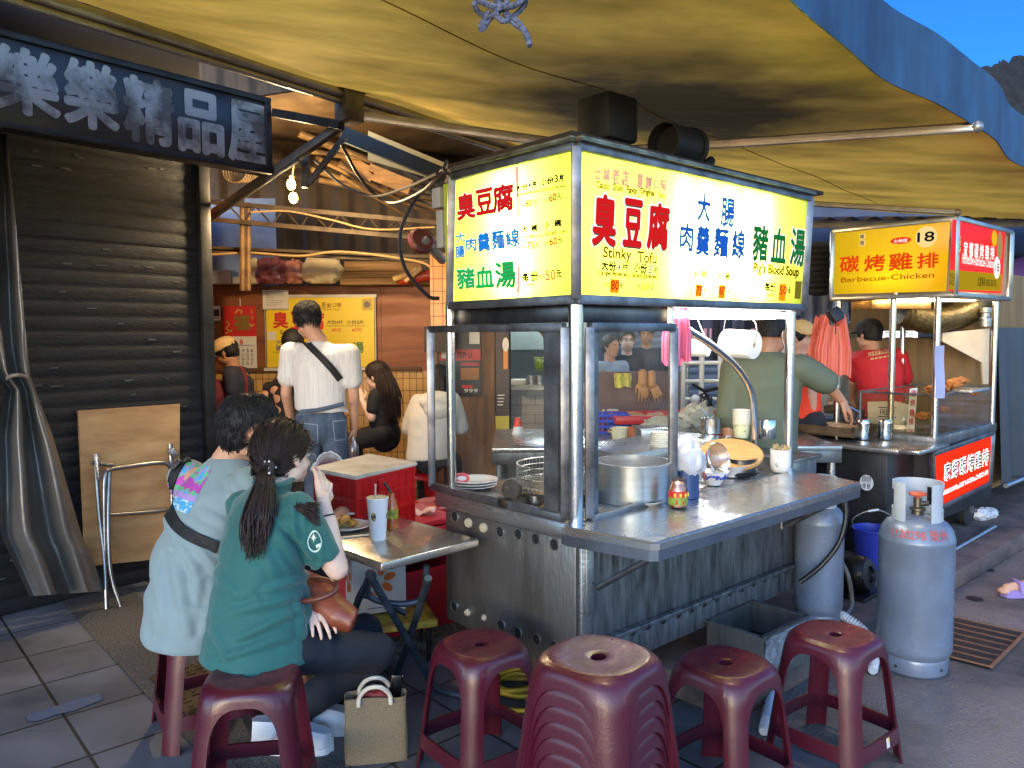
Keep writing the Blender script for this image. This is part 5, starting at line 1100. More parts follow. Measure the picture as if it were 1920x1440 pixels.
j = T('notice', 'small white notice with dark photo beside the red calendar', 'notice', at(398, 600, BY - .05)); g = MB(); fr(g, 384, 574, 413, 601, BY - .04, .006); g.build('sheet', mat('paper_white', (0, 0, 0)), j); PC = Plate(V((0, BY - .042, 1.5)), V((1, 0, 0)), V((0, -1, 0))); PC.rect(386, 593, 411, 580, mat('photo_maroon', (70, 26, 30), .5)); PC.rect(388, 590, 400, 584, mat('photo_pale', (160, 130, 130), .5), h=.002); PC.rect(386, 597, 411, 595, MR); PC.build('print', j)
# shelf load
def sack(name, u, v0, v1, w_, m, label, Y=6.95, seed=0, amp=.3, cat='bag'):
    c = at(u, v1, Y); h = px(v1 - v0, Y); r = px(w_, Y) / 2; g = MB(); g.blobby(c + UP * h * .46, (r, r * .6, h * .56), amp, 2.6, 26, 18, seed=seed)
    for v in g.bm.verts: v.co.z = max(v.co.z, c.z)
    return one(g, name, m, label, cat, c)
sack('cloth_sack', 606, 476, 532, 78, mat('cream_sack', (206, 190, 150), .8, var=.2, bump=.4, bscale=14), 'stuffed cream sack, largest bag on the high shelf', seed=4, amp=.22)
sack('plastic_sack', 510, 484, 532, 60, mat('maroon_film', (140, 80, 84), .3, var=.4, scale=10, bump=.5, bscale=18), 'crumpled translucent maroon bag on the high shelf', seed=9, amp=.45)
sack('tied_bag', 552, 486, 532, 36, mat('rose_film', (196, 130, 110), .3, var=.4, scale=14, bump=.5, bscale=20), 'knotted pink striped bag beside the cream sack', seed=13, amp=.35)
sack('paper_packet', 478, 486, 532, 26, mat('cream_sack', (0, 0, 0)), 'upright cream paper packet at the left of the shelf bags', seed=17, amp=.12, cat='packet')
g = MB(); p = at(745, 520, 6.9); g.cyl(at(752, 524, 6.9), at(808, 516, 6.9), .05, seg=16); g.ball(at(752, 524, 6.9), .05); one(g, 'fire_extinguisher', mat('faded_red', (176, 60, 40), .4), 'faded red cylinder lying on the high shelf', 'cylinder', at(780, 531, 6.9))
g = MB(); g.cyl(at(738, 524, 6.85), at(782, 507, 6.85), .03, seg=10); g.cyl(at(760, 528, 6.8), at(790, 503, 6.8), .02, seg=10); one(g, 'bamboo_roll', mat('pale_bamboo', (190, 156, 100), .6), 'rolled bamboo sticks on the shelf beside the red cylinder', 'sticks', at(760, 531, 6.85))
for i, (v0, v1) in enumerate(((490, 508), (509, 520), (521, 533))):
    g = MB(); fr(g, 645 - 4 * i, v0, 790 + 8 * i, v1, 6.9 + .02 * i, .25, .004); one(g, 'timber_plank', mat('shelf_timber', (150, 116, 66), .7, col2=(100, 72, 40), scale=3, stretch=(.6, 1, 10)), ['topmost timber plank in the shelf pile beside the cream sack', 'middle timber plank in the shelf pile beside the cream sack', 'lowest timber plank in the shelf pile beside the cream sack'][i], 'plank', at(700, v1, 6.95), 'planks on the shelf')
for u0, u1, v0, v1, lb in ((386, 432, 506, 532, 'clouded plastic box at the left end of the high shelf'), (434, 466, 518, 532, 'low clear tray on the shelf beside the paper packet')):
    g = MB(); fr(g, u0, v0, u1, v1, 6.9, .2, .01); one(g, 'storage_box', mat('cloudy_plastic', (170, 176, 180), .3, var=.3, scale=12), lb, 'box', at((u0 + u1) / 2, v1, 7.0))
# wall fan
j = T('wall_fan', 'dusty red wall fan mounted beside the lit tofu menu sign', 'fan', at(800, 470, 5.6)); c = at(790, 452, 5.6); Mx = frame(V((.6, .5, .2)), V((-.75, -.4, -.3)), c) @ Matrix.Scale(.66, 4)
g = MB()
for k in range(9): r = .02 + .014 * k; g.tube([Mx @ V((r * math.cos(i * math.pi / 14), r * math.sin(i * math.pi / 14), .03 * math.cos(r * 10))) for i in range(28)], .0025, 5, closed=True)
for i in range(24): a = i * math.pi / 12; g.cyl(Mx @ V((.01 * math.cos(a), .01 * math.sin(a), .03)), Mx @ V((.14 * math.cos(a), .14 * math.sin(a), 0)), .0018, seg=4)
g.build('grille', mat('dusty_wire', (110, 100, 96), .6), j)
g = MB(); g.lathe([(.140, -.03), (.150, -.02), (.150, .02), (.140, .025)], seg=36, M=Mx); g.lathe([(0, -.03), (.12, -.045), (.14, -.03)], seg=30, M=Mx); g.build('shroud', mat('fan_red', (86, 40, 42), .4, var=.3), j)
g = MB()
for i in range(3):
    a = i * 2.094; g.ball(Mx @ V((.07 * math.cos(a), .07 * math.sin(a), -.005)), (.06, .035, .006), Mx.to_3x3() @ Matrix.Rotation(a, 3, 'Z'))
g.build('blade', mat('blade_grey', (110, 110, 116), .4), j)
g = MB(); g.bar(Mx @ V((0, 0, -.04)), at(832, 490, 5.75), .05, .06, bev=.01); g.build('arm', mat('blade_grey', (0, 0, 0)), j)
# cables
def cable(pts, r, m, label, Ys, name='cable'):
    P_ = [at(u, v, Ys if not isinstance(Ys, (list, tuple)) else Ys[i]) for i, (u, v) in enumerate(pts)]; g = MB(); g.tube(smoothpath(P_, 8), r, 7); return one(g, name, m, label, 'cable', P_[0])
MC = mat('black_cable', (24, 24, 25), .5)
cable([(836, 330), (790, 360), (752, 430), (758, 500), (800, 553), (824, 560)], .013, MC, 'thick black cable looping down from the sign to the pillar', 5.0)
cable([(640, 270), (680, 340), (730, 380), (790, 360), (832, 318)], .011, MC, 'black cable sagging from the awning bracket to the sign corner', [4.9, 5.0, 5.0, 4.5, 3.75])
cable([(590, 300), (640, 345), (700, 368), (760, 352), (820, 325)], .009, MC, 'thin black cable hanging in a wide loop above the bulbs', [5.1, 5.1, 5.0, 4.6, 3.8])
cable([(838, 300), (832, 320), (845, 330), (838, 350)], .008, MC, 'short black wire tangle at the corner of the tofu sign', 3.7)
cable([(385, 478), (470, 474), (560, 480), (640, 472), (760, 486), (806, 500), (812, 530)], .010, mat('beige_cable', (170, 140, 90), .6), 'beige cable strung along the lower lattice beam', 6.4)
cable([(470, 398), (540, 396), (620, 412), (700, 430), (815, 426)], .008, mat('beige_cable', (0, 0, 0)), 'thin beige cable sagging along the upper lattice beam', 6.25)
cable([(380, 540), (383, 560), (388, 552), (378, 545), (380, 575), (390, 566), (384, 548)], .010, mat('grey_rope', (120, 112, 104), .9), 'grey cord knotted on the shutter jamb', 5.2, 'knot')
# coil of wire behind the shop sign
j = MB()
for k in range(7): j.tube([at(440 + k * 5 + 22 * math.cos(i * math.pi / 12), 322 + 20 * math.sin(i * math.pi / 12), 5.6 + .02 * k) for i in range(24)], .006, 5, closed=True)
one(j, 'wire_coil', M_ang, 'coil of springy wire hung behind the end of the shop sign', 'wire coil', at(440, 345, 5.6))
# posters on the timber wall (seen through the case)
j = T('poster', 'black and red poster with bold lettering on the timber wall', 'poster', at(865, 740, 6.5)); g = MB(); fr(g, 824, 612, 902, 740, 6.53, .008); g.build('sheet', mat('poster_black', (36, 32, 34), .4), j)
PC = Plate(V((0, 6.528, 1)), V((1, 0, 0)), V((0, -1, 0))); MPr, MPw, MPo = mat('poster_red', (190, 36, 38), .4), mat('poster_white', (216, 210, 200), .5), mat('poster_orange', (206, 130, 60), .5)
PC.rect(824, 676, 901, 655, MPr); PC.rect(826, 638, 842, 626, MPr); PC.rect(880, 645, 899, 614, MPw); PC.text('KEEP U', 850, 672, 885, 660, MK, .02, h=.004); PC.rect(828, 672, 838, 656, MPw, h=.003); PC.rect(864, 712, 898, 690, MPo); PC.rect(866, 728, 886, 722, MPr); PC.rect(828, 650, 846, 641, MPw); PC.text('999', 870, 736, 896, 729, MPw, .02); PC.rect(864, 686, 898, 680, MPr); PC.build('print', j)
j = T('food_banner', 'tall dark poster of a dessert stick above a yellow band', 'poster', at(943, 890, 6.5)); g = MB(); fr(g, 929, 610, 955, 780, 6.5, .02, mi=0); fr(g, 929, 780, 955, 892, 6.5, .02, mi=1); g.build('sheet', [mat('banner_brown', (58, 40, 38), .4), mat('banner_yellow', (200, 180, 60), .5)], j)
PC = Plate(V((0, 6.498, 1)), V((1, 0, 0)), V((0, -1, 0))); PC.rect(944, 692, 952, 655, MPo); PC.disc(948, 646, 6, MPw, asp=2.2)
for i in range(4): PC.rect(933, 742 + 6 * i, 946 - i, 740 + 6 * i, MPw)
PC.build('print', j)
# ================================================================ STOOLS
M_st = mat('burgundy_plastic', (78, 19, 35), .34, var=.18, scale=9, bump=.06, bscale=160, coat=.12, rvar=.08)
M_stt = mat('worn_burgundy', (104, 34, 42), .38, col2=(72, 18, 30), scale=16, bump=.15, bscale=90, coat=.15, rvar=.12)
M_str = mat('red_plastic_stool', (160, 20, 28), .3, coat=.3)
def st_prof(z):      # half size and squareness of the moulded shell at height z
    pr = [(0, .196, 5.), (.30, .163, 4.4), (.405, .151, 3.9), (.438, .146, 3.1), (.451, .140, 2.7), (.4565, .130, 2.45)]
    for (z0, h0, n0), (z1, h1, n1) in zip(pr, pr[1:]):
        if z <= z1: t = max(0, (z - z0) / (z1 - z0)); return h0 + (h1 - h0) * t, n0 + (n1 - n0) * t
    return pr[-1][1:]
def st_pt(sd, s, z):
    h, n = st_prof(z); th = sd * math.pi / 2 + s * math.pi / 4; c, q = abs(math.cos(th)), abs(math.sin(th))
    r = h / (c ** n + q ** n) ** (1 / n); return V((r * math.cos(th), r * math.sin(th), z))
WL = lambda z: .79 - .05 * z / .3
ARCH = lambda s: .30 + .112 * max(0, 1 - abs(s / WL(.3)) ** 3.2) ** .5
def make_stool(label, m, mt, group):
    t = T('stool', label, 'stool', (0, 0, 0), 0, group)
    g = MB()
    for sd in range(4):
        cols = [-1, -.935, -.87, -.80] + [WL(.3) * math.sin(k * math.pi / 28) for k in range(-14, 15)] + [.80, .87, .935, 1]
        zs = lambda s: [(ARCH(s) if abs(s) < WL(.3) else .30)] 
        rows = 9; grid = []
        for s in cols:
            b = zs(s)[0]; grid.append([g.bm.verts.new(st_pt(sd, s, b + (.4565 - b) * (1 - (1 - k / rows) ** 1.7))) for k in range(rows + 1)])
        for A, B in zip(grid, grid[1:]):
            for k in range(rows): g.bm.faces.new((A[k], B[k], B[k + 1], A[k + 1]))
        # top: a nearly flat, slightly dished plate to the finger hole
        def top(s, k):
            p = st_pt(sd, s, .4565); th = math.atan2(p.y, p.x); q = V((.024 * math.cos(th), .019 * math.sin(th), 0)); f = [0, .03, .10, .3, .55, .8, .93, 1, 1][k]
            z = .4565 + [0, .0028, .004, .002, 0, -.001, -.0005, -.004, -.03][k]; r = V((p.x, p.y, 0)).lerp(q, f); return V((r.x, r.y, z))
        gt = [[g.bm.verts.new(top(s, k)) for k in range(9)] for s in cols]
        for A, B in zip(gt, gt[1:]):
            for k in range(8): f = g.bm.faces.new((A[k], B[k], B[k + 1], A[k + 1])); f.material_index = 1 if 1 <= k < 6 else 0
    g.build('seat', [m, mt], t, solid=.005, offset=-1, doubles=True, ang=60, outward=(0, 0, 0))
    for sd in range(4):
        g = MB()
        def lp(a, b, sd=sd):
            z = .30 * b; w_ = WL(z); s = (w_ + (1 - w_) * a * 2) if a <= .5 else None
            if s is None: return st_pt(sd + 1, -1 + (1 - w_) * (a - .5) * 2, z)
            return st_pt(sd, s, z)
        g.grid(lp, 12, 12); g.build('leg', m, t, solid=.006, offset=-1, ang=60, outward=(0, 0, 0))
        g = MB(); g.grid(lambda a, b: st_pt(sd, (WL(.1) + .01) * (2 * a - 1), .085 + .052 * b), 10, 3); g.build('stretcher', m, t, solid=.010, offset=-1, ang=60, outward=(0, 0, 0))
    return t
proto = make_stool('burgundy plastic stool standing nearest to the folding table leg', M_st, M_stt, 'burgundy plastic stools')
def put(o, p, z0, rz): o.location = V((p.x, p.y, z0)); o.rotation_euler = (0, 0, R(rz)); return o
put(proto, gz(902, 1207, .458), .004, 38)
def stool(u, v, z0, rz, label): return put(dup(proto, label=label), gz(u, v, z0 + .458), z0, rz)
stool(1360, 1240, .004, 40, 'single burgundy plastic stool right beside the tall stack, on its right')
s4 = stool(1566, 1187, .0, 38, 'burgundy plastic stool with a small white sticker beside the gas cylinder')
stool(472, 1262, .008, 8, 'burgundy plastic stool under the woman in the green polo shirt')
put(dup(proto, label='burgundy plastic stool under the man in the pale teal shirt'), V((-1.22, 3.0, 0)), .006, 32)
pos = gz(1122, 1230, .708)
nm = ['lowest', 'second from the bottom', 'third from the bottom', 'middle', 'third from the top', 'second from the top', 'topmost']
for k in range(7): put(dup(proto, label='burgundy plastic stool, %s of the tall stack' % nm[k], group='stools in the stack'), pos, .004 + .0415 * k, 50 + (k % 3 - 1) * .6)
# sticker on the fourth stool's stretcher
g = MB(); c = onpl(1641, 1400, s4.matrix_basis @ st_pt(3, 0, .11), (s4.matrix_basis.to_3x3() @ V((0, -1, 0)))); 
rr = Matrix.Translation(s4.location) @ Matrix.Rotation(s4.rotation_euler.z, 4, 'Z')
def stk(s, z): p = st_pt(3, s, z); return rr @ (p * 1.0 + V((0, -.002, 0)))
g.quad(stk(.15, .095), stk(.30, .095), stk(.30, .13), stk(.15, .13), mi=0); g.quad(stk(.25, .115), stk(.30, .115), stk(.30, .1305), stk(.25, .1305), mi=1)
for v in g.bm.verts[4:]: v.co += rr.to_3x3() @ V((0, -.0005, 0))
g.build('sticker', [mat('paper_white', (0, 0, 0)), mat('label_yellow', (0, 0, 0))], s4, smooth=False)
red = make_stool('red plastic stool under the long haired woman', M_str, M_str, 'red plastic stools in the eatery')
put(red, V((at(712, 836, 6.4).x, 6.4, 0)), .012, 20)
for u, Y, lb in ((778, 6.1, 'red plastic stool under the person in the grey hoodie'), (818, 5.0, 'red plastic stool nearest the glass case, beside the red box'), (568, 6.2, 'red plastic stool under the bare shouldered diner')): put(dup(red, label=lb), V((at(u, 850, Y).x, Y, 0)), .012, u % 40)

# ================================================================ FOLDING TABLE AND WHAT IS ON IT
ZT = .72
TA = gz(715, 1056, ZT); TB_ = gz(899, 1010, ZT); tx = (TB_ - TA); WT = tx.length; tx = tx.normalized(); ty = V((-tx.y, tx.x, 0))
def Tt(x, y, z=ZT): return TA + tx * x + ty * y + UP * (z - ZT)
tb = T('folding_table', 'small folding table with scratched stainless steel top and blue grey tube legs', 'table', Tt(WT / 2, .45, 0), math.atan2(tx.y, tx.x))
g = MB(); Mx = frame(tx, UP, TA); g.box((WT / 2, .46, -.017), (WT, .92, .034), Mx, .008, seg=3); g.build('tabletop', mat('table_steel', (196, 192, 184), .26, metal=.85, col2=(166, 160, 150), scale=5, bump=.03, bscale=60, rvar=.08), tb)
M_tl2 = mat('painted_tube', (78, 92, 108), .42, metal=.5, col2=(50, 56, 64), scale=14, bump=.1)
def leg(pts, r=.015, nm='leg'): g = MB(); g.tube(smoothpath(pts, 6) if len(pts) > 2 else pts, r, 12); return g.build(nm, M_tl2, tb)
leg([at(691, 1075, 2.86), at(745, 1166, 3.05), at(797, 1258, 3.27), gz(812, 1284, .03), gz(845, 1300, .018), gz(905, 1309, .018)])
leg([at(803, 1084, 2.93), at(770, 1190, 3.2), gz(742, 1268, .02)])
leg([at(704, 1076, 3.05), at(690, 1086, 3.05), at(690, 1110, 3.07), at(705, 1125, 3.08), at(745, 1132, 3.1), at(780, 1128, 3.12), at(796, 1110, 3.12), at(800, 1060, 3.1)], .013, 'brace')
leg([at(682, 1115, 3.2), at(720, 1130, 3.22), at(760, 1150, 3.25)], .013, 'brace')
leg([at(690, 1090, 3.1), at(668, 1135, 3.15), gz(640, 1230, .02)]); leg([gz(742, 1266, .02), gz(720, 1250, .018), gz(640, 1228, .018)], .013, 'brace')
leg([Tt(.06, .85, .69), Tt(.1, .5, .3), Tt(.12, .2, .02)])
# cup
c = gz(709, 1011, ZT); j = T('drink_cup', 'tall white paper drink cup with sealed film lid on the folding table', 'cup', c); hc = .172
g = MB(); g.lathe([(0, .004), (.030, .003), (.031, 0), (.032, .004), (.0435, hc - .003), (.0455, hc), (.0435, hc + .002)], c, 36); g.build('cup', mat('cup_white', (224, 226, 230), .35, var=.02), j)
g = MB(); g.lathe([(0, hc + .0005), (.045, hc + .001)], c, 36); g.build('film_lid', mat('film_lid', (206, 204, 176), .15, col2=(150, 160, 120), scale=30), j)
def wrapdisc(mb, a, z, ra, rz_, mi=0, n=18):
    pts = []
    for k in range(n):
        aa = a + ra * math.cos(2 * math.pi * k / n); zz = z + rz_ * math.sin(2 * math.pi * k / n); r = .032 + (.0435 - .032) * zz / hc + .0006; pts.append(c + V((r * math.cos(aa), r * math.sin(aa), zz)))
    f = mb.bm.faces.new([mb.bm.verts.new(p) for p in pts]); f.material_index = mi
g = MB(); a0 = math.atan2(-c.y, -c.x) ; wrapdisc(g, a0 - .45, .10, .28, .018, 0); wrapdisc(g, a0 - .5, .112, .16, .006, 1); wrapdisc(g, a0 - .35, .088, .12, .007, 1); wrapdisc(g, a0 - .45, .1, .06, .008, 0); wrapdisc(g, a0 + 1.2, .10, .12, .012, 0)
g.build('print', [mat('cup_ink', (66, 74, 50), .6), mat('cup_gold', (190, 160, 90), .6)], j, smooth=False)
g = MB(); g.tube([c + V((-.01, 0, .1)), c + V((-.008, .005, hc + .055))], .004, 8); g.build('straw', mat('straw_clear', (170, 160, 150), .3), j)
c = gz(735, 990, ZT); j = T('sauce_bottle', 'glass bottle of red chilli sauce with dropper spout behind the drink cup', 'bottle', c)
g = MB(); g.lathe([(0, 0), (.026, 0), (.028, .006), (.028, .095), (.020, .12), (.014, .13), (.014, .15), (0, .15)], c, 24); g.build('bottle', mat('chilli_glass', (150, 50, 24), .12, coat=.5, col2=(190, 110, 40), scale=30), j)
g = MB(); g.lathe([(.0285, .045), (.0285, .085)], c, 24); g.build('label', mat('lime_label', (176, 170, 40), .5, col2=(60, 90, 50), scale=50), j); g = MB(); g.tube([c + UP * .15, c + V((-.03, 0, .2))], .006, 8); g.build('spout', mat('matte_black', (26, 26, 27), .5), j)
c = gz(716, 975, ZT); g = MB(); g.lathe([(0, 0), (.02, 0), (.021, .07), (.016, .08), (.018, .082), (.018, .1), (0, .1)], c, 20); one(g, 'pepper_pot', mat('pepper_glass', (150, 146, 136), .2, metal=.3), 'small grey pepper pot behind the drink cup', 'shaker', c)
c = gz(652, 992, ZT); j = T('plate', 'round white plate of fried stinky tofu and cabbage on the folding table', 'plate', c)
g = MB(); g.lathe([(0, .004), (.06, 0), (.075, .008), (.098, .018), (.097, .021), (.072, .012), (0, .008)], c, 44); g.build('plate_body', M_por, j)
rd = random.Random(11)
for i in range(5):
    g = MB(); g.box((0, 0, 0), (.045, .04, .022), Matrix.Translation(c + V((rd.uniform(-.02, .055), rd.uniform(-.03, .035), .025 + .006 * i))) @ Euler((rd.uniform(-.4, .4), rd.uniform(-.4, .4), rd.uniform(0, 3))).to_matrix().to_4x4(), .007); g.build('tofu', mat('fried_tofu', (190, 138, 66), .6), j)
g = MB()
for i in range(22): g.blobby(c + V((rd.uniform(-.06, .01), rd.uniform(-.035, .035), .02 + rd.uniform(0, .016))), (.022, .016, .005), .5, 4, 10, 6, seed=i, M=Euler((rd.uniform(-.5, .5), rd.uniform(-.5, .5), rd.uniform(0, 3))).to_matrix())
o = g.build('pickled_cabbage', mat('cabbage', (206, 190, 130), .35, var=.3, transl=.2), j); o['kind'] = 'stuff'
g = MB(); g.bar(gz(592, 1014, ZT + .004), gz(692, 1002, ZT + .004), .022, .004, bev=.001); one(g, 'chopstick_sleeve', M_pap, 'white paper chopstick sleeve lying along the table edge', 'paper sleeve', gz(592, 1014, ZT))
g = MB(); g.tube([gz(612, 968, ZT + .03), gz(656, 964, ZT + .035)], .004, 6, flat=.5); g.ball(gz(660, 963, ZT + .035), (.016, .011, .005)); one(g, 'plastic_spoon', M_wh, 'white plastic spoon resting beside the plate of tofu', 'spoon', gz(612, 968, ZT))
lth('paper_bowl', cupprof(.04, .055, .06), M_pap, 'white paper soup bowl half hidden behind the raised forearm', 'bowl', gz(590, 972, ZT))
# jute bag, handbag
def bagpt(u, v, Y): return at(u, v, Y)
bt = gz(706, 1418, .006); j = T('tote_bag', 'small jute tote bag with cream rope handles on the ground by the table', 'bag', bt); Mx = frame(V((.985, .17, 0)), UP, bt)
g = MB(); w_, h_, d_ = .222, .235, .10
def bag(a, b):
    th = a * 2 * math.pi; n_ = 6; cx, cy = math.cos(th), math.sin(th); r = 1 / (abs(cx) ** n_ + abs(cy) ** n_) ** (1 / n_); tp = 1 - .10 * b
    return Mx @ V((cx * r * w_ / 2 * (1 + .02 * math.sin(b * 6)), cy * r * d_ / 2 * tp * (1 - .25 * b), h_ * b + .004 * math.sin(th * 3 + 1) * b))
g.grid(bag, 48, 10, wrapu=True); g.quad(*[Mx @ V(p) for p in ((-w_ / 2, -d_ / 2, .003), (w_ / 2, -d_ / 2, .003), (w_ / 2, d_ / 2, .003), (-w_ / 2, d_ / 2, .003))])
mj = mat('jute', (150, 132, 104), .9, col2=(124, 106, 80), scale=220, bump=.8, bscale=260); g.build('body', mj, j, solid=.003)
for y in (-.045, .03):
    g = MB(); g.tube(smoothpath([Mx @ V(p) for p in ((-.06, y - .002, .215), (-.055, y, .25), (-.025, y - .02, .288), (.02, y - .02, .288), (.05, y, .25), (.055, y - .002, .215))], 8), .008, 10); g.build('handle', mat('cream_cord', (206, 196, 176), .8), j)
g = MB(); g.blobby(Mx @ V((0, .0, .2)), (.07, .025, .05), .4, 3, 14, 10); g.build('red_pouch', mat('crimson_cloth', (120, 24, 34), .6), j)
g = MB(); g.box((.03, .02, .24), (.045, .01, .12), Mx @ Matrix.Rotation(R(10), 4, 'Y'), .003); one(g, 'phone', mat('black_gloss', (16, 16, 18), .15), 'black phone sticking out of the jute tote bag', 'phone', Mx @ V((.03, .02, .18)))
hb = at(612, 1180, 2.66); j = T('handbag', 'tan brown leather handbag with ring handle resting on the womans lap', 'handbag', hb)
M_le = mat('tan_leather', (142, 72, 46), .42, col2=(116, 54, 34), scale=12, bump=.3, bscale=40, coat=.1)
fuse('body', [('l', [(at(562, 1100, 2.74), V((.0, .05, .012)), V((.02, -.01, .06))), (at(595, 1125, 2.72), V((0, .07, .01)), V((.02, 0, .075))), (at(630, 1150, 2.68), V((0, .06, 0)), V((.02, 0, .058))), (at(664, 1166, 2.66), V((0, .045, 0)), V((.012, 0, .036)))])], M_le, j, .008, 5, wr=.003, wf=9)
g = MB(); g.tube(smoothpath([at(563, 1128, 2.6), at(600, 1122, 2.58), at(628, 1108, 2.6), at(626, 1094, 2.66), at(600, 1086, 2.7), at(565, 1088, 2.72)], 8), .010, 10); g.build('handle', mat('dark_leather', (92, 48, 34), .4), j)
# ================================================================ CRATES, BOXES BEHIND THE TABLE
lid = T('red_crate', 'bright red slatted plastic crate under a flat white lid', 'crate', V((at(690, 900, 3.95).x, 3.95, .62)), SROT - .09)
cq = [at(u, v, Y) for u, v, Y in ((581, 877, 3.86), (668, 893, 3.62), (783, 866, 3.9), (690, 850, 4.2))]; zc = .93
cq = [gz(u, v, zc) for u, v in ((580, 877), (666, 893), (784, 866), (692, 850))]
ctr_ = (cq[0] + cq[1] + cq[2] + cq[3]) / 4
g = MB(); g.bm.faces.new([g.bm.verts.new(p) for p in cq]); r_ = bmesh.ops.extrude_face_region(g.bm, geom=g.bm.faces[:]); 
for v in r_['geom']:
    if isinstance(v, bmesh.types.BMVert): v.co.z -= .018
bmesh.ops.recalc_face_normals(g.bm, faces=g.bm.faces); bmesh.ops.bevel(g.bm, geom=[e for e in g.bm.edges], offset=.006, segments=2, affect='EDGES')
tag(g.build('lid_board', mat('board_white', (206, 202, 190), .45, col2=(170, 160, 140), scale=5, bump=.1), loc=ctr_), 'scuffed white board lid lying on the red crate', 'board')
M_cr = mat('crate_red', (186, 24, 28), .34, var=.2, coat=.2)
g = MB(); g2 = [ctr_.lerp(p, .90) - UP * .02 for p in cq]; zb_ = .62
for i in range(4):
    p, q = g2[i], g2[(i + 1) % 4]; pb_, qb_ = p.copy(), q.copy(); pb_.z = qb_.z = zb_
    nrm = (q - p).cross(UP).normalized()
    g.bar((p + pb_) / 2, (q + qb_) / 2, .004, p.z - zb_)
    for f_ in (.02, .33, .62, .97): g.bar(p.lerp(pb_, f_), q.lerp(qb_, f_), .022, .016)
    n_ = 8
    for k in range(n_ + 1): a = p.lerp(q, k / n_); g.bar(a, V((a.x, a.y, zb_)), .018, .010, up=nrm)
    m_ = p.lerp(q, .5); g.bar(p.lerp(q, .34) - UP * .05, p.lerp(q, .66) - UP * .05, .028, .05)
g.build('crate_body', M_cr, lid, ang=30)
rb = V((at(766, 1000, 4.1).x, 4.1, 0)); j = T('red_box', 'dull red plastic box on the floor beside the stall, pink cloth on top', 'box', rb, SROT - .09)
g = MB(); Mx = Matrix.Translation(rb) @ Matrix.Rotation(SROT - .09, 4, 'Z'); g.box((-.07, 0, .58), (.52, .42, .03), Mx, .008)
for x in (-.31, .17): g.box((x, 0, .29), (.03, .40, .55), Mx, .006)
g.box((-.07, -.185, .18), (.46, .03, .32), Mx, .006); g.box((-.07, .19, .29), (.46, .03, .55), Mx, .006); g.box((-.07, -.185, .52), (.46, .03, .08), Mx, .006); g.build('box_body', mat('box_pinkred', (176, 36, 52), .35, var=.15), j)
g = MB(); c = gz(786, 962, .60)
g.grid(lambda a, b: c + V(((a - .5) * .17, (b - .5) * .10, .012 + .018 * noise.noise(V((a * 5, b * 4, 1))) + .02 * math.sin(a * 9) * (1 - abs(b - .5)))), 24, 14); one(g, 'cloth', mat('pink_check_cloth', (220, 170, 170), .8, col2=(226, 214, 208), scale=60, contrast=(.48, .52)), 'crumpled pink and white cloth on the red box', 'cloth', c, solid=.004)
yw = gz(735, 1168, .2); j = T('yellow_board', 'worn yellow painted wooden platform under the printed carton', 'platform', V((yw.x, yw.y, 0)), SROT)
g = MB(); Mx = frame(V((.95, .32, 0)), UP, V((yw.x, yw.y, .19))); g.box((0, .08, 0), (.42, .26, .035), Mx, .006); g.build('deck', mat('yellow_wood', (186, 160, 60), .7, col2=(120, 96, 52), scale=9, bump=.3, contrast=(.45, .6)), j)
g = MB()
for x in (-.17, .17):
    for y in (-.02, .18): g.cyl(Mx @ V((x, y, -.02)), Mx @ V((x, y, -.19)), .012)
g.build('leg', M_dk, j)
c = gz(690, 1150, .215); j = T('carton', 'white carton printed with orange flowers on the yellow platform', 'carton', c, 0); Mx = frame(V((.93, .36, 0)), UP, c + V((.02, .10, 0)))
g = MB(); g.box((0, 0, .14), (.26, .20, .28), Mx, .003); g.build('box_body', mat('carton_white', (212, 208, 206), .6, var=.05), j)
for O, X_, N_, offs in ((Mx @ V((0, -.1025, .14)), Mx.to_3x3() @ V((1, 0, 0)), Mx.to_3x3() @ V((0, -1, 0)), ((0, .02),)), (Mx @ V((-.1325, 0, .14)), Mx.to_3x3() @ V((0, -1, 0)), Mx.to_3x3() @ V((-1, 0, 0)), ((0, .02),))):
    PB = Plate(O, X_, N_); mo = mat('orange_print', (226, 110, 30), .5)
    for ox, oy in offs:
        for k in range(6):
            a = k * math.pi / 3 + .3; cx, cy = ox + .052 * math.cos(a), oy + .052 * math.sin(a)
            PB.polyl([(cx + .030 * math.cos(a) * math.cos(q * .449) - .019 * math.sin(a) * math.sin(q * .449), cy + .030 * math.sin(a) * math.cos(q * .449) + .019 * math.cos(a) * math.sin(q * .449)) for q in range(14)], mo)
    PB.rectl(.02, -.125, .09, -.120, MK); PB.rectl(-.06, -.115, .09, -.112, MK); PB.rectl(.03, -.105, .085, -.102, MK); PB.textl('花生油', .02, .10, .09, .13, MK, .01); PB.build('print', j)
g = MB(); p = gz(660, 1146, .25); g.ball(p, (.016, .016, .028)); one(g, 'lighter', mat('lime_plastic', (190, 206, 50), .35), 'lime yellow plastic cap showing beside the printed carton', 'cap', p - UP * .028)
c = at(622, 866, 3.95); g = MB(); g.grid(lambda a, b: c + V(((a - .5) * .20 * (1 - .35 * (b < .3)), (b - .5) * .12, .06 * (1 - (2 * a - 1) ** 2) ** .5 - .10 * b + .012 * noise.noise(V((a * 6, b * 5, 2))))), 24, 14); one(g, 'white_cloth', mat('white_cotton', (222, 220, 214), .8), 'white cloth draped behind the red crate', 'cloth', c - UP * .06, solid=.005)
c = at(664, 858, 4.6); lth('glass_bottle', [(0, 0), (.026, 0), (.028, .01), (.028, .07), (.012, .10), (.012, .13), (0, .13)], mat('bottle_glass', (90, 76, 70), .1, coat=.5), 'small clear bottle with white cap below the standing mans hand', 'bottle', c)
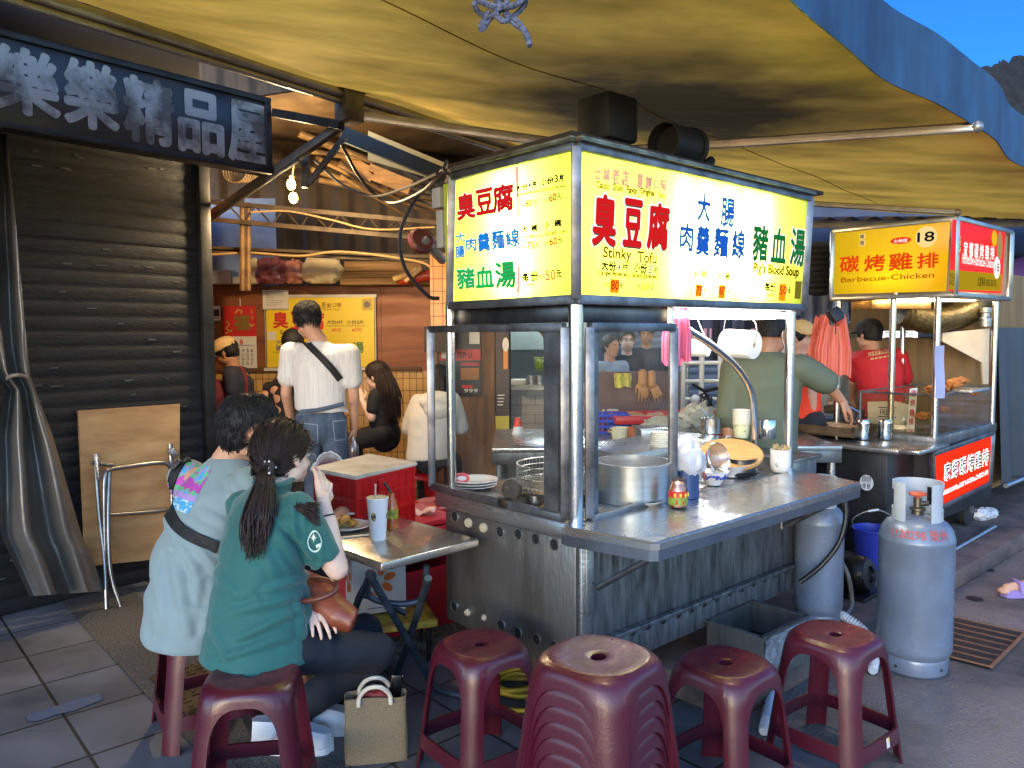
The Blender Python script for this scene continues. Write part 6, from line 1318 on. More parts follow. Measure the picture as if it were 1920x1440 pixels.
# perforated rubber mat by the cart wheel
g = MB()
pc = gz(845, 1195, .012); rw, rh = 22, 12
for i in range(rw):
    for k in range(rh):
        x = (i + .5 * (k % 2)) * .026; y = k * .023; p = pc + E1 * (x - .33) + E2 * (y - .02) + UP * (.03 * (k / rh) ** 2)
        g.lathe([(.0135, 0), (.0135, .008), (.0095, .008), (.0095, 0)], p, 8)
o = one(g, 'rubber_mat', mat('mat_grey', (120, 116, 108), .7, col2=(70, 66, 62), scale=30), 'dirty perforated rubber mat on the floor behind the cart wheel', 'mat', pc)
# ================================================================ GAS CYLINDERS, GREASE TRAP, HOSES
M_gas = mat('cylinder_paint', (116, 128, 146), .36, metal=.15, col2=(92, 100, 112), scale=3, bump=.08, bscale=30, rvar=.1, contrast=(.4, .7))
def cylinder(label, base, rot):
    t = T('gas_cylinder', label, 'gas cylinder', base, R(rot), 'gas cylinders'); r = .159
    g = MB(); g.lathe([(0, .012), (.12, .012), (.138, 0), (.141, .002), (.146, .06), (.142, .072), (.148, .085), (.158, .10), (r, .115), (r, .595), (.1605, .60), (.1605, .612), (.158, .618), (.150, .652), (.128, .682), (.095, .70), (.05, .712), (.03, .715), (0, .716)], base, 48); g.build('tank', M_gas, t)
    g = MB(); Rz = Matrix.Translation(base) @ Matrix.Rotation(R(rot), 4, 'Z')
    def hoop(a, b): th = R(-150) + R(300) * a; return Rz @ V((.104 * math.cos(th), .104 * math.sin(th), .692 + .175 * b))
    # collar: posts, top band with rounded hand openings
    for a0, a1, b0, b1 in ((0, .13, 0, 1), (.42, .58, 0, 1), (.87, 1, 0, 1), (.13, .42, .78, 1), (.58, .87, .78, 1), (.13, .42, 0, .3), (.58, .87, 0, .3)):
        g.grid(lambda a, b: hoop(a0 + (a1 - a0) * a, b0 + (b1 - b0) * b), 10, 4)
    g.build('collar', mat('collar_paint', (172, 180, 186), .4, var=.15), t, solid=.005, doubles=True)
    g = MB(); g.lathe([(.024, .71), (.024, .73), (.034, .735), (.034, .745), (.018, .75), (.018, .79), (0, .79)], base, 20); g.cyl(base + UP * .765, base + UP * .765 + V((.045, -.01, 0)), .012); g.build('valve', mat('brass_dull', (112, 104, 90), .4, metal=.8), t)
    g = MB(); g.lathe([(0, .80), (.02, .80), (.036, .803), (.040, .809), (.036, .815), (.02, .818), (0, .818)], base, 10); g.lathe([(.012, .79), (.012, .803)], base, 10); g.build('valve_wheel', mat('orange_knob', (196, 84, 50), .45), t)
    return t
cyl1 = cylinder('large pale blue grey gas cylinder with red stencilled number on the road', gz(1712, 1248, 0), 65)
base = gz(1712, 1248, 0); mb = MB(); tx_ = '1120298 榮州'; me, a_, b_, c_, d_ = textmesh(tx_); k = .052 / (d_ - c_); am = math.atan2(-base.y, -base.x)
mm_ = me.copy(); 
bmt = bmesh.new(); bmt.from_mesh(mm_); bmesh.ops.subdivide_edges(bmt, edges=[e for e in bmt.edges if e.calc_length() > .15], cuts=2); 
pf = [(.618, .1585), (.652, .1505), (.682, .1285), (.70, .0955)]
for v in bmt.verts:
    x = (v.co.x - a_) / (b_ - a_); y = (v.co.y - c_) / (d_ - c_); an = am - .78 + 1.62 * x + .06; z = .627 + .046 * y
    for (z0, r0), (z1, r1) in zip(pf, pf[1:]):
        if z0 <= z <= z1: r = r0 + (r1 - r0) * (z - z0) / (z1 - z0)
    v.co = base + V(((r + .0035) * math.cos(an), (r + .0035) * math.sin(an), z + .001))
mb.bm.free(); mb.bm = bmt; mb.build('stencil', mat('stencil_red', (186, 70, 56), .6), cyl1, smooth=False, nofix=True)
g = MB()
for a in (-.5, .9): an = am + a; g.lathe([(0, .0015), (.007, .0015)], seg=12, M=frame(V((-math.sin(an), math.cos(an), 0)), V((math.cos(an), math.sin(an), -.08)), base + V((.1445 * math.cos(an), .1445 * math.sin(an), .035))))
g.build('drain_hole', M_blk, cyl1)
cylinder('older gas cylinder standing half hidden under the end of the steel counter', gz(1533, 1166, .118), 20).scale = (.72, .72, .84)
c = gz(1420, 1150, .34); c.z = .118; j = T('grease_trap', 'open steel grease trap box with torn foil front under the counter', 'box', c, SROT)
g = MB(); Mx = Matrix.Translation(c) @ Matrix.Rotation(SROT, 4, 'Z'); w2, d2, h2 = .36, .26, .2
for x, y, sx_, sy_ in ((0, -d2 / 2, w2, .004), (0, d2 / 2, w2, .004), (-w2 / 2, 0, .004, d2), (w2 / 2, 0, .004, d2)): g.box((x, y, h2 / 2), (sx_, sy_, h2), Mx)
for x, y, sx_, sy_ in ((0, -d2 / 2, w2 + .03, .02), (0, d2 / 2, w2 + .03, .02), (-w2 / 2, 0, .02, d2), (w2 / 2, 0, .02, d2)): g.box((x, y, h2), (sx_, sy_, .006), Mx)
g.build('box_body', M_ssd, j); g = MB(); g.box((0, 0, .06), (w2 - .01, d2 - .01, .01), Mx); g.build('grease', mat('black_grease', (18, 18, 18), .2), j)
g = MB(); g.grid(lambda a, b: Mx @ V(((a - .5) * .33, -d2 / 2 - .006 - .006 * noise.noise(V((a * 9, b * 9, 0))), .19 - b * (.14 + .04 * noise.noise(V((a * 7, 5, 0)))))), 30, 14); g.build('torn_foil', mat('torn_foil', (150, 158, 166), .5, metal=.3, col2=(96, 100, 106), scale=18, bump=.6), j)
g = MB(); c = gz(972, 1292, .012)
for k in range(6):
    r = .085 + .014 * (k % 3); g.tube([c + V((r * math.cos(i * math.pi / 14) * 1.15, r * math.sin(i * math.pi / 14), .012 + .016 * (k // 2) + .006 * math.sin(i * .7 + k))) for i in range(28)], .009, 8, closed=True)
g.tube(smoothpath([c + V((-.1, -.02, .012)), c + V((-.16, -.10, .01)), c + V((-.05, -.2, .01)), c + V((.1, -.22, .01))]), .009, 8)
one(g, 'yellow_hose', mat('hose_yellow', (190, 158, 30), .4, var=.2), 'coiled yellow hose on the tiles behind the foreground stools', 'hose', c)
def hose(name, pts, r, m, label, ribs=False):
    P_ = smoothpath(pts, 14 if ribs else 8); n_ = len(P_); g = MB(); g.tube(P_, [r * (1 + (.14 if i % 2 else -.1)) if ribs else r for i in range(n_)], 10); return one(g, name, m, label, 'hose', P_[0])
hose('black_hose', [at(1575, 905, 3.66), at(1586, 960, 3.62), at(1574, 1015, 3.6), at(1540, 1060, 3.6), at(1500, 1092, 3.62)], .012, mat('black_rubber', (22, 22, 23), .45), 'thick black hose curving down from the counter end')
hose('grey_hose', [at(1571, 1040, 4.0), at(1590, 1080, 3.95), at(1597, 1130, 3.95), gz(1585, 1152, .13), at(1573, 1140, 3.95), at(1575, 1105, 3.95), at(1568, 1080, 4.0)], .012, mat('rubber_grey', (92, 90, 88), .5), 'grey gas hose looping beside the older cylinder')
hose('drain_pipe', [gz(1566, 1148, .15), gz(1590, 1160, .14), gz(1622, 1185, .10), gz(1640, 1225, .04), gz(1636, 1258, .02)], .02, mat('white_corrugated', (186, 192, 200), .5), 'ribbed white drain hose trailing onto the road by the cylinder', True)
hose('ribbed_hose', [gz(1452, 1222, .10), gz(1466, 1250, .07), gz(1448, 1300, .03), gz(1436, 1350, .02), gz(1432, 1372, .02)], .018, mat('white_corrugated', (0, 0, 0)), 'short ribbed white hose with red end behind the middle stool', True)
g = MB(); p = gz(1448, 1218, .11); g.cyl(p, gz(1454, 1228, .10), .026, seg=14); one(g, 'hose_cap', mat('stool_red', (170, 40, 40), .4), 'red screw cap at the end of the ribbed hose', 'cap', p)
# bucket and pump
c = gz(1636, 1060, .12); j = T('bucket', 'blue plastic bucket with wire handle behind the large gas cylinder', 'bucket', c); g = MB(); g.lathe([(0, .0), (.095, 0), (.12, .22), (.127, .225), (.127, .235), (.117, .235), (.094, .006), (0, .006)], c, 32); g.build('bucket_body', mat('bucket_blue', (44, 56, 150), .35), j)
g = MB(); g.tube(smoothpath([c + V((-.12, 0, .22)), c + V((-.13, -.02, .3)), c + V((-.02, -.06, .36)), c + V((.11, -.03, .3)), c + V((.12, 0, .22))]), .004, 6); g.tube([c + V((-.06, -.05, .347)), c + V((.0, -.062, .36))], .01, 8); g.build('handle', mat('wire_steel', (0, 0, 0)), j)
c = gz(1606, 1112, .118); j = T('pump_motor', 'greasy black round motor on the kerb beside the blue bucket', 'motor', c); g = MB(); Mx = frame(V((.75, .66, 0)), V((.6, -.75, .15)), c + UP * .11)
g.lathe([(0, -.09), (.08, -.09), (.095, -.07), (.1, 0), (.095, .05), (.08, .07), (.045, .075), (.04, .06), (0, .06)], seg=28, M=Mx)
for k in range(4): a = k * math.pi / 2; g.ball(Mx @ V((.085 * math.cos(a), .085 * math.sin(a), .055)), .012)
g.build('motor_body', mat('greasy_black', (24, 24, 26), .4, metal=.4, var=.4, scale=20), j); g = MB(); g.box((0, 0, .008), (.26, .2, .016), Matrix.Translation(c) @ Matrix.Rotation(SROT, 4, 'Z'), .003); g.box((.09, .0, .11), (.06, .08, .1), Matrix.Translation(c) @ Matrix.Rotation(SROT, 4, 'Z'), .008); g.build('motor_foot', mat('greasy_black', (0, 0, 0)), j)
# drain grate, cast cover, manhole spots
q4 = [gz(u, v, .006) for u, v in ((1765, 1155), (1922, 1190), (1858, 1254), (1690, 1212))]; cc = sum(q4, V()) / 4
j = T('drain_grate', 'rusty steel drain grate set in the road beside the gas cylinder', 'drain grate', cc); L_ = lambda a, b: q4[0].lerp(q4[1], a).lerp(q4[3].lerp(q4[2], a), b)
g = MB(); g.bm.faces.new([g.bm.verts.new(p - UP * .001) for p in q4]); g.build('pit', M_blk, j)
g = MB()
for k in range(46): g.bar(L_(k / 45, 0) + UP * .006, L_(k / 45, 1) + UP * .006, .0035, .008)
g.build('bar', mat('grate_bar', (84, 80, 76), .5, metal=.6), j)['kind'] = 'stuff'
g = MB()
for k in range(8): g.bar(L_(0, k / 7) + UP * .010, L_(1, k / 7) + UP * .010, .007, .006)
g.bar(L_(0, 0) + UP * .008, L_(0, 1) + UP * .008, .012, .012); g.bar(L_(1, 0) + UP * .008, L_(1, 1) + UP * .008, .012, .012); g.build('cross_bar', mat('grate_rust', (150, 112, 84), .6, metal=.4, var=.4, scale=20), j)
c = gz(400, 1292, .010); j = T('drain_cover', 'brown cast iron drain cover with raised bars under the diners stools', 'drain cover', c, SROT); Mx = Matrix.Translation(c) @ Matrix.Rotation(SROT + R(90), 4, 'Z')
g = MB(); g.box((0, 0, .004), (.62, .34, .008), Mx, .002); g.build('plate', mat('cast_brown', (96, 78, 52), .55, metal=.3, col2=(60, 48, 36), scale=8), j)
g = MB()
for i in range(14):
    for k in range(6): g.box((-.28 + i * .043, -.135 + k * .054, .011), (.030 if (i + k) % 2 else .010, .010 if (i + k) % 2 else .036, .008), Mx)
o = g.build('tread_bar', mat('cast_brown', (0, 0, 0)), j); o['kind'] = 'stuff'
for u, v, lb in ((1850, 1067, 'farther one of two small dark drain holes in the road at the right edge'), (1828, 1122, 'nearer one of two small dark drain holes in the road at the right edge')):
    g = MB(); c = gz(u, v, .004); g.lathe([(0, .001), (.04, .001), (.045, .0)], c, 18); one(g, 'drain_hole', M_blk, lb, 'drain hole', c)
# ================================================================ FOLDED TABLE AGAINST THE SHUTTER, TARP
def fpx(u, v, n): return onpl(u, v, Fw(0, n, 0), NF)
q4 = [fpx(u, v, n) for u, v, n in ((146, 770, .07), (336, 757, .07), (334, 1044, .16), (160, 1062, .16))]; c = gz(210, 1130, 0)
j = T('folded_table', 'folded wooden table top with chrome tube legs leaning against the shutter', 'table', Fw(.2, .2, 0))
g = MB(); f = g.bm.faces.new([g.bm.verts.new(p) for p in q4]); g.build('tabletop', mat('blond_plywood', (190, 152, 104), .6, col2=(160, 120, 78), scale=2.5, stretch=(1, 1, 5), bump=.1), j, solid=.02, smooth=False)
M_chr = mat('dull_chrome', (150, 150, 150), .28, metal=.9, var=.3, scale=12)
def tl(nm, pts, r=.013): g = MB(); g.tube(smoothpath([fpx(u, v, n) for u, v, n in pts], 6), r, 10); g.build(nm, M_chr, j)
tl('leg', [(178, 852, .14), (186, 960, .2), (196, 1050, .27), (200, 1142, .33)], .012); tl('leg', [(205, 880, .2), (203, 960, .24), (207, 1070, .3), (228, 1142, .36)], .012)
tl('frame_tube', [(197, 1040, .26), (196, 900, .22), (206, 882, .2), (225, 877, .19), (300, 868, .18), (318, 876, .18), (322, 900, .18), (322, 1000, .2)]); tl('frame_tube', [(198, 966, .22), (260, 962, .2), (332, 955, .18)], .011); tl('frame_tube', [(319, 832, .14), (322, 900, .16)], .014); tl('frame_tube', [(172, 868, .15), (212, 872, .17)], .011)
g = MB(); g.bar(fpx(181, 850, .17), fpx(186, 900, .18), .03, .02, bev=.004); g.bar(fpx(318, 842, .16), fpx(330, 858, .16), .03, .04, bev=.004); g.build('hinge', M_ss, j)
tp = fpx(60, 1120, .3); tp.z = .02
g = MB()
def tarp(a, b):
    lv = [(0, 250, -60, 12, .12), (.2, 420, -60, 30, .14), (.42, 600, -55, 46, .16), (.55, 700, -20, 56, .20), (.60, 730, 10, 66, .21), (.72, 820, -5, 100, .24), (.88, 1000, 0, 152, .30), (1, 1118, 55, 196, .36)]
    for p, q in zip(lv, lv[1:]):
        if b <= q[0]:
            t = (b - p[0]) / (q[0] - p[0]); v = p[1] + (q[1] - p[1]) * t; l_ = p[2] + (q[2] - p[2]) * t; r_ = p[3] + (q[3] - p[3]) * t; n_ = p[4] + (q[4] - p[4]) * t; break
    wdt = (r_ - l_) / 120
    return fpx(l_ + (r_ - l_) * a, v - 10 * a * (b > .9), n_ + (.035 + .02 * wdt) * math.sin(a * 13 + b * 4) + .02 * noise.noise(V((a * 5, b * 9, 0))))
g.grid(tarp, 60, 70); j = T('tarp', 'grey plastic tarp bunched and tied at the left edge of the shutter', 'tarp', tp); g.build('sheet', mat('grey_tarp', (86, 84, 82), .3, var=.3, scale=3, bump=.5, bscale=14, coat=.2), j, ang=180)
g = MB(); g.tube([fpx(15 + 20 * math.cos(i * .52) + 18, 712 + 9 * math.sin(i * .52), .2 - .11 * math.sin(i * .52)) for i in range(12)], .01, 7, closed=True); g.build('tie', mat('grey_rope', (120, 112, 104), .9), j)
# ================================================================ PEOPLE
from mathutils.bvhtree import BVHTree
def basis(f, up=UP):
    f = V(f).normalized(); x = f.cross(V(up)).normalized(); z = x.cross(f); return Matrix((x, f, z)).transposed()   # columns right, face, up
def bvh(*obs):
    vs, ps = [], []
    for o in obs:
        M = wm(o); n_ = len(vs); vs += [M @ v.co for v in o.data.vertices]; ps += [[i + n_ for i in p.vertices] for p in o.data.polygons]
    return BVHTree.FromPolygons(vs, ps)
def hit(t, u, v, off=.004, back=None):
    d = ray(u, v).normalized(); h, n_, i, D = t.ray_cast(CAM, d)
    if h is None:
        best = None
        for k in range(60):
            q = CAM + d * (2. + k * .1); r = t.find_nearest(q)
            if r[0] is not None and (best is None or r[3] < best[1]): best = (r[0], r[3], r[1])
        return best[0] + (best[0] - CAM).normalized() * 0 - d * off if best and best[1] < .07 else None
    return h - d * off
def patch(t, quad, nu, nv, off=.004, mif=None, mb=None):
    """a printed patch laid on a garment: pixel quad tl,tr,br,bl carried onto the cloth below it"""
    g = mb or MB(); G = []
    for i in range(nu + 1):
        row = []
        for k in range(nv + 1):
            a, b = i / nu, k / nv; tl, tr, br, bl = [V((*p, 0)) for p in quad]; p = tl.lerp(tr, a).lerp(bl.lerp(br, a), b)
            h = hit(t, p.x, p.y, off); row.append(None if h is None else g.bm.verts.new(h))
        G.append(row)
    for i in range(nu):
        for k in range(nv):
            q = (G[i][k], G[i + 1][k], G[i + 1][k + 1], G[i][k + 1])
            if None in q: continue
            if max((q[0].co - x.co).length for x in q) > .08: continue
            mi = mif(i / nu, k / nv) if mif else 0
            if mi is None: continue
            f = g.bm.faces.new(q); f.material_index = mi
    return g
def ribbon(t, uv, wpx, off=.006, mb=None, mi=0):
    P_ = smoothpath([V((u, v, 0)) for u, v in uv], 8); g = mb or MB(); prev = None
    for i, p in enumerate(P_):
        d = (P_[min(i + 1, len(P_) - 1)] - P_[max(0, i - 1)]).normalized(); n_ = V((-d.y, d.x, 0)) * wpx / 2
        row = [hit(t, (p + n_ * k).x, (p + n_ * k).y, off) for k in (-1, -.33, .33, 1)]
        if None in row: prev = None; continue
        vs = [g.bm.verts.new(h) for h in row]
        if prev and (prev[1].co - vs[1].co).length < .12:
            for k in range(3): f = g.bm.faces.new((prev[k], prev[k + 1], vs[k + 1], vs[k])); f.material_index = mi
        prev = vs
    return g
M_sk = mat('skin', (204, 156, 128), .5, var=.1, scale=30, sub=.15, bump=.06, bscale=150)
M_sk2 = mat('skin_tan', (176, 126, 94), .5, var=.12, scale=30, sub=.1)
M_sk3 = mat('skin_pale', (222, 188, 168), .48, var=.06, scale=30, sub=.15, bump=.05, bscale=150)
def hairm(name, col, c2): return mat(name, col, .58, col2=c2, scale=60, stretch=(1, 1, .12), bump=.7, bscale=110, contrast=(.3, .7), spec=.35)
M_hb = hairm('black_hair', (26, 24, 26), (14, 13, 14)); M_hbr = hairm('brown_hair', (52, 36, 32), (28, 20, 19))
def head_shapes(c, f, up=UP, s=1., neck=None, ears=True):
    B = basis(f, up); L = lambda x, y, z: V(c) + B @ V((x, y, z)) * s
    sh = [('e', L(0, -.012, .03), (.074 * s, .094 * s, .084 * s), B), ('e', L(0, .022, -.032), (.060 * s, .068 * s, .084 * s), B), ('e', L(0, .062, -.096), (.024 * s, .022 * s, .018 * s), B),
          ('c', L(0, .088, .005), .008 * s, L(0, .104, -.028), .0125 * s), ('e', L(0, .083, -.060), (.022 * s, .010 * s, .007 * s), B), ('e', L(0, .081, -.071), (.019 * s, .010 * s, .007 * s), B), ('e', L(0, .076, .03), (.05 * s, .014 * s, .010 * s), B),
          ('e', L(.035, .06, -.035), (.02 * s, .018 * s, .018 * s), B), ('e', L(-.035, .06, -.035), (.02 * s, .018 * s, .018 * s), B), ('e', L(.05, .0, -.07), (.018 * s, .045 * s, .02 * s), B), ('e', L(-.05, .0, -.07), (.018 * s, .045 * s, .02 * s), B)]
    if ears:
        for k in (-1, 1):
            sh += [('e', L(k * .076, -.004, -.004), (.009 * s, .019 * s, .030 * s), B), ('e', L(k * .082, -.014, .008), (.007 * s, .011 * s, .024 * s), B), ('e', L(k * .077, .004, -.028), (.008 * s, .010 * s, .012 * s), B)]
    if neck is not None: sh.append(('c', L(0, -.03, -.05), .052 * s, V(neck), .060 * s))
    return sh, L, B
def hair_cap(name, c, f, up, m, par, s=1., vol=1., nape=-.055, front=.055, extra=(), wr=.004, voxel=.008, fz=.6):
    B = basis(f, up); L = lambda x, y, z: V(c) + B @ V((x, y, z)) * s
    sh = [('e', L(0, -.016, .034), (.083 * s * vol, .102 * s * vol, .092 * s * vol), B), ('e', L(0, -.045, -.01), (.072 * s * vol, .062 * s * vol, .075 * s * vol), B)] + list(extra)
    return fuse(name, sh, m, par, voxel, 4, wr=wr, wf=26, seed=c[0] * 7, wst=(1, 1, .5), cut=[(L(0, .072, front), B @ V((0, .8, -fz))), (L(0, -.05, nape), B @ V((0, .25, -1)))])
def eyes(L, B, par, s=1.):
    g = MB()
    for k in (-1, 1):
        g.ball(L(k * .030, .078, .006), (.012 * s, .008 * s, .0075 * s), B, 0); g.ball(L(k * .030, .0835, .006), (.0055 * s, .005 * s, .0055 * s), B, 1)
        g.ball(L(k * .031, .088, .026), (.018 * s, .005 * s, .0035 * s), B, 1); g.ball(L(k * .030, .083, .0125), (.014 * s, .005 * s, .002 * s), B, 1)
    g.ball(L(0, .0915, -.0655), (.019 * s, .004 * s, .0045 * s), B, 2)
    g.build('eyes', [mat('eye_white', (220, 214, 206), .3), mat('eye_dark', (26, 20, 18), .4), mat('lips', (170, 96, 88), .4)], par)
def hand(w_, d, nrm, side=1, curl=.35, s=1., spread=.10, bend=None):
    """wrist, pointing direction, back-of-hand direction; thumb on side*cross(d,nrm); fingers curl away from the back"""
    d = V(d).normalized(); nrm = V(nrm); nrm = (nrm - d * nrm.dot(d)).normalized(); x = d.cross(nrm) * side
    P_ = lambda a, b, c: V(w_) + (x * a + d * b + nrm * c) * s
    sh = [('c', P_(0, -.005, 0), .024 * s, P_(0, .02, 0), .024 * s)]
    for k, a in enumerate((.030, .010, -.010, -.028)): sh.append(('c', P_(a * .55, .015, 0), .0145 * s, P_(a, .078 - .004 * abs(k - 1), 0), .0115 * s))
    lens = ((.040, .024, .019), (.044, .028, .020), (.041, .026, .019), (.033, .020, .017)); cs = bend or [curl] * 4
    for k, a in enumerate((.030, .010, -.010, -.028)):
        p = V((a, .078 - .004 * abs(k - 1), 0)); an = 0; r = .0092
        for j, l in enumerate(lens[k]):
            an += cs[k] * (1.0 if j else .8); q = p + V((a * spread * 3 * l / .04 * .3, l * math.cos(an), -l * math.sin(an))); sh.append(('c', P_(*p), r * s, P_(*q), (r - .0012) * s)); p = q; r -= .0012
    p = V((.022, .012, -.004))
    for q, r0, r1 in ((V((.048, .040, -.016)), .014, .0115), (V((.054, .068, -.028)), .0112, .0098), (V((.050, .092, -.036)), .0098, .008)): sh.append(('c', P_(*p), r0 * s, P_(*q), r1 * s)); p = q
    return sh
def addfine(o, shapes, par, voxel=.0035, it=4):
    o2 = fuse('hand', shapes, o.data.materials[0], par, voxel, it); b = bmesh.new(); b.from_mesh(o.data); b.from_mesh(o2.data); b.to_mesh(o.data); b.free()
    me = o2.data; COL.objects.unlink(o2); bpy.data.objects.remove(o2); bpy.data.meshes.remove(me)
    for p in o.data.polygons: p.use_smooth = True
    return o
def strands(name, m, par, root, tip, n, r0, r1, sag=.03, rt=.0045, seed=1, mid=None, wave=.012):
    rd = random.Random(seed); g = MB()
    for i in range(n):
        a, q = rd.uniform(0, 6.28), math.sqrt(rd.random()); off = V((math.cos(a) * q, math.sin(a) * q, 0)); a2 = a + rd.uniform(-.5, .5)
        p0 = V(root) + off * r0; p3 = V(tip) + V((math.cos(a2) * q, math.sin(a2) * q, 0)) * r1 * rd.uniform(.6, 1.1) + UP * rd.uniform(-.035, .05); M_ = V(mid) if mid is not None else (V(root) + V(tip)) / 2
        p1 = M_ + off * (r0 + r1) * .62 + V((rd.uniform(-1, 1), rd.uniform(-1, 1), 0)) * wave
        P_ = smoothpath([p0, p1, p1.lerp(p3, .5) + V((rd.uniform(-1, 1), rd.uniform(-1, 1), 0)) * wave, p3], 5); N = len(P_)
        g.tube(P_, [rt * (1 - .75 * (k / (N - 1)) ** 2.5) for k in range(N)], 6)
    return g.build(name, m, par, ang=180)
def torso(rings): return ('l', rings)
def shoe(mb, heel, toe, h=.07, w_=.045, m0=0, m1=1):
    d = (V(toe) - V(heel)); L_ = d.length; Mx = frame(d, UP, heel)
    def sec(t): return w_ * (.78 + .32 * math.sin(min(1, t * 1.25) * math.pi * .62)) * (1 - max(0, t - .78) ** 2 * 9)
    for z0, z1, k, mi in ((0, .028, 1.06, m1), (.028, h, 1.0, m0)):
        def fn(a, b, z0=z0, z1=z1, k=k):
            t = .5 - .5 * math.cos(a * 2 * math.pi); sgn = 1 if a < .5 else -1; top = z1 - (z1 - z0) * .55 * max(0, (t - .35) / .65) if mi == m0 else z1
            sh = 1 - (.42 * b ** 2 if mi == m0 else 0); y = sgn * sec(t) * k * sh * (1 if .01 < t < .99 else .15); return Mx @ V((L_ * (t * (1.0 if mi else 1) + (k - 1) * (t - .5)), y, z0 + (top - z0) * b))
        mb.grid(fn, 32, 6, mi, wrapu=True)
        pts = [fn(i / 32, 1.0) for i in range(32)]; f = mb.bm.faces.new([mb.bm.verts.new(p) for p in pts]); f.material_index = mi
    return mb
A1 = E1; A2 = E2
def fur(name, cap, m, par, n, L0, flow, r=.0022, lift=.006, seed=1, jit=.3):
    """short locks lying on a hair cap, combed along flow(p)"""
    rd = random.Random(seed); M = wm(cap); me = cap.data; g = MB(); N = len(me.vertices)
    for i in range(n):
        v = me.vertices[rd.randrange(N)]; p = M @ v.co; nn = v.normal; d = flow(p); d = d - nn * d.dot(nn)
        if d.length < 1e-4: continue
        d = (d.normalized() + V((rd.uniform(-jit, jit), rd.uniform(-jit, jit), rd.uniform(-jit, jit)))).normalized(); L_ = L0 * rd.uniform(.5, 1.2)
        P_ = [p - nn * .003, p + nn * lift * rd.uniform(.4, 1) + d * L_ * .5, p + nn * lift * rd.uniform(-.2, .5) + d * L_ - nn * L_ * L_ * 3]
        g.tube(P_, [r, r * .9, r * .15], 5, caps=False)
    return g.build(name, m, par, ang=180)
# ---------------------------------------------------------------- woman in green polo (foreground)
wo = T('person', 'person in dark green polo shirt and black trousers sitting with a ponytail', 'person', gz(478, 1262, .46) - UP * .46)
pel = at(478, 1180, 2.62); nk = at(512, 905, 2.74); hd = at(533, 856, 2.79); che = at(492, 1010, 2.67)
fw = V((.62, .78, -.10)); shR = at(564, 962, 2.63); shL = at(452, 938, 2.88); elR = at(632, 1066, 2.66); wrR = at(606, 940, 2.71)
kR = at(706, 1222, 2.80); kL = at(680, 1188, 3.05); anR = at(530, 1352, 2.92); anL = at(606, 1352, 3.12); hipR = pel - A2 * .09 - UP * .045; hipL = pel + A2 * .09 - UP * .045; wrL = at(580, 1134, 2.70); elL = at(480, 1060, 3.0)
hs, HL, HB = head_shapes(hd, fw, V((-.08, 0, 1)), 1.0, nk)
sh = hs + [('c', shR, .05, elR, .041), ('c', elR, .039, wrR.lerp(elR, .3), .034), ('c', elR, .039, wrR, .025), ('c', shL, .05, elL, .04), ('c', elL, .038, wrL, .026), ('c', pel, .09, che, .09), ('c', che, .09, nk, .055), ('c', shR, .045, shL, .045),
           ('c', hipR, .08, kR, .055), ('c', hipL, .08, kL, .055), ('c', kR, .055, anR, .038), ('c', kL, .055, anL, .038), ('c', anR, .036, gz(540, 1398, .05), .026), ('c', anL, .036, gz(606, 1366, .06), .02)]
body = fuse('body', sh, M_sk3, wo, .0075, 5)
hu = at(603, 880, 2.76)
hR = hand(wrR, (hu - wrR) + V((.0, .03, .0)), V((.75, -.6, .1)), 1, .35, 1.0, .1, (.9, .55, .3, .25))
hL_ = hand(wrL, at(601, 1162, 2.62) - wrL, V((.45, -.75, .5)), -1, .42, 1.0, .2)
addfine(body, hR + hL_, wo)
eyes(HL, HB, wo)
M_gp = mat('green_polo', (22, 92, 88), .75, var=.12, scale=6, bump=.35, bscale=18, sheen=.3)
ax = lambda a, b: (A2 * a, A1 * b)
def sleeve(p, q, r0, r1):
    d = (q - p).normalized(); x = d.cross(V((0, 1, .2))).normalized(); y = d.cross(x); return ('l', [(p.lerp(q, k / 4), x * (r0 + (r1 - r0) * k / 4), y * (r0 + (r1 - r0) * k / 4)) for k in range(5)])
def ring(c, a, b, t=0., tilt=V((0, 0, 0))): return (V(c), A2 * a + tilt, A1 * b)
polo = fuse('shirt', [('l', [ring(at(486, 1280, 2.63), .205, .20), ring(at(486, 1220, 2.63), .200, .192), ring(at(490, 1130, 2.65), .178, .172), ring(at(486, 1040, 2.66), .176, .128), ring(at(494, 985, 2.69), .188, .118), ring(at(502, 945, 2.72), .182, .098), ring(at(508, 920, 2.735), .12, .075), ring(at(513, 902, 2.74), .062, .06)]),
    ('c', at(555, 962, 2.64), .077, at(572, 990, 2.637), .070), sleeve(at(556, 964, 2.64), at(612, 1052, 2.65), .074, .060), ('c', shL + V((.02, -.02, -.02)), .07, shL.lerp(elL, .5), .066)], M_gp, wo, .0085, 7, wr=.0035, wf=7.5, seed=3.3, wst=(1, 1, 1.5), wfn=folds([(535, 975, 585, 1040, .010, 7), (520, 1000, 575, 1075, .009, 8), (500, 1110, 600, 1070, .010, 8), (430, 1150, 560, 1115, .008, 9), (450, 1195, 565, 1140, .010, 8), (410, 1235, 540, 1195, .009, 8), (545, 930, 556, 1010, .008, 6), (392, 1060, 450, 1120, .007, 9), (560, 1120, 568, 1190, .009, 7), (400, 1180, 430, 1240, .008, 8), (480, 1010, 520, 1085, .006, 9), (586, 985, 606, 1050, .006, 6)]),
    cut=[(at(471, 1224, 2.62), V((-.03, 0, -1)))])
g = MB(); tt = bvh(polo)
tcol = MB(); tcol.tube(smoothpath([at(u, v, Y) for u, v, Y in ((478, 903, 2.68), (500, 912, 2.66), (530, 908, 2.68), (548, 895, 2.76), (540, 880, 2.82))], 6), .016, 10, flat=.6); tcol.build('collar', M_gp, wo)
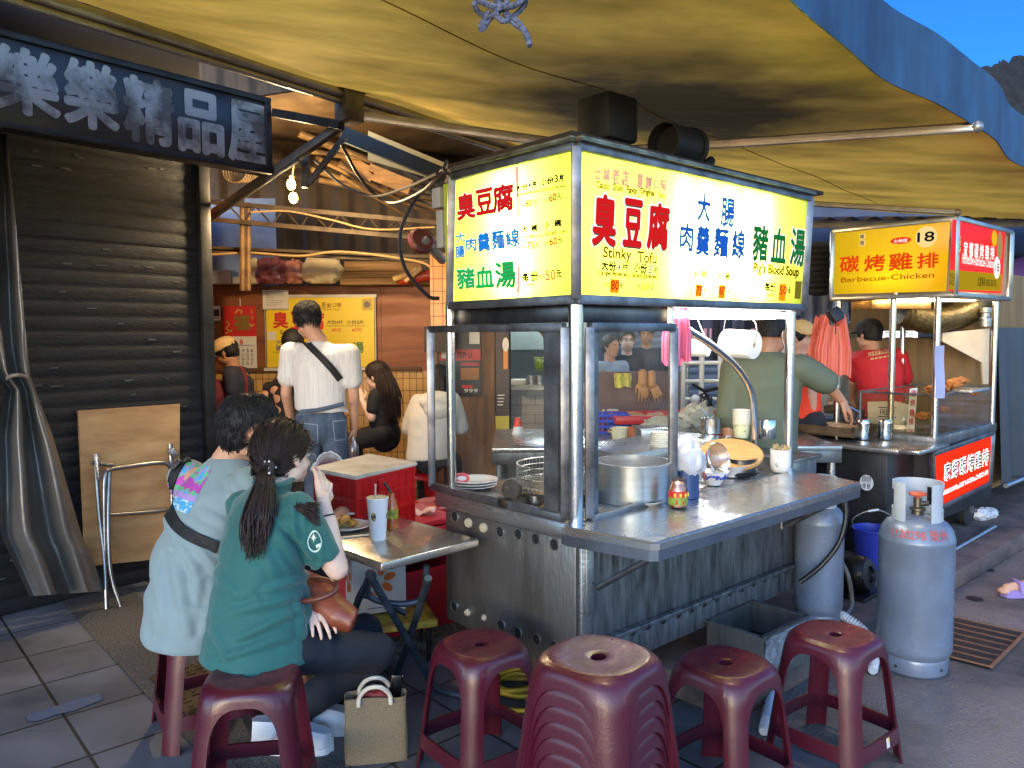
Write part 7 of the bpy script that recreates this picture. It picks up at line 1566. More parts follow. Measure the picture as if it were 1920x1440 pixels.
# sleeve badge: pale drop-shaped ring with a white star
g = MB()
def drop(k, s): a = 2 * math.pi * k / 28; return (590 + s * 14 * math.cos(a) * (1 - .25 * (math.sin(a) < 0) * -math.sin(a)), 1013 + s * 21 * math.sin(a) + 2)
def badge(s0, s1, mi, off):
    A = [hit(tt, *drop(k, s0), off) for k in range(28)]; B_ = [hit(tt, *drop(k, s1), off) for k in range(28)]
    for k in range(28):
        q = [A[k], A[(k + 1) % 28], B_[(k + 1) % 28], B_[k]]
        if all(x is not None for x in q): g.quad(*q, mi=mi)
badge(1.0, .84, 0, .003)
c0 = (588, 1008)
for k in range(8):
    a = k * math.pi / 4; L_ = 10 if k % 2 == 0 else 7; p = [hit(tt, c0[0] + L_ * .75 * math.cos(a), c0[1] + L_ * math.sin(a), .0035), hit(tt, c0[0] + 1.6 * math.cos(a + 1.57), c0[1] + 1.6 * math.sin(a + 1.57), .0035), hit(tt, c0[0] + 1.6 * math.cos(a - 1.57), c0[1] + 1.6 * math.sin(a - 1.57), .0035)]
    if all(x is not None for x in p): g.quad(*p)
patch(tt, ((592, 1022), (601, 1018), (602, 1024), (593, 1028)), 3, 2, .0035, mb=g)
g.build('badge', mat('badge_white', (206, 220, 200), .6), wo, nofix=True)
M_bt = mat('black_trousers', (22, 27, 38), .8, var=.2, scale=8, bump=.3, bscale=14)
fuse('trousers', [('c', pel - UP * .045, .118, pel + A1 * .05 - UP * .045, .11), ('c', hipR, .088, kR, .068), ('c', hipL, .088, kL, .068), ('c', kR, .068, kR.lerp(anR, .45) - UP * .0, .066), ('c', kR.lerp(anR, .45), .066, anR + V((.035, 0, .03)), .058), ('c', kL, .08, anL + UP * .04, .055), ('c', hipR, .09, hipL, .09)], M_bt, wo, .009, 6, wr=.004, wf=8, seed=5, cut=[(anR + V((0, 0, .015)), V((-.45, .0, -1)))])
g = MB(); shoe(g, gz(474, 1404, .004), gz(622, 1406, .004), .118, .05); shoe(g, gz(585, 1372, .006), gz(682, 1366, .006), .10, .046)
g.build('shoe', [mat('white_leather', (214, 216, 220), .4, var=.05), mat('white_sole', (226, 228, 232), .5)], wo, ang=50)
g = MB(); g.cyl(anR + UP * .035, gz(528, 1392, .05), .041, .045, 16); g.build('sock', mat('white_sock', (206, 204, 220), .9), wo)
wcap = hair_cap('hair', hd, fw, V((-.08, 0, 1)), M_hbr, wo, 1.04, 1.03, -.085, .05, wr=.0025, voxel=.006, extra=[('e', hd + HB @ V((0, -.07, -.03)), (.06, .045, .055), HB)])
pt = at(500, 880, 2.66)
fur('hair_lock', wcap, M_hbr, wo, 1100, .075, lambda p: pt - p, .0018, .0015, 5, .10)['kind'] = 'stuff'
strands('ponytail', M_hbr, wo, pt, at(478, 1030, 2.52), 280, .022, .05, seed=4, mid=at(488, 950, 2.56), rt=.0034)
strands('loose_lock', M_hbr, wo, at(560, 905, 2.70), at(598, 968, 2.57), 70, .02, .014, seed=9, mid=at(560, 945, 2.60), rt=.0026)
g = MB(); rd = random.Random(3); Mx = frame(V((.8, -.5, .3)), V((-.2, -.45, .3)), pt)
g.tube([Mx @ V((.030 * math.cos(i * math.pi / 10), .024 * math.sin(i * math.pi / 10), 0)) for i in range(20)], .011, 8, closed=True); g.build('scrunchie', mat('scrunchie_dark', (30, 26, 28), .8), wo)
g = MB()
for i in range(26): a = rd.uniform(0, 6.28); b = rd.uniform(0, 6.28); g.ball(Mx @ V(((.030 + .011 * math.cos(b)) * math.cos(a), (.024 + .011 * math.cos(b)) * math.sin(a), .011 * math.sin(b))), .004, seg=8, rg=6)
o = g.build('scrunchie_dot', mat('dot_white', (225, 225, 220), .6), wo); o['kind'] = 'stuff'
g = MB(); Mw = frame(wrR - elR, V((0, -1, 0)), wrR.lerp(elR, .22)); g.tube([Mw @ V((0, .0295 * math.cos(i * math.pi / 10), .0295 * math.sin(i * math.pi / 10))) for i in range(20)], .003, 6, closed=True); g.build('hair_band', mat('matte_black', (26, 26, 27), .6), wo)
g = MB(); g.tube([HL(.074, .0, .01), HL(.072, .06, .012), HL(.05, .097, .004)], .0018, 6)
for k in (-1, 1): g.tube([HL(k * .031 + .023 * math.cos(i * math.pi / 10), .098, -.002 + .019 * math.sin(i * math.pi / 10)) for i in range(20)], .0016, 5, closed=True)
g.build('glasses', mat('wire_frame', (150, 140, 130), .3, metal=.9), wo)
# ---------------------------------------------------------------- man in teal tee (foreground)
mn = T('person', 'person in pale teal printed tee shirt with black sling strap sitting beside the green polo', 'person', gz(385, 1206, .46) - UP * .46)
pel = at(372, 1115, 2.98); nk = at(425, 868, 3.07); hd = at(470, 806, 3.06); che = at(395, 975, 3.02); fw = V((.80, .56, -.22))
shR = at(470, 915, 2.92); shL = at(352, 898, 3.22); elR = at(590, 1010, 3.18); wrR = at(640, 960, 3.45); elL = at(420, 1000, 3.45); wrL = at(520, 965, 3.55); hipR = pel - A2 * .1; hipL = pel + A2 * .1; kR = hipR + A1 * .44 + UP * .0; kL = hipL + A1 * .44; anR = kR - UP * .42 - A1 * .08; anL = kL - UP * .42
hs, HL, HB = head_shapes(hd, fw, V((.18, 0, 1)), 1.08, nk)
body = fuse('body', hs + [('c', shR, .055, elR, .043), ('c', elR, .042, wrR, .028), ('c', shL, .055, elL, .043), ('c', elL, .042, wrL, .028), ('c', pel, .13, che, .13), ('c', che, .13, nk, .065), ('c', shR, .055, shL, .055), ('c', hipR, .085, kR, .06), ('c', hipL, .085, kL, .06), ('c', kR, .06, anR, .042), ('c', kL, .06, anL, .042), ('c', anR, .04, anR + A1 * .14 - UP * .05, .03), ('c', anL, .04, anL + A1 * .14 - UP * .05, .03)], M_sk, mn, .0085, 5)
addfine(body, hand(wrR, A1 + A2 * .3 - UP * .1, UP, 1, .5) + hand(wrL, A1, UP, -1, .4), mn)
eyes(HL, HB, mn, 1.08)
M_tee = mat('teal_tee', (126, 146, 150), .8, var=.08, scale=5, bump=.35, bscale=13, sheen=.2)
tee = fuse('shirt', [('l', [ring(at(358, 1192, 2.96), .235, .175), ring(at(364, 1130, 2.97), .232, .178), ring(at(376, 1050, 2.99), .222, .17), ring(at(392, 970, 3.02), .222, .152), ring(at(408, 915, 3.05), .212, .125), ring(at(420, 882, 3.06), .16, .09), ring(at(432, 856, 3.07), .075, .07)]),
    ('c', shR + A1 * .0, .085, shR.lerp(elR, .55), .085), ('c', shL, .085, shL.lerp(elL, .55), .085)], M_tee, mn, .010, 7, wr=.0035, wf=5.5, seed=8.1, wst=(1, 1, 1.3), wfn=folds([(285, 990, 300, 1180, .010, 10), (325, 1050, 350, 1185, .010, 10), (360, 1040, 375, 1120, .008, 10), (345, 1000, 430, 1095, .010, 9), (300, 950, 360, 1070, .008, 9), (430, 900, 470, 960, .009, 8), (272, 1100, 290, 1190, .008, 8), (380, 960, 440, 990, .007, 8), (400, 1100, 385, 1185, .008, 9), (330, 1130, 420, 1160, .007, 9)]), cut=[(at(355, 1190, 2.96), V((.02, 0, -1)))])
tt = bvh(tee)
def pcol(a, b):
    k = noise.noise(V((a * 3.2, b * 3.6, 1))) + .35 * noise.noise(V((a * 9, b * 9, 4)))
    if b > .74: return 3 if noise.noise(V((a * 12, b * 14, 7))) < .12 else 4
    if b > .62: return 2
    return 0 if k > .08 else (1 if k > -.16 else (2 if k > -.3 else 3))
g = patch(tt, ((338, 862), (398, 876), (352, 964), (294, 942)), 44, 44, .003, pcol)
g.build('back_print', [mat('ink_magenta', (176, 70, 170), .7), mat('ink_green', (90, 180, 130), .7), mat('ink_lilac', (170, 140, 200), .7), mat('ink_cyan', (70, 160, 210), .7), mat('ink_pale', (180, 205, 225), .7)], mn, nofix=True)
M_web = mat('black_webbing', (20, 20, 22), .7, bump=.3, bscale=200)
g = ribbon(tt, ((352, 846), (334, 868), (322, 890), (313, 920), (314, 950), (330, 984), (360, 1006), (392, 1020), (410, 1028)), 22, .009)
g.build('sling_strap', M_web, mn, solid=.006, nofix=True)
g = MB(); p = hit(tt, 332, 872, .016); g.box((0, 0, 0), (.05, .022, .035), frame(V((.6, .2, .7)), V((-.2, -1, .2)), p), .006); p = hit(tt, 344, 858, .012); g.box((0, 0, 0), (.05, .016, .03), frame(V((.75, .2, .5)), V((-.2, -1, .2)), p), .005); g.build('buckle', mat('matte_black', (0, 0, 0)), mn)
fuse('shorts', [('c', pel, .15, pel + A1 * .05, .14), ('c', hipR, .11, kR, .09), ('c', hipL, .11, kL, .09)], mat('charcoal_cloth', (40, 42, 48), .8), mn, .012, 5, wr=.003)
g = MB()
for an in (anR, anL): b_ = V((an.x, an.y, .006)); shoe(g, b_ - A1 * .06, b_ + A1 * .2, .08, .048)
g.build('shoe', [mat('charcoal_cloth', (0, 0, 0)), M_dk], mn)
mcap = hair_cap('hair', hd, fw, V((.18, 0, 1)), M_hb, mn, 1.10, 1.03, -.085, .075, wr=.005, voxel=.007); crown = HL(0, -.05, .12)
b2 = bmesh.new(); b2.from_mesh(mcap.data); Mw = wm(mcap); bmesh.ops.delete(b2, geom=[v for v in b2.verts if min((Mw @ v.co - HL(k, -.002, -.006)).length for k in (-.085, .085)) < .046], context='VERTS'); b2.to_mesh(mcap.data); b2.free()
fur('hair_lock', mcap, M_hb, mn, 1500, .034, lambda p: (p - crown) + V((0, 0, -.03)), .0019, .005, 6, .16)['kind'] = 'stuff'
# ---------------------------------------------------------------- generic figures further back
def figure(label, base, J, f, skin, hairmat, top, topm, legm, vox=.011, s=1., hup=UP, sleeves=.55, haircut=None, shoes=True, hands=True, face=False, w_=1.0, hem=None, legs=True):
    """J: joints nk hd che pel shR shL elR elL wrR wrL (kR kL anR anL)"""
    t = T('person', label, 'person', base); j = {k: V(p) for k, p in J.items()}
    sx = (j['shL'] - j['shR']).normalized(); fx = sx.cross(UP).normalized(); fx = fx if fx.dot(V(f)) > 0 else -fx
    hs, L, B = head_shapes(j['hd'], f, hup, s, j['nk'])
    sh = hs + [('c', j['pel'], .11 * s, j['che'], .105 * s), ('c', j['che'], .105 * s, j['nk'], .055 * s), ('c', j['shR'], .045 * s, j['shL'], .045 * s)]
    for q in 'RL': sh += [('c', j['sh' + q], .046 * s, j['el' + q], .038 * s), ('c', j['el' + q], .038 * s, j['wr' + q], .026 * s)]
    if legs:
        for q, k in (('R', -1), ('L', 1)):
            hp = j['pel'] + sx * (.09 * k); j['hip' + q] = hp; sh += [('c', hp, .08, j['k' + q], .055), ('c', j['k' + q], .055, j['an' + q], .038), ('c', j['an' + q], .036, j['an' + q] + fx * .13 - UP * .04, .028)]
    o = fuse('body', sh, skin, t, vox, 4)
    if hands:
        hsx = []
        for q, k in (('R', 1), ('L', -1)): d = (j['wr' + q] - j['el' + q]); hsx += hand(j['wr' + q], d, J.get('n' + q, sx * (-k) + UP * .2), k, .4, s)
        addfine(o, hsx, t, .005, 3)
    if face: eyes(L, B, t, s)
    c0, c1, c2, c3 = j['pel'], j['pel'].lerp(j['che'], .5), j['che'], j['nk']
    hm = V(hem) if hem is not None else c0 - UP * .04
    rg = lambda c, a, b: (V(c), sx * a * w_, fx * b * w_)
    shp = [('l', [rg(hm, .172, .135), rg(c0.lerp(c1, .5), .165, .13), rg(c1, .168, .125), rg(c2, .185, .122), rg(c2.lerp(c3, .55), .175, .10), rg(c2.lerp(c3, .8), .12, .075), rg(c3, .062, .058)])]
    shp.append(('c', j['shR'], .062 * w_, j['shL'], .062 * w_))
    for q in 'RL': shp.append(('c', j['sh' + q], .066 * w_, j['sh' + q].lerp(j['el' + q], sleeves), .062 * w_))
    so = fuse(top, shp, topm, t, vox, 5, wr=.004, wf=8, seed=base[0] * 5)
    if legs:
        fuse('trousers', [('c', j['pel'], .13, j['pel'] - UP * .03, .13)] + [x for q in 'RL' for x in (('c', j['hip' + q], .095, j['k' + q], .076), ('c', j['k' + q], .076, j['an' + q] + UP * .04, .06))], legm, t, vox, 5, wr=.004, wf=9)
        if shoes:
            g = MB()
            for q in 'RL': b_ = V((j['an' + q].x, j['an' + q].y, .014)); shoe(g, b_ - fx * .06, b_ + fx * .2, .08, .048)
            g.build('shoe', [M_dk, M_wh], t)
    if hairmat is not None: j['cap'] = hair_cap('hair', j['hd'], f, hup, hairmat, t, s * 1.03, 1.03, *(haircut or (-.05, .06)), wr=.004, voxel=.009)
    return t, j, L, B, so
# standing man in white shirt
Y = 5.3; a_ = lambda u, v, d=0.: at(u, v, Y + d)
J = dict(hd=a_(576, 601, .02), nk=a_(598, 640), che=a_(600, 690), pel=a_(602, 790), shR=a_(655, 664, -.05), shL=a_(545, 660, .05), elR=a_(664, 742, -.02), elL=a_(536, 738, .05), wrR=a_(664, 803, .08), wrL=a_(548, 802, .2), kR=V((-1.22, 5.42, .5)), kL=V((-1.42, 5.5, .5)), anR=V((-1.2, 5.36, .09)), anL=V((-1.42, 5.46, .09)))
M_wsh = mat('white_stripe_shirt', (226, 222, 216), .75, col2=(200, 198, 198), scale=90, stretch=(1, 1, .02), bump=.3, bscale=10)
M_jean = mat('blue_jeans', (84, 100, 122), .8, col2=(60, 74, 96), scale=14, bump=.3, bscale=60, stretch=(1, 1, .4))
t_, j_, L_, B_, so = figure('person standing in white striped short sleeved shirt and blue jeans with black cross strap', a_(602, 790) * 1 - UP * a_(602, 790).z, J, (-.42, .85, -.30), M_sk, M_hb, 'shirt', M_wsh, M_jean, .010, 1.0, sleeves=.62, haircut=(-.03, .06), w_=1.08, hem=a_(606, 770))
cr = V(L_(0, -.03, .12)); fur('hair_lock', j_['cap'], M_hb, t_, 900, .04, lambda p: (p - cr) + V((0, 0, -.02)), .0024, .006, 7, .18)['kind'] = 'stuff'
tt = bvh(so); g = ribbon(tt, ((566, 632), (580, 648), (604, 672), (625, 695), (638, 712)), 13, .008); g.build('cross_strap', M_web, t_, solid=.004, nofix=True)
g = MB(); p = hit(tt, 617, 686, .016); g.box((0, 0, 0), (.05, .012, .045), frame(V((.7, .1, -.7)), V((0, -1, .2)), p), .004); g.build('buckle', mat('matte_black', (0, 0, 0)), t_)
tr = [o for o in t_.children if o.name.startswith('trousers')][0]; tt = bvh(tr); g = MB()
for q in (((566, 794), (595, 796), (596, 832), (570, 830)), ((624, 790), (650, 788), (648, 824), (628, 826))):
    for k in range(4): ribbon(tt, (q[k], ((q[k][0] + q[(k + 1) % 4][0]) / 2, (q[k][1] + q[(k + 1) % 4][1]) / 2), q[(k + 1) % 4]), 1.6, .003, mb=g)
ribbon(tt, ((557, 778), (600, 772), (648, 762)), 2, .003, mb=g)
g.build('pocket_seam', mat('seam_thread', (140, 150, 164), .8), t_, nofix=True)
g = MB(); bl_ = smoothpath([a_(563, 772, -.145), a_(600, 768, -.17), a_(645, 757, -.14)], 6); g.tube(bl_, .014, 8); g.build('waistband', M_jean, t_)
# long haired woman in black
Y = 6.35
J = dict(hd=a_(706, 706), nk=a_(712, 733), che=a_(716, 765), pel=a_(722, 812), shR=a_(704, 742, -.12), shL=a_(722, 742, .14), elR=a_(697, 783, -.15), elL=a_(706, 780, .15), wrR=a_(680, 752, -.08), wrL=a_(682, 757, .06), kR=a_(660, 828, -.05), kL=a_(662, 826, .18), anR=a_(668, 925, 0), anL=a_(672, 922, .2))
t_, j_, L_, B_, so = figure('person with very long dark hair sitting in a black tee shirt', a_(722, 812) * 1 - UP * a_(722, 812).z, J, (-.93, .30, -.22), M_sk3, M_hbr, 'shirt', mat('black_tee', (28, 28, 32), .8, bump=.2), mat('black_skirt', (24, 24, 28), .8), .011, .98, haircut=(-.09, .055), sleeves=.6, w_=.9)
strands('long_hair', M_hbr, t_, a_(714, 690, -.02), a_(738, 788, -.12), 230, .07, .07, seed=12, mid=a_(728, 730, -.10), rt=.005, wave=.015)
# hooded person
Y = 5.9
J = dict(hd=a_(826, 716, .1), nk=a_(818, 742), che=a_(812, 780), pel=a_(806, 850), shR=a_(846, 752, -.02), shL=a_(786, 756, .06), elR=a_(862, 800, .05), elL=a_(768, 802, .1), wrR=a_(868, 790, .3), wrL=a_(790, 815, .35), kR=a_(850, 868, .4), kL=a_(795, 862, .45), anR=a_(845, 960, .4), anL=a_(800, 955, .45))
t_, j_, L_, B_, so = figure('person in light grey hooded top seen from behind beside the stall window', a_(806, 850) * 1 - UP * a_(806, 850).z, J, (.35, .92, -.15), M_sk3, M_hb, 'hooded_top', mat('grey_hoodie', (196, 190, 182), .85, var=.08, bump=.3), M_bt, .012, 1.0, haircut=(-.09, .05), sleeves=.98, w_=1.12)
fuse('hood', [('e', a_(818, 752, -.10), (.13, .07, .075), None), ('e', a_(820, 768, -.12), (.10, .06, .07), None)], mat('grey_hoodie', (0, 0, 0)), t_, .012, 6, wr=.008, wf=10)
strands('back_hair', M_hb, t_, a_(826, 705, .05), a_(822, 752, -.06), 50, .07, .05, seed=2, mid=a_(828, 728, -.03), rt=.008)
# cook with tan cap
Y = 6.6
J = dict(hd=a_(423, 661), nk=a_(436, 686), che=a_(447, 716), pel=a_(448, 790), shR=a_(433, 702, -.16), shL=a_(452, 700, .16), elR=a_(438, 742, -.18), elL=a_(440, 745, .2), wrR=a_(420, 742, -.1), wrL=a_(412, 745, .1), kR=V((-2.3, 6.6, .5)), kL=V((-2.25, 6.8, .5)), anR=V((-2.3, 6.6, .09)), anL=V((-2.25, 6.8, .09)))
t_, j_, L_, B_, so = figure('person in tan cap and navy tee with red apron working by the shutter', V((-2.3, 6.65, 0)), J, (-.92, -.05, -.45), M_sk2, M_hb, 'shirt', mat('navy_tee', (40, 42, 58), .8), M_bt, .011, 1.0, haircut=(-.06, .03), face=True, sleeves=.75)
fuse('cap', [('e', L_(0, -.012, .06), (.092, .112, .075), B_), ('e', L_(0, -.01, .04), (.095, .115, .035), B_)], mat('tan_cap', (206, 172, 116), .8, bump=.3), t_, .008, 4, cut=[(L_(0, 0, .022), B_ @ V((0, .1, -1)))])
g = MB(); g.tube([L_(k, y, .004) for k, y in ((.078, 0), (.072, .07), (.03, .1))], .004, 6); g.tube([L_(.03 + .02 * math.cos(i * .5236), .101, .0 + .016 * math.sin(i * .5236)) for i in range(12)], .003, 5, closed=True); g.build('glasses', mat('matte_black', (0, 0, 0)), t_)
tt = bvh(so); g = ribbon(tt, ((444, 676), (456, 694), (462, 715), (462, 738)), 5, .01); g.build('apron_strap', mat('apron_red', (120, 36, 40), .8), t_, solid=.004, nofix=True)
fuse('apron', [('e', a_(408, 748, -.1), (.10, .12, .16), None), ('e', a_(402, 778, -.05), (.09, .12, .14), None)], mat('maroon_cloth', (92, 26, 40), .85, bump=.3), t_, .012, 6, wr=.008, wf=9)
# bare shouldered diner
Y = 6.25
J = dict(hd=a_(548, 642), nk=a_(540, 690), che=a_(530, 735), pel=a_(545, 800), shR=a_(560, 712, -.1), shL=a_(505, 728, .0), elR=a_(575, 770, 0), elL=a_(490, 772, -.05), wrR=a_(560, 800, .1), wrL=a_(505, 805, -.1), kR=a_(580, 830, -.3), kL=a_(530, 830, -.35), anR=a_(580, 930, -.3), anL=a_(530, 930, -.35))
J['hd'] = a_(549, 648); J['nk'] = a_(542, 690)
figure('person with bare shoulder in a black top bending behind the white shirted man', a_(545, 800) * 1 - UP * a_(545, 800).z, J, (.2, -.9, -.5), M_sk, M_hb, 'top', mat('black_tee', (0, 0, 0)), M_bt, .012, 1.0, sleeves=.05, haircut=(-.06, .055), w_=.82)
# stall vendor in olive tee
Y = 4.5
J = dict(hd=a_(1453, 625, .02), nk=a_(1440, 660), che=a_(1428, 720), pel=a_(1425, 850), shR=a_(1502, 690, -.1), shL=a_(1378, 690, .02), elR=a_(1548, 716, -.08), elL=a_(1364, 790, 0), wrR=a_(1578, 752, -.05), wrL=a_(1368, 850, -.1), kR=V((1.5, 4.5, .58)), kL=V((1.35, 4.55, .58)), anR=V((1.52, 4.55, .2)), anL=V((1.35, 4.6, .2)))
M_ol = mat('olive_tee', (92, 100, 80), .8, var=.08, bump=.3, bscale=12)
t_, j_, L_, B_, so = figure('person in olive green tee and face mask reaching across behind the stall counter', V((1.42, 4.5, .115)), J, (.85, .35, -.28), M_sk2, M_hb, 'shirt', M_ol, M_bt, .010, 1.05, sleeves=.95, haircut=(-.035, .06), w_=1.22, face=True)
fuse('face_mask', [('e', L_(0, .062, -.055), (.062, .052, .052), B_)], mat('mask_blue', (190, 200, 206), .8), t_, .008, 4)
g = MB(); g.tube(smoothpath([L_(.06, .06, -.03), L_(.082, .0, .0), L_(.083, -.02, .012), L_(.08, -.01, -.03), L_(.055, .055, -.08)], 6), .0025, 6); g.build('mask_loop', M_wh, t_)
p = a_(1590, 770, -.02); g = MB(); g.tube([j_['wrR'] + V((.03, 0, -.03)), a_(1602, 778, .0), a_(1600, 795, .05)], .005, 6); g.tube([j_['wrR'] + V((.04, .02, -.03)), a_(1610, 772, .0), a_(1606, 792, .05)], .005, 6); one(g, 'tongs', M_ssb, 'steel tongs held over the griddle by the olive shirted vendor', 'tongs', j_['wrR'])
# red shirted cook
Y = 6.3
J = dict(hd=a_(1628, 628), nk=a_(1634, 655), che=a_(1648, 690), pel=a_(1655, 770), shR=a_(1685, 668, .0), shL=a_(1612, 672, .05), elR=a_(1700, 725, .1), elL=a_(1600, 715, .15), wrR=a_(1690, 770, .3), wrL=a_(1598, 745, .35), kR=V((3.0, 6.35, .58)), kL=V((2.85, 6.4, .58)), anR=V((3.0, 6.4, .2)), anL=V((2.85, 6.45, .2)))
M_rt = mat('red_tee', (190, 28, 38), .75, var=.08, bump=.25)
t_, j_, L_, B_, so = figure('person in red shirt and black cap seen from behind in the barbecue stall', V((2.95, 6.3, .115)), J, (-.45, .88, -.1), M_sk, M_hb, 'shirt', M_rt, M_bt, .011, 1.0, sleeves=.7, haircut=(-.045, .02), w_=1.05)
fuse('cap', [('e', L_(0, -.012, .055), (.09, .11, .082), B_), ('e', L_(0, .1, .03), (.07, .06, .012), B_)], mat('black_cap', (34, 34, 38), .8), t_, .009, 4, cut=[(L_(0, 0, .012), B_ @ V((0, 0, -1)))])
tt = bvh(so); g = MB()
for i in range(7): u = 1628 + i * 6.2; patch(tt, ((u, 661 - i * 1.2), (u + 5, 660 - i * 1.2), (u + 5, 668 - i * 1.2), (u, 669 - i * 1.2)), 5, 6, .004, lambda a, b, i=i: None if (noise.noise(V((a * 3 + i * 2.3, b * 3, i))) > .12) else 0, mb=g)
patch(tt, ((1632, 672), (1672, 665), (1672, 667.5), (1632, 675)), 20, 1, .004, lambda a, b: None if int(a * 20) % 4 == 3 else 0, mb=g)
g.build('back_print', mat('print_gold_cloth', (206, 176, 120), .7), t_, nofix=True, smooth=False)
# cook in orange with tan cap, hand at her chin
Y = 5.5
J = dict(hd=a_(1500, 632), nk=a_(1498, 664), che=a_(1502, 700), pel=a_(1504, 790), shR=a_(1478, 684, .08), shL=a_(1520, 684, -.1), elR=a_(1486, 730, -.1), elL=a_(1522, 740, -.12), wrR=a_(1500, 690, -.18), wrL=a_(1525, 790, -.1), kR=V((2.0, 5.5, .58)), kL=V((2.1, 5.5, .58)), anR=V((2.0, 5.5, .2)), anL=V((2.1, 5.55, .2)))
t_, j_, L_, B_, so = figure('person in bright orange apron and tan cap with a hand at the chin', V((2.05, 5.5, .115)), J, (.75, -.62, -.15), M_sk, M_hb, 'shirt', mat('orange_apron', (226, 62, 32), .75), M_bt, .011, .95, sleeves=.5, haircut=(-.06, .03), face=True, w_=.86)
fuse('cap', [('e', L_(0, -.012, .055), (.088, .108, .075), B_), ('e', L_(0, .1, .035), (.07, .06, .011), B_)], mat('tan_cap', (0, 0, 0)), t_, .009, 4, cut=[(L_(0, 0, .016), B_ @ V((0, 0, -1)))])
# passers-by seen through the glass
def standing(label, u, vtop, Yd, f, topm, legm, hair, skin=M_sk, **k):
    c = at(u, vtop, Yd); H_ = c.z; x, y = c.x, Yd; fx = V((f[0], f[1], 0)).normalized(); sx = V((-fx.y, fx.x, 0)); q = lambda a, z, d=0.: V((x, y, z)) + sx * a + fx * d
    J = dict(hd=q(0, H_ - .12), nk=q(0, H_ - .28, -.02), che=q(0, H_ - .45), pel=q(0, H_ * .53), shR=q(-.17, H_ - .33), shL=q(.17, H_ - .33), elR=q(-.21, H_ - .62), elL=q(.21, H_ - .62), wrR=q(-.14, H_ - .66, .22), wrL=q(.10, H_ - .60, .22), kR=q(-.09, H_ * .28, .03), kL=q(.09, H_ * .28, .03), anR=q(-.09, .09), anL=q(.09, .09)); J.update(k.pop('J', {}))
    return figure(label, q(0, 0), J, f, skin, hair, 'shirt', topm, legm, .013, .98, haircut=(-.08, .058), face=True, **k)
standing('person in black dress with pale face looking at the camera through the glass', 1176, 618, 8.4, (.02, -1, 0), mat('black_tee', (0, 0, 0)), mat('black_skirt', (0, 0, 0)), M_hb, M_sk3)
standing('person in pale blue top turned sideways behind the stall glass', 1146, 628, 8.0, (.6, -.8, 0), mat('pale_blue_cloth', (150, 166, 190), .8), M_bt, M_hb)
standing('tall person in dark clothing beside the woman in black dress', 1212, 606, 8.6, (-.2, -1, -.1), mat('dark_navy', (30, 32, 42), .8), M_bt, M_hb, M_sk2)
standing('person in light blue shirt behind the salmon pink bags', 1604, 640, 7.4, (-.3, .9, 0), mat('pale_blue_cloth', (0, 0, 0)), M_jean, M_hb)
# passer-by whose sandalled foot enters the frame at the right
ft = gz(1908, 1116, .004); t_ = T('person', 'foot of a passer-by in a lilac slipper at the right edge', 'person', ft)
fd = V((-.9, -.1, 0)).normalized(); kn = ft + V((.25, .05, .48))
fuse('body', [('c', ft + UP * .045 - fd * -.07, .028, ft - fd * .10 + UP * .06, .036), ('c', ft - fd * .12 + UP * .06, .038, kn, .055), ('e', ft + fd * .09 + UP * .03, (.035, .04, .018), None)], M_sk, t_, .008, 4)
g = MB(); shoe(g, ft - fd * .17, ft + fd * .10, .045, .048); g.tube([ft + V((0, -.055, .02)), ft + V((0, -.03, .075)), ft + V((0, .03, .075)), ft + V((0, .055, .02))], .018, 8); g.build('slipper', [mat('lilac_foam', (140, 120, 180), .6), mat('lilac_foam', (0, 0, 0))], t_)
# ================================================================ BEHIND THE STALLS
M_nb = mat('night_wall', (74, 84, 104), .8, col2=(50, 58, 76), scale=1.2)
st = T('street_building', 'dark blue grey shop house row across the lane behind the stalls', 'building', V((4.2, 13, 0)))
g = MB(); g.box((4.2, 13.4, 2.4), (11.5, .8, 4.8)); g.build('wall', M_nb, st)
for i in range(4):
    x = .2 + i * 2.7; g = MB(); g.grid(lambda a, b: V((x - 1.1 + 2.2 * a, 12.97 - .015 * abs(math.sin(b * 60)), .1 + 2.4 * b)), 2, 160); g.build('roller_shutter', mat('lane_shutter', (110, 120, 140), .5, metal=.3, var=.2), st)
    g = MB(); g.box((x, 12.6, 2.75), (2.5, .9, .05), Matrix()); g.build('shop_canopy', mat('lane_canopy', (60, 66, 92), .7, var=.3), st)
kt = T('kitchen_stall', 'white tiled kitchen seen through the left pane of the glass case', 'kitchen', V((.0, 9, 0)))
g = MB(); fr(g, 850, 540, 1104, 740, 9.2, .06); g.build('wall', mat('kitchen_wall2', (146, 160, 152), .5, col2=(124, 136, 130), scale=2), kt)
g = MB(); fr(g, 400, 520, 960, 1000, 8.0, .05); g.build('rear_wall', mat('dark_render', (0, 0, 0)), kt)
for u0, u1, v0, lb in ((986, 1004, 706, 0), (1002, 1020, 706, 1)):
    g = MB(); c = at((u0 + u1) / 2, 722, 7.9); g.lathe(cupprof(px(9, 7.9), px(9, 7.9), px(18, 7.9)), c, 20); one(g, 'steel_pot', M_ss, ['left one of the steel pots on the tiled kitchen counter', 'right one of the steel pots on the tiled kitchen counter'][lb], 'pot', c)
g = MB(); fr(g, 958, 712, 986, 722, 7.9, .2, .01); one(g, 'food_tray', M_wh, 'white food tray on the tiled kitchen counter', 'tray', at(972, 722, 8.0))
c = at(1012, 682, 7.8); g = MB()
for k in range(6): g.tube([c + V(((.06 - .006 * k) * math.cos(i * math.pi / 8), (.06 - .006 * k) * math.sin(i * math.pi / 8), .06 - .025 * k)) for i in range(16)], .004, 5, closed=True)
for i in range(10): a = i * math.pi / 5; g.cyl(c + V((.06 * math.cos(a), .06 * math.sin(a), .06)), c + V((.03 * math.cos(a), .03 * math.sin(a), -.065)), .003, seg=4)
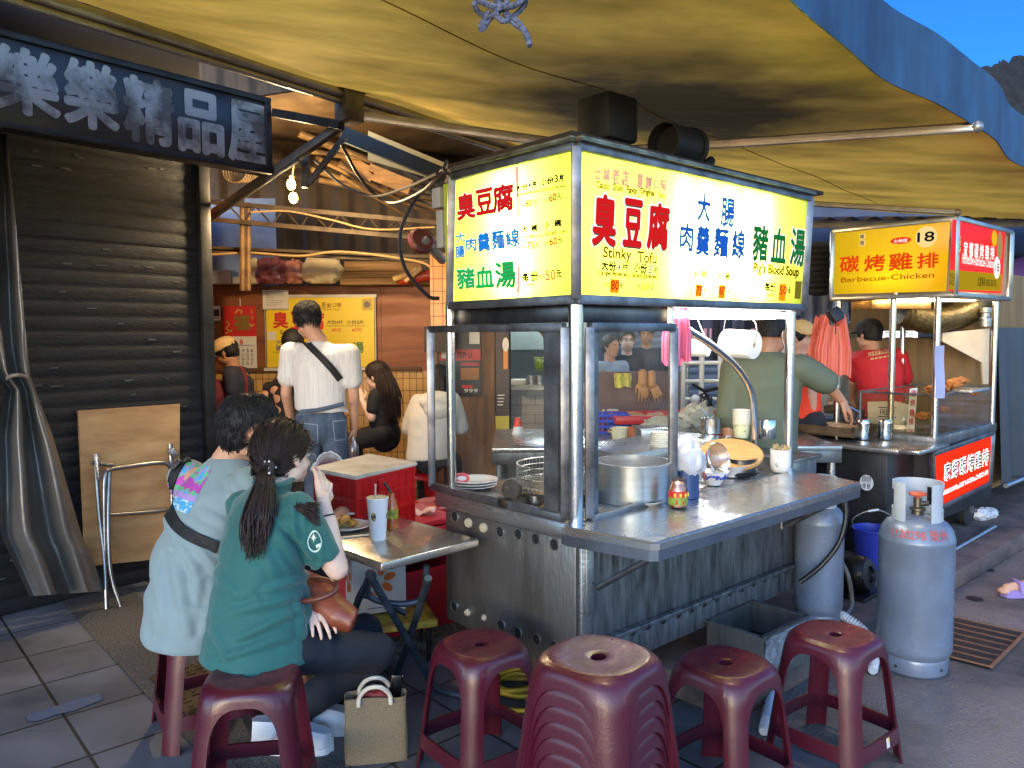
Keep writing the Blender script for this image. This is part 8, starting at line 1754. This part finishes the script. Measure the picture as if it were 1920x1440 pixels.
g.blobby(c, (.045, .045, .045), .3, 3, 12, 8); one(g, 'wire_basket', mat('apple_green', (150, 180, 70), .5, var=.3), 'hanging basket of green vegetables in the tiled kitchen', 'basket', c - UP * .07)
g = MB(); c = at(971, 818, 5.4); g.lathe([(.045, 0), (.03, .07)], c, 18, mi=0); g.lathe([(.03, .07), (.02, .13), (0, .131)], c, 18, mi=1); one(g, 'sauce_squeezer', [M_wh, mat('cap_red', (226, 60, 30), .4)], 'white bottle with red cone cap on the prep table', 'bottle', c)
g = MB(); g.cyl(at(900, 545, 8.2), at(1090, 545, 8.6), .02, seg=8); g.build('added_kitchen_lamp', emat('added_lamp_cool', (236, 246, 255), 85.), kt)  # unseen tube added to brighten the kitchen
# prep table behind the stall
pt_ = T('prep_table', 'stainless steel prep table standing behind the tofu stall', 'table', V((.9, 5.2, 0)))
g = MB(); g.box((.95, 5.2, .84), (2.15, .95, .03), bev=.004); g.build('tabletop', M_ct, pt_); g = MB(); g.box((.95, 4.745, .79), (2.15, .03, .08), bev=.004); g.box((.95, 5.2, .35), (2.05, .85, .03)); g.build('apron', M_ssd, pt_)
for x in (-.08, 1.98):
    for y in (4.78, 5.62): g = MB(); g.cyl((x, y, .016), (x, y, .83), .025); g.build('leg', M_ss, pt_)
g = MB(); g.box((.95, 5.66, .42), (2.1, .02, .8)); g.build('back_panel', M_ssd, pt_)
# brown partition with cloth and gloves
g = MB(); fr(g, 1108, 697, 1275, 850, 5.95, .03); pp_ = at(1190, 850, 5.95); one(g, 'partition', mat('brown_board', (112, 84, 72), .55, var=.25, scale=3, bump=.1), 'brown board partition behind the prep table', 'partition', V((pp_.x, 5.96, pp_.z)))
def clth(u0, v0, u1, v1, Y, m, name, label, cat, amp=.012):
    c = at((u0 + u1) / 2, v0, Y); w2 = px(u1 - u0, Y); h2 = px(v1 - v0, Y); g = MB(); g.grid(lambda a, b: c + V(((a - .5) * w2 * (1 + .06 * math.sin(b * 5)), -.02 + amp * math.sin(a * 14) + amp * noise.noise(V((a * 5, b * 5, u0))), -h2 * b * (1 + .06 * math.sin(a * 7)))), 18, 14); return one(g, name, m, label, cat, c - UP * h2, solid=.006)
clth(1152, 700, 1183, 726, 5.9, mat('yellow_rag', (206, 200, 90), .9, bump=.6, bscale=60), 'rag', 'yellow cleaning rag hung over the brown partition', 'cloth')
for k, (u, v, an) in enumerate(((1205, 703, -.25), (1222, 705, .2))):
    w_ = at(u, v, 5.86); g = T('glove', ['nearer brown rubber glove hung over the partition by the yellow rag', 'farther brown rubber glove hung over the partition'][k], 'glove', w_ - UP * .2, 0, 'rubber gloves'); fuse('glove_body', [('c', w_ + UP * .01, .035, w_ - UP * .06, .034)] + hand(w_ - UP * .05, V((.3 + an, -.1, -1)), V((0, -1, 0)), 1, .15, .95, .2), mat('glove_tan', (190, 140, 80), .5), g, .006, 3)
# red trays and goods on the prep table
def tray(c, sx_, sy_, h_, m, label, rz=0.):
    t = T('red_tray', label, 'tray', c, rz, 'red trays'); Mx = Matrix.Translation(c) @ Matrix.Rotation(rz, 4, 'Z'); g = MB(); g.box((0, 0, .008), (sx_, sy_, .016), Mx, .004)
    for x, y, a, b in ((0, -sy_ / 2, sx_, .012), (0, sy_ / 2, sx_, .012), (-sx_ / 2, 0, .012, sy_), (sx_ / 2, 0, .012, sy_)): g.box((x, y, h_ / 2), (a, b, h_), Mx, .004); g.box((x, y, h_), (a + .02, b + .02, .012), Mx, .004)
    g.build('tray_body', m, t); return t
M_rtr = mat('tray_red', (206, 34, 36), .35, coat=.2)
tray(V((1.42, 5.45, .857)), .62, .44, .13, M_rtr, 'deeper red plastic tray on the right of the prep table', .12)
tray(V((.98, 5.48, .93)), .55, .36, .05, M_rtr, 'flat red tray of pale meat behind the noodles', .05)
g = MB(); rd = random.Random(5)
for i in range(24): g.blobby(V((.98 + rd.uniform(-.22, .22), 5.46 + rd.uniform(-.13, .13), .965)), (.05, .035, .02), .4, 3, 10, 8, seed=i)
one(g, 'sliced_meat', mat('pale_meat', (206, 160, 130), .5, var=.25, scale=30), 'pale sliced food heaped on the flat red tray', 'food', V((.98, 5.46, .95)))['kind'] = 'thing'
g = MB()
for i in range(40): a = rd.uniform(-.12, .12); y = rd.uniform(-.07, .07); p = V((.79 + a, 5.15 + y, .875 + .03 * rd.random())); g.tube([p, p + V((rd.uniform(-.06, .06), rd.uniform(-.05, .05), rd.uniform(0, .03)))], .007, 5)
one(g, 'noodle_pile', mat('noodle', (0, 0, 0)), 'pile of pale noodles on the prep table', 'noodles', V((.79, 5.15, .857)))
g = MB(); g.blobby(V((1.0, 5.05, .93)), (.16, .10, .07), .4, 3.5, 26, 18, seed=3); one(g, 'wrapped_noodles', mat('wrap_film', (206, 206, 190), .2, transl=.3, bump=.6, bscale=25), 'clear plastic wrapped bundle on the prep table', 'bundle', V((1.0, 5.05, .858)))
g = MB(); g.blobby(V((1.23, 5.12, .98)), (.12, .06, .10), .45, 3.5, 26, 18, seed=8); one(g, 'clear_bag', mat('wrap_film', (0, 0, 0)), 'standing clear plastic bag in front of the deeper red tray', 'plastic bag', V((1.23, 5.12, .88)))
c = gz(1150, 815, .857); g = MB(); Mx = Matrix.Translation(c + V((0, .12, 0)));
for z in (.01, .05, .09, .13):
    for x, y, a, b in ((0, -.09, .22, .008), (0, .09, .22, .008), (-.11, 0, .008, .18), (.11, 0, .008, .18)): g.box((x, y, z), (a, b, .018), Mx)
for i in range(7): g.box((-.1 + i * .033, -.09, .07), (.008, .01, .14), Mx); g.box((-.1 + i * .033, .09, .07), (.008, .01, .14), Mx)
g.box((0, 0, .005), (.22, .18, .006), Mx); one(g, 'blue_basket', mat('basket_blue', (40, 70, 190), .4), 'blue plastic basket behind the yellow sauce tub', 'basket', c + V((0, .12, 0)))
c = gz(1162, 829, .857); j = T('sauce_tub', 'pale yellow tub of sauce with a spoon on the prep table', 'tub', c); g = MB(); g.lathe(cupprof(.046, .056, .095), c, 28); g.build('tub_body', mat('tub_cream', (224, 218, 180), .5), j); g = MB(); g.lathe([(0, .08), (.052, .08)], c, 20); g.build('sauce', mat('tub_sauce', (206, 190, 110), .4), j)
c = gz(1190, 830, .857); lth('chilli_tub', cupprof(.042, .046, .10), mat('chilli_orange', (196, 104, 50), .35), 'clear tub of orange chilli sauce beside the yellow tub', 'tub', c)
c = gz(1222, 852, .857); g = MB(); Mx = Matrix.Translation(c + V((0, .05, 0))) @ Matrix.Rotation(.1, 4, 'Z'); g.box((0, 0, .075), (.15, .16, .15), Mx, .006); g.box((0, 0, .15), (.17, .18, .006), Mx, .002); one(g, 'steel_bin', M_ss, 'square steel bin with lid on the prep table', 'bin', c + V((0, .05, 0)))
c = gz(1130, 812, .857); lth('ketchup_bottle', [(0, 0), (.03, 0), (.03, .08), (.012, .11), (.008, .14), (0, .14)], mat('ketchup', (150, 40, 30), .3), 'small dark red squeeze bottle at the left of the prep table', 'bottle', c)
g = MB(); c = gz(1132, 790, .90)
for i in range(16): p = c + V((rd.uniform(-.06, .06), rd.uniform(-.03, .03), -.03)); g.cyl(p, p + V((.06, 0, .12)), .006, seg=5)
g.box((.0, 0, -.01), (.16, .1, .07), Matrix.Translation(c)); one(g, 'chopstick_box', [mat('box_white2', (206, 204, 196), .6)], 'white box of wrapped chopsticks on the prep table', 'chopsticks', c - UP * .045)
clth(1152, 838, 1202, 846, 4.72, M_wh, 'towel', 'white towel lying over the prep table front edge', 'towel')
# lane: barrier, scooter, clothes, banner
j = T('barrier', 'white metal barrier fence standing in the lane behind the vendor', 'barrier', at(1318, 745, 8.6)); g = MB(); p0, p1 = at(1280, 748, 8.6), at(1350, 748, 8.6)
for f_ in (0, .5, 1): p = p0.lerp(p1, f_); g.cyl(V((p.x, p.y, .0)), V((p.x, p.y, 1.42)), .03)
for z in (.62, .82, 1.02, 1.22, 1.40): g.cyl(V((p0.x, p0.y, z)), V((p1.x, p1.y, z)), .022)
g.build('rail', M_wh, j)
sx0 = at(1340, 700, 8.1); j = T('scooter', 'dark parked scooter in the lane partly hidden by the vendor', 'scooter', V((sx0.x + .35, 8.1, 0)), R(10)); Mx = Matrix.Translation(V((sx0.x + .35, 8.1, 0))) @ Matrix.Rotation(R(10), 4, 'Z')
for x in (-.62, .62):
    g = MB(); Mw = Mx @ Matrix.Translation((x, 0, .23)) @ Matrix.Rotation(R(90), 4, 'X'); g.lathe([(.09, -.03), (.17, -.04), (.22, -.045), (.23, 0), (.22, .045), (.17, .04), (.09, .03)], seg=28, M=Mw, mi=0); g.lathe([(0, -.02), (.13, -.025), (.13, .025), (0, .02)], seg=20, M=Mw, mi=1); g.build('wheel', [mat('tyre_rubber', (0, 0, 0)), M_ss], j)
fuse('body', [('c', Mx @ V((.55, 0, .5)), .13, Mx @ V((.1, 0, .45)), .14), ('c', Mx @ V((.1, 0, .32)), .1, Mx @ V((-.35, 0, .3)), .09), ('c', Mx @ V((-.38, 0, .35)), .11, Mx @ V((-.48, 0, .85)), .09), ('c', Mx @ V((-.6, 0, .4)), .07, Mx @ V((-.5, 0, .6)), .09)], mat('scooter_dark', (46, 40, 52), .25, coat=.5), j, .02, 5)
fuse('seat', [('c', Mx @ V((.6, 0, .72)), .09, Mx @ V((.05, 0, .68)), .10)], mat('black_vinyl', (24, 24, 26), .5), j, .02, 4)
g = MB(); g.tube([Mx @ V((-.48, -.3, 1.0)), Mx @ V((-.48, 0, .95)), Mx @ V((-.48, .3, 1.0))], .018, 8); g.build('handlebar', M_dk, j); g = MB(); g.ball(Mx @ V((-.58, 0, .86)), (.05, .08, .06)); g.build('headlight', mat('lamp_lens', (200, 205, 210), .1), j)
j = T('clothes_rack', 'rail of dark blue garments with pink tags across the lane', 'clothes rack', at(1390, 700, 9.2)); g = MB(); g.cyl(at(1290, 588, 9.2), at(1520, 588, 9.2), .02)
for u in (1290, 1520): p = at(u, 588, 9.2); g.cyl(p, V((p.x, p.y, 0)), .025)
g.build('rail', M_ss, j)
for i, u in enumerate(range(1300, 1510, 22)):
    c = at(u, 592, 9.15); g = MB(); g.grid(lambda a, b: c + V(((a - .5) * .20, .03 * math.sin(a * 6 + i) - .02 * (i % 2), -.52 * b)), 8, 6); g.build('garment', mat(['garment_navy', 'garment_grey', 'garment_black'][i % 3], [(40, 48, 74), (70, 78, 100), (30, 32, 44)][i % 3], .85), j, solid=.02)
    if i % 2: g = MB(); g.box(c + V((.02, -.05, -.22)), (.09, .01, .14)); g.build('tag', mat('pink_tag', (206, 150, 170), .6), j)
bp = at(1580, 690, 7.6); j = T('banner', 'pale grey banner with a large lilac circle behind the barbecue stall', 'banner', bp); g = MB(); g.grid(lambda a, b: at(1515 + 140 * a, 606 + 3 * math.sin(a * 5) + 170 * b, 7.6 + .03 * math.sin(a * 11)), 20, 6); g.build('cloth', mat('banner_grey', (176, 182, 186), .7), j)
PB = Plate(V((0, 7.55, 1.5)), V((1, 0, 0)), V((0, -1, 0))); PB.disc(1582, 690, 52, mat('banner_lilac', (176, 150, 190), .7), asp=1.0); PB.disc(1582, 690, 42, mat('banner_grey', (0, 0, 0)), h=.003); 
for i, ch in enumerate('02-202311-0971-0024'):
    a = R(160 - i * 8); u, v = 1582 + 60 * math.cos(a), 690 - 62 * math.sin(a); PB.text(ch, u - 3, v + 4, u + 3, v - 4, mat('banner_ink', (90, 84, 96), .7), h=.005)
PB.build('print', j)
j = T('light_board', 'bright white lit menu board with rows of small text behind the red shirted cook', 'menu board', at(1686, 655, 6.9)); g = MB(); fr(g, 1654, 576, 1720, 655, 6.9, .05); g.build('panel', emat('board_light', (246, 250, 255), 1.5), j)
PB = Plate(V((0, 6.895, 1.5)), V((1, 0, 0)), V((0, -1, 0))); rd = random.Random(9)
for r_ in range(14):
    for u in (1659, 1693): PB.rect(u, 582 + r_ * 5 + 2, u + rd.uniform(8, 22), 582 + r_ * 5, mat('board_ink', (70, 74, 84), .6))
PB.build('print', j)
g = MB(); fr(g, 1650, 655, 1740, 780, 6.95, .05); one(g, 'green_panel', mat('pale_green_panel', (176, 190, 150), .5), 'pale green panel under the lit menu board', 'panel', at(1695, 780, 6.97))
for u0, u1, v0, v1, m, lb in ((1500, 1560, 540, 606, mat('blue_sheet', (120, 136, 176), .4, transl=.3, bump=.4, bscale=10), 'blue plastic sheet hanging between the two stalls'), (1590, 1640, 560, 600, mat('blue_sheet', (0, 0, 0)), 'blue plastic sheet under the barbecue stall sign')): clth(u0, v0, u1, v1, 7.2, m, 'plastic_sheet', lb, 'sheet', .03)
g = MB(); c = at(1536, 500, 6.3)
for i in range(9): g.blobby(c + UP * (.16 - .045 * i), (.10, .10, .035), .12, 3, 18, 10, seed=i)
one(g, 'net_roll', mat('black_net', (36, 36, 40), .9, bump=.6, bscale=60), 'dark ribbed flexible duct hanging between the two lit signs', 'duct', c - UP * .25)
# market roof over the lane
j = T('market_roof', 'dark corrugated market roof behind the stalls', 'roof', V((3.5, 9, 2.8)))
g = MB(); g.grid(lambda a, b: V((.55 + 9 * a, 7.4 + 5.2 * b, 2.62 + .75 * b + .02 * math.sin(a * 260))), 300, 2); g.build('roof_sheet', mat('roof_grey', (84, 84, 86), .6, metal=.3, var=.3), j)
for i in range(3): g = MB(); g.bar(V((.55, 7.6 + 1.6 * i, 2.60 + .23 * i)), V((9.4, 7.6 + 1.6 * i, 2.60 + .23 * i)), .06, .08); g.build('purlin', M_al, j)
for x, y in ((1.6, 8.0), (4.4, 9.0), (2.6, 11)): g = MB(); g.cyl(V((x, y, 2.62)), V((x + 1.2, y, 2.62)), .022, seg=8); g.build('added_lane_lamp', emat('added_lamp_cool', (0, 0, 0)), j)  # unseen tubes added under the roof to brighten the lane
# trees and grey roof beyond the right edge
def bush(x, y, z, r, n, seed, label, h=1.):
    rd = random.Random(seed); t = T('tree', label, 'tree', V((x, y, 0)), 0, 'trees beyond the street'); g = MB(); g.tube([V((x, y, 0)), V((x + .1, y, z * .5)), V((x - .1, y, z))], [.16, .11, .05], 8); g.build('trunk', mat('bark', (60, 50, 42), .9), t)
    g = MB()
    for i in range(n):
        d = V((rd.gauss(0, 1), rd.gauss(0, 1), rd.gauss(0, 1))).normalized() * r * rd.uniform(.35, 1.) ; d.z *= h; c = V((x, y, z)) + d + V((noise.noise(d * .8), noise.noise(d * .9 + V((5, 0, 0))), 0)) * .5
        a = V((rd.uniform(-1, 1), rd.uniform(-1, 1), rd.uniform(-1, 1))).normalized(); b = a.cross(UP).normalized(); s_ = rd.uniform(.08, .2); g.quad(c - a * s_, c - b * s_ * .5, c + a * s_, c + b * s_ * .5)
    g.build('crown', mat('night_leaf', (52, 66, 48), .8, var=.5, scale=3), t, smooth=False)
for i, (x, y, z, r) in enumerate(((13.2, 21, 3.6, 2.2), (15.5, 24, 4.2, 2.6), (11.2, 19.5, 2.9, 1.6))): bush(x, y, z, r, 2600, i + 3, ['nearest dark tree rising over the roofs at the right edge', 'tallest dark tree behind the roofs at the right edge', 'small dark tree beside the barbecue stall roof'][i])
g = MB(); g.box((10.2, 14.5, 1.3), (5, 3, 2.6)); g.box((10.2, 14.3, 2.7), (5.4, 3.6, .12)); one(g, 'grey_shed', M_nb, 'grey roofed shed beyond the barbecue stall at the right', 'shed', V((10.2, 14.5, 0)))
g = MB(); g.lathe([(1.0, 0), (.6, .22), (.1, .36), (0, .37)], V((6.9, 10.2, 2.2)), 12); g.cyl(V((6.9, 10.2, 0)), V((6.9, 10.2, 2.5)), .025); one(g, 'parasol', mat('purple_cloth', (110, 80, 160), .7), 'purple parasol beyond the barbecue stall', 'parasol', V((6.9, 10.2, 0)))
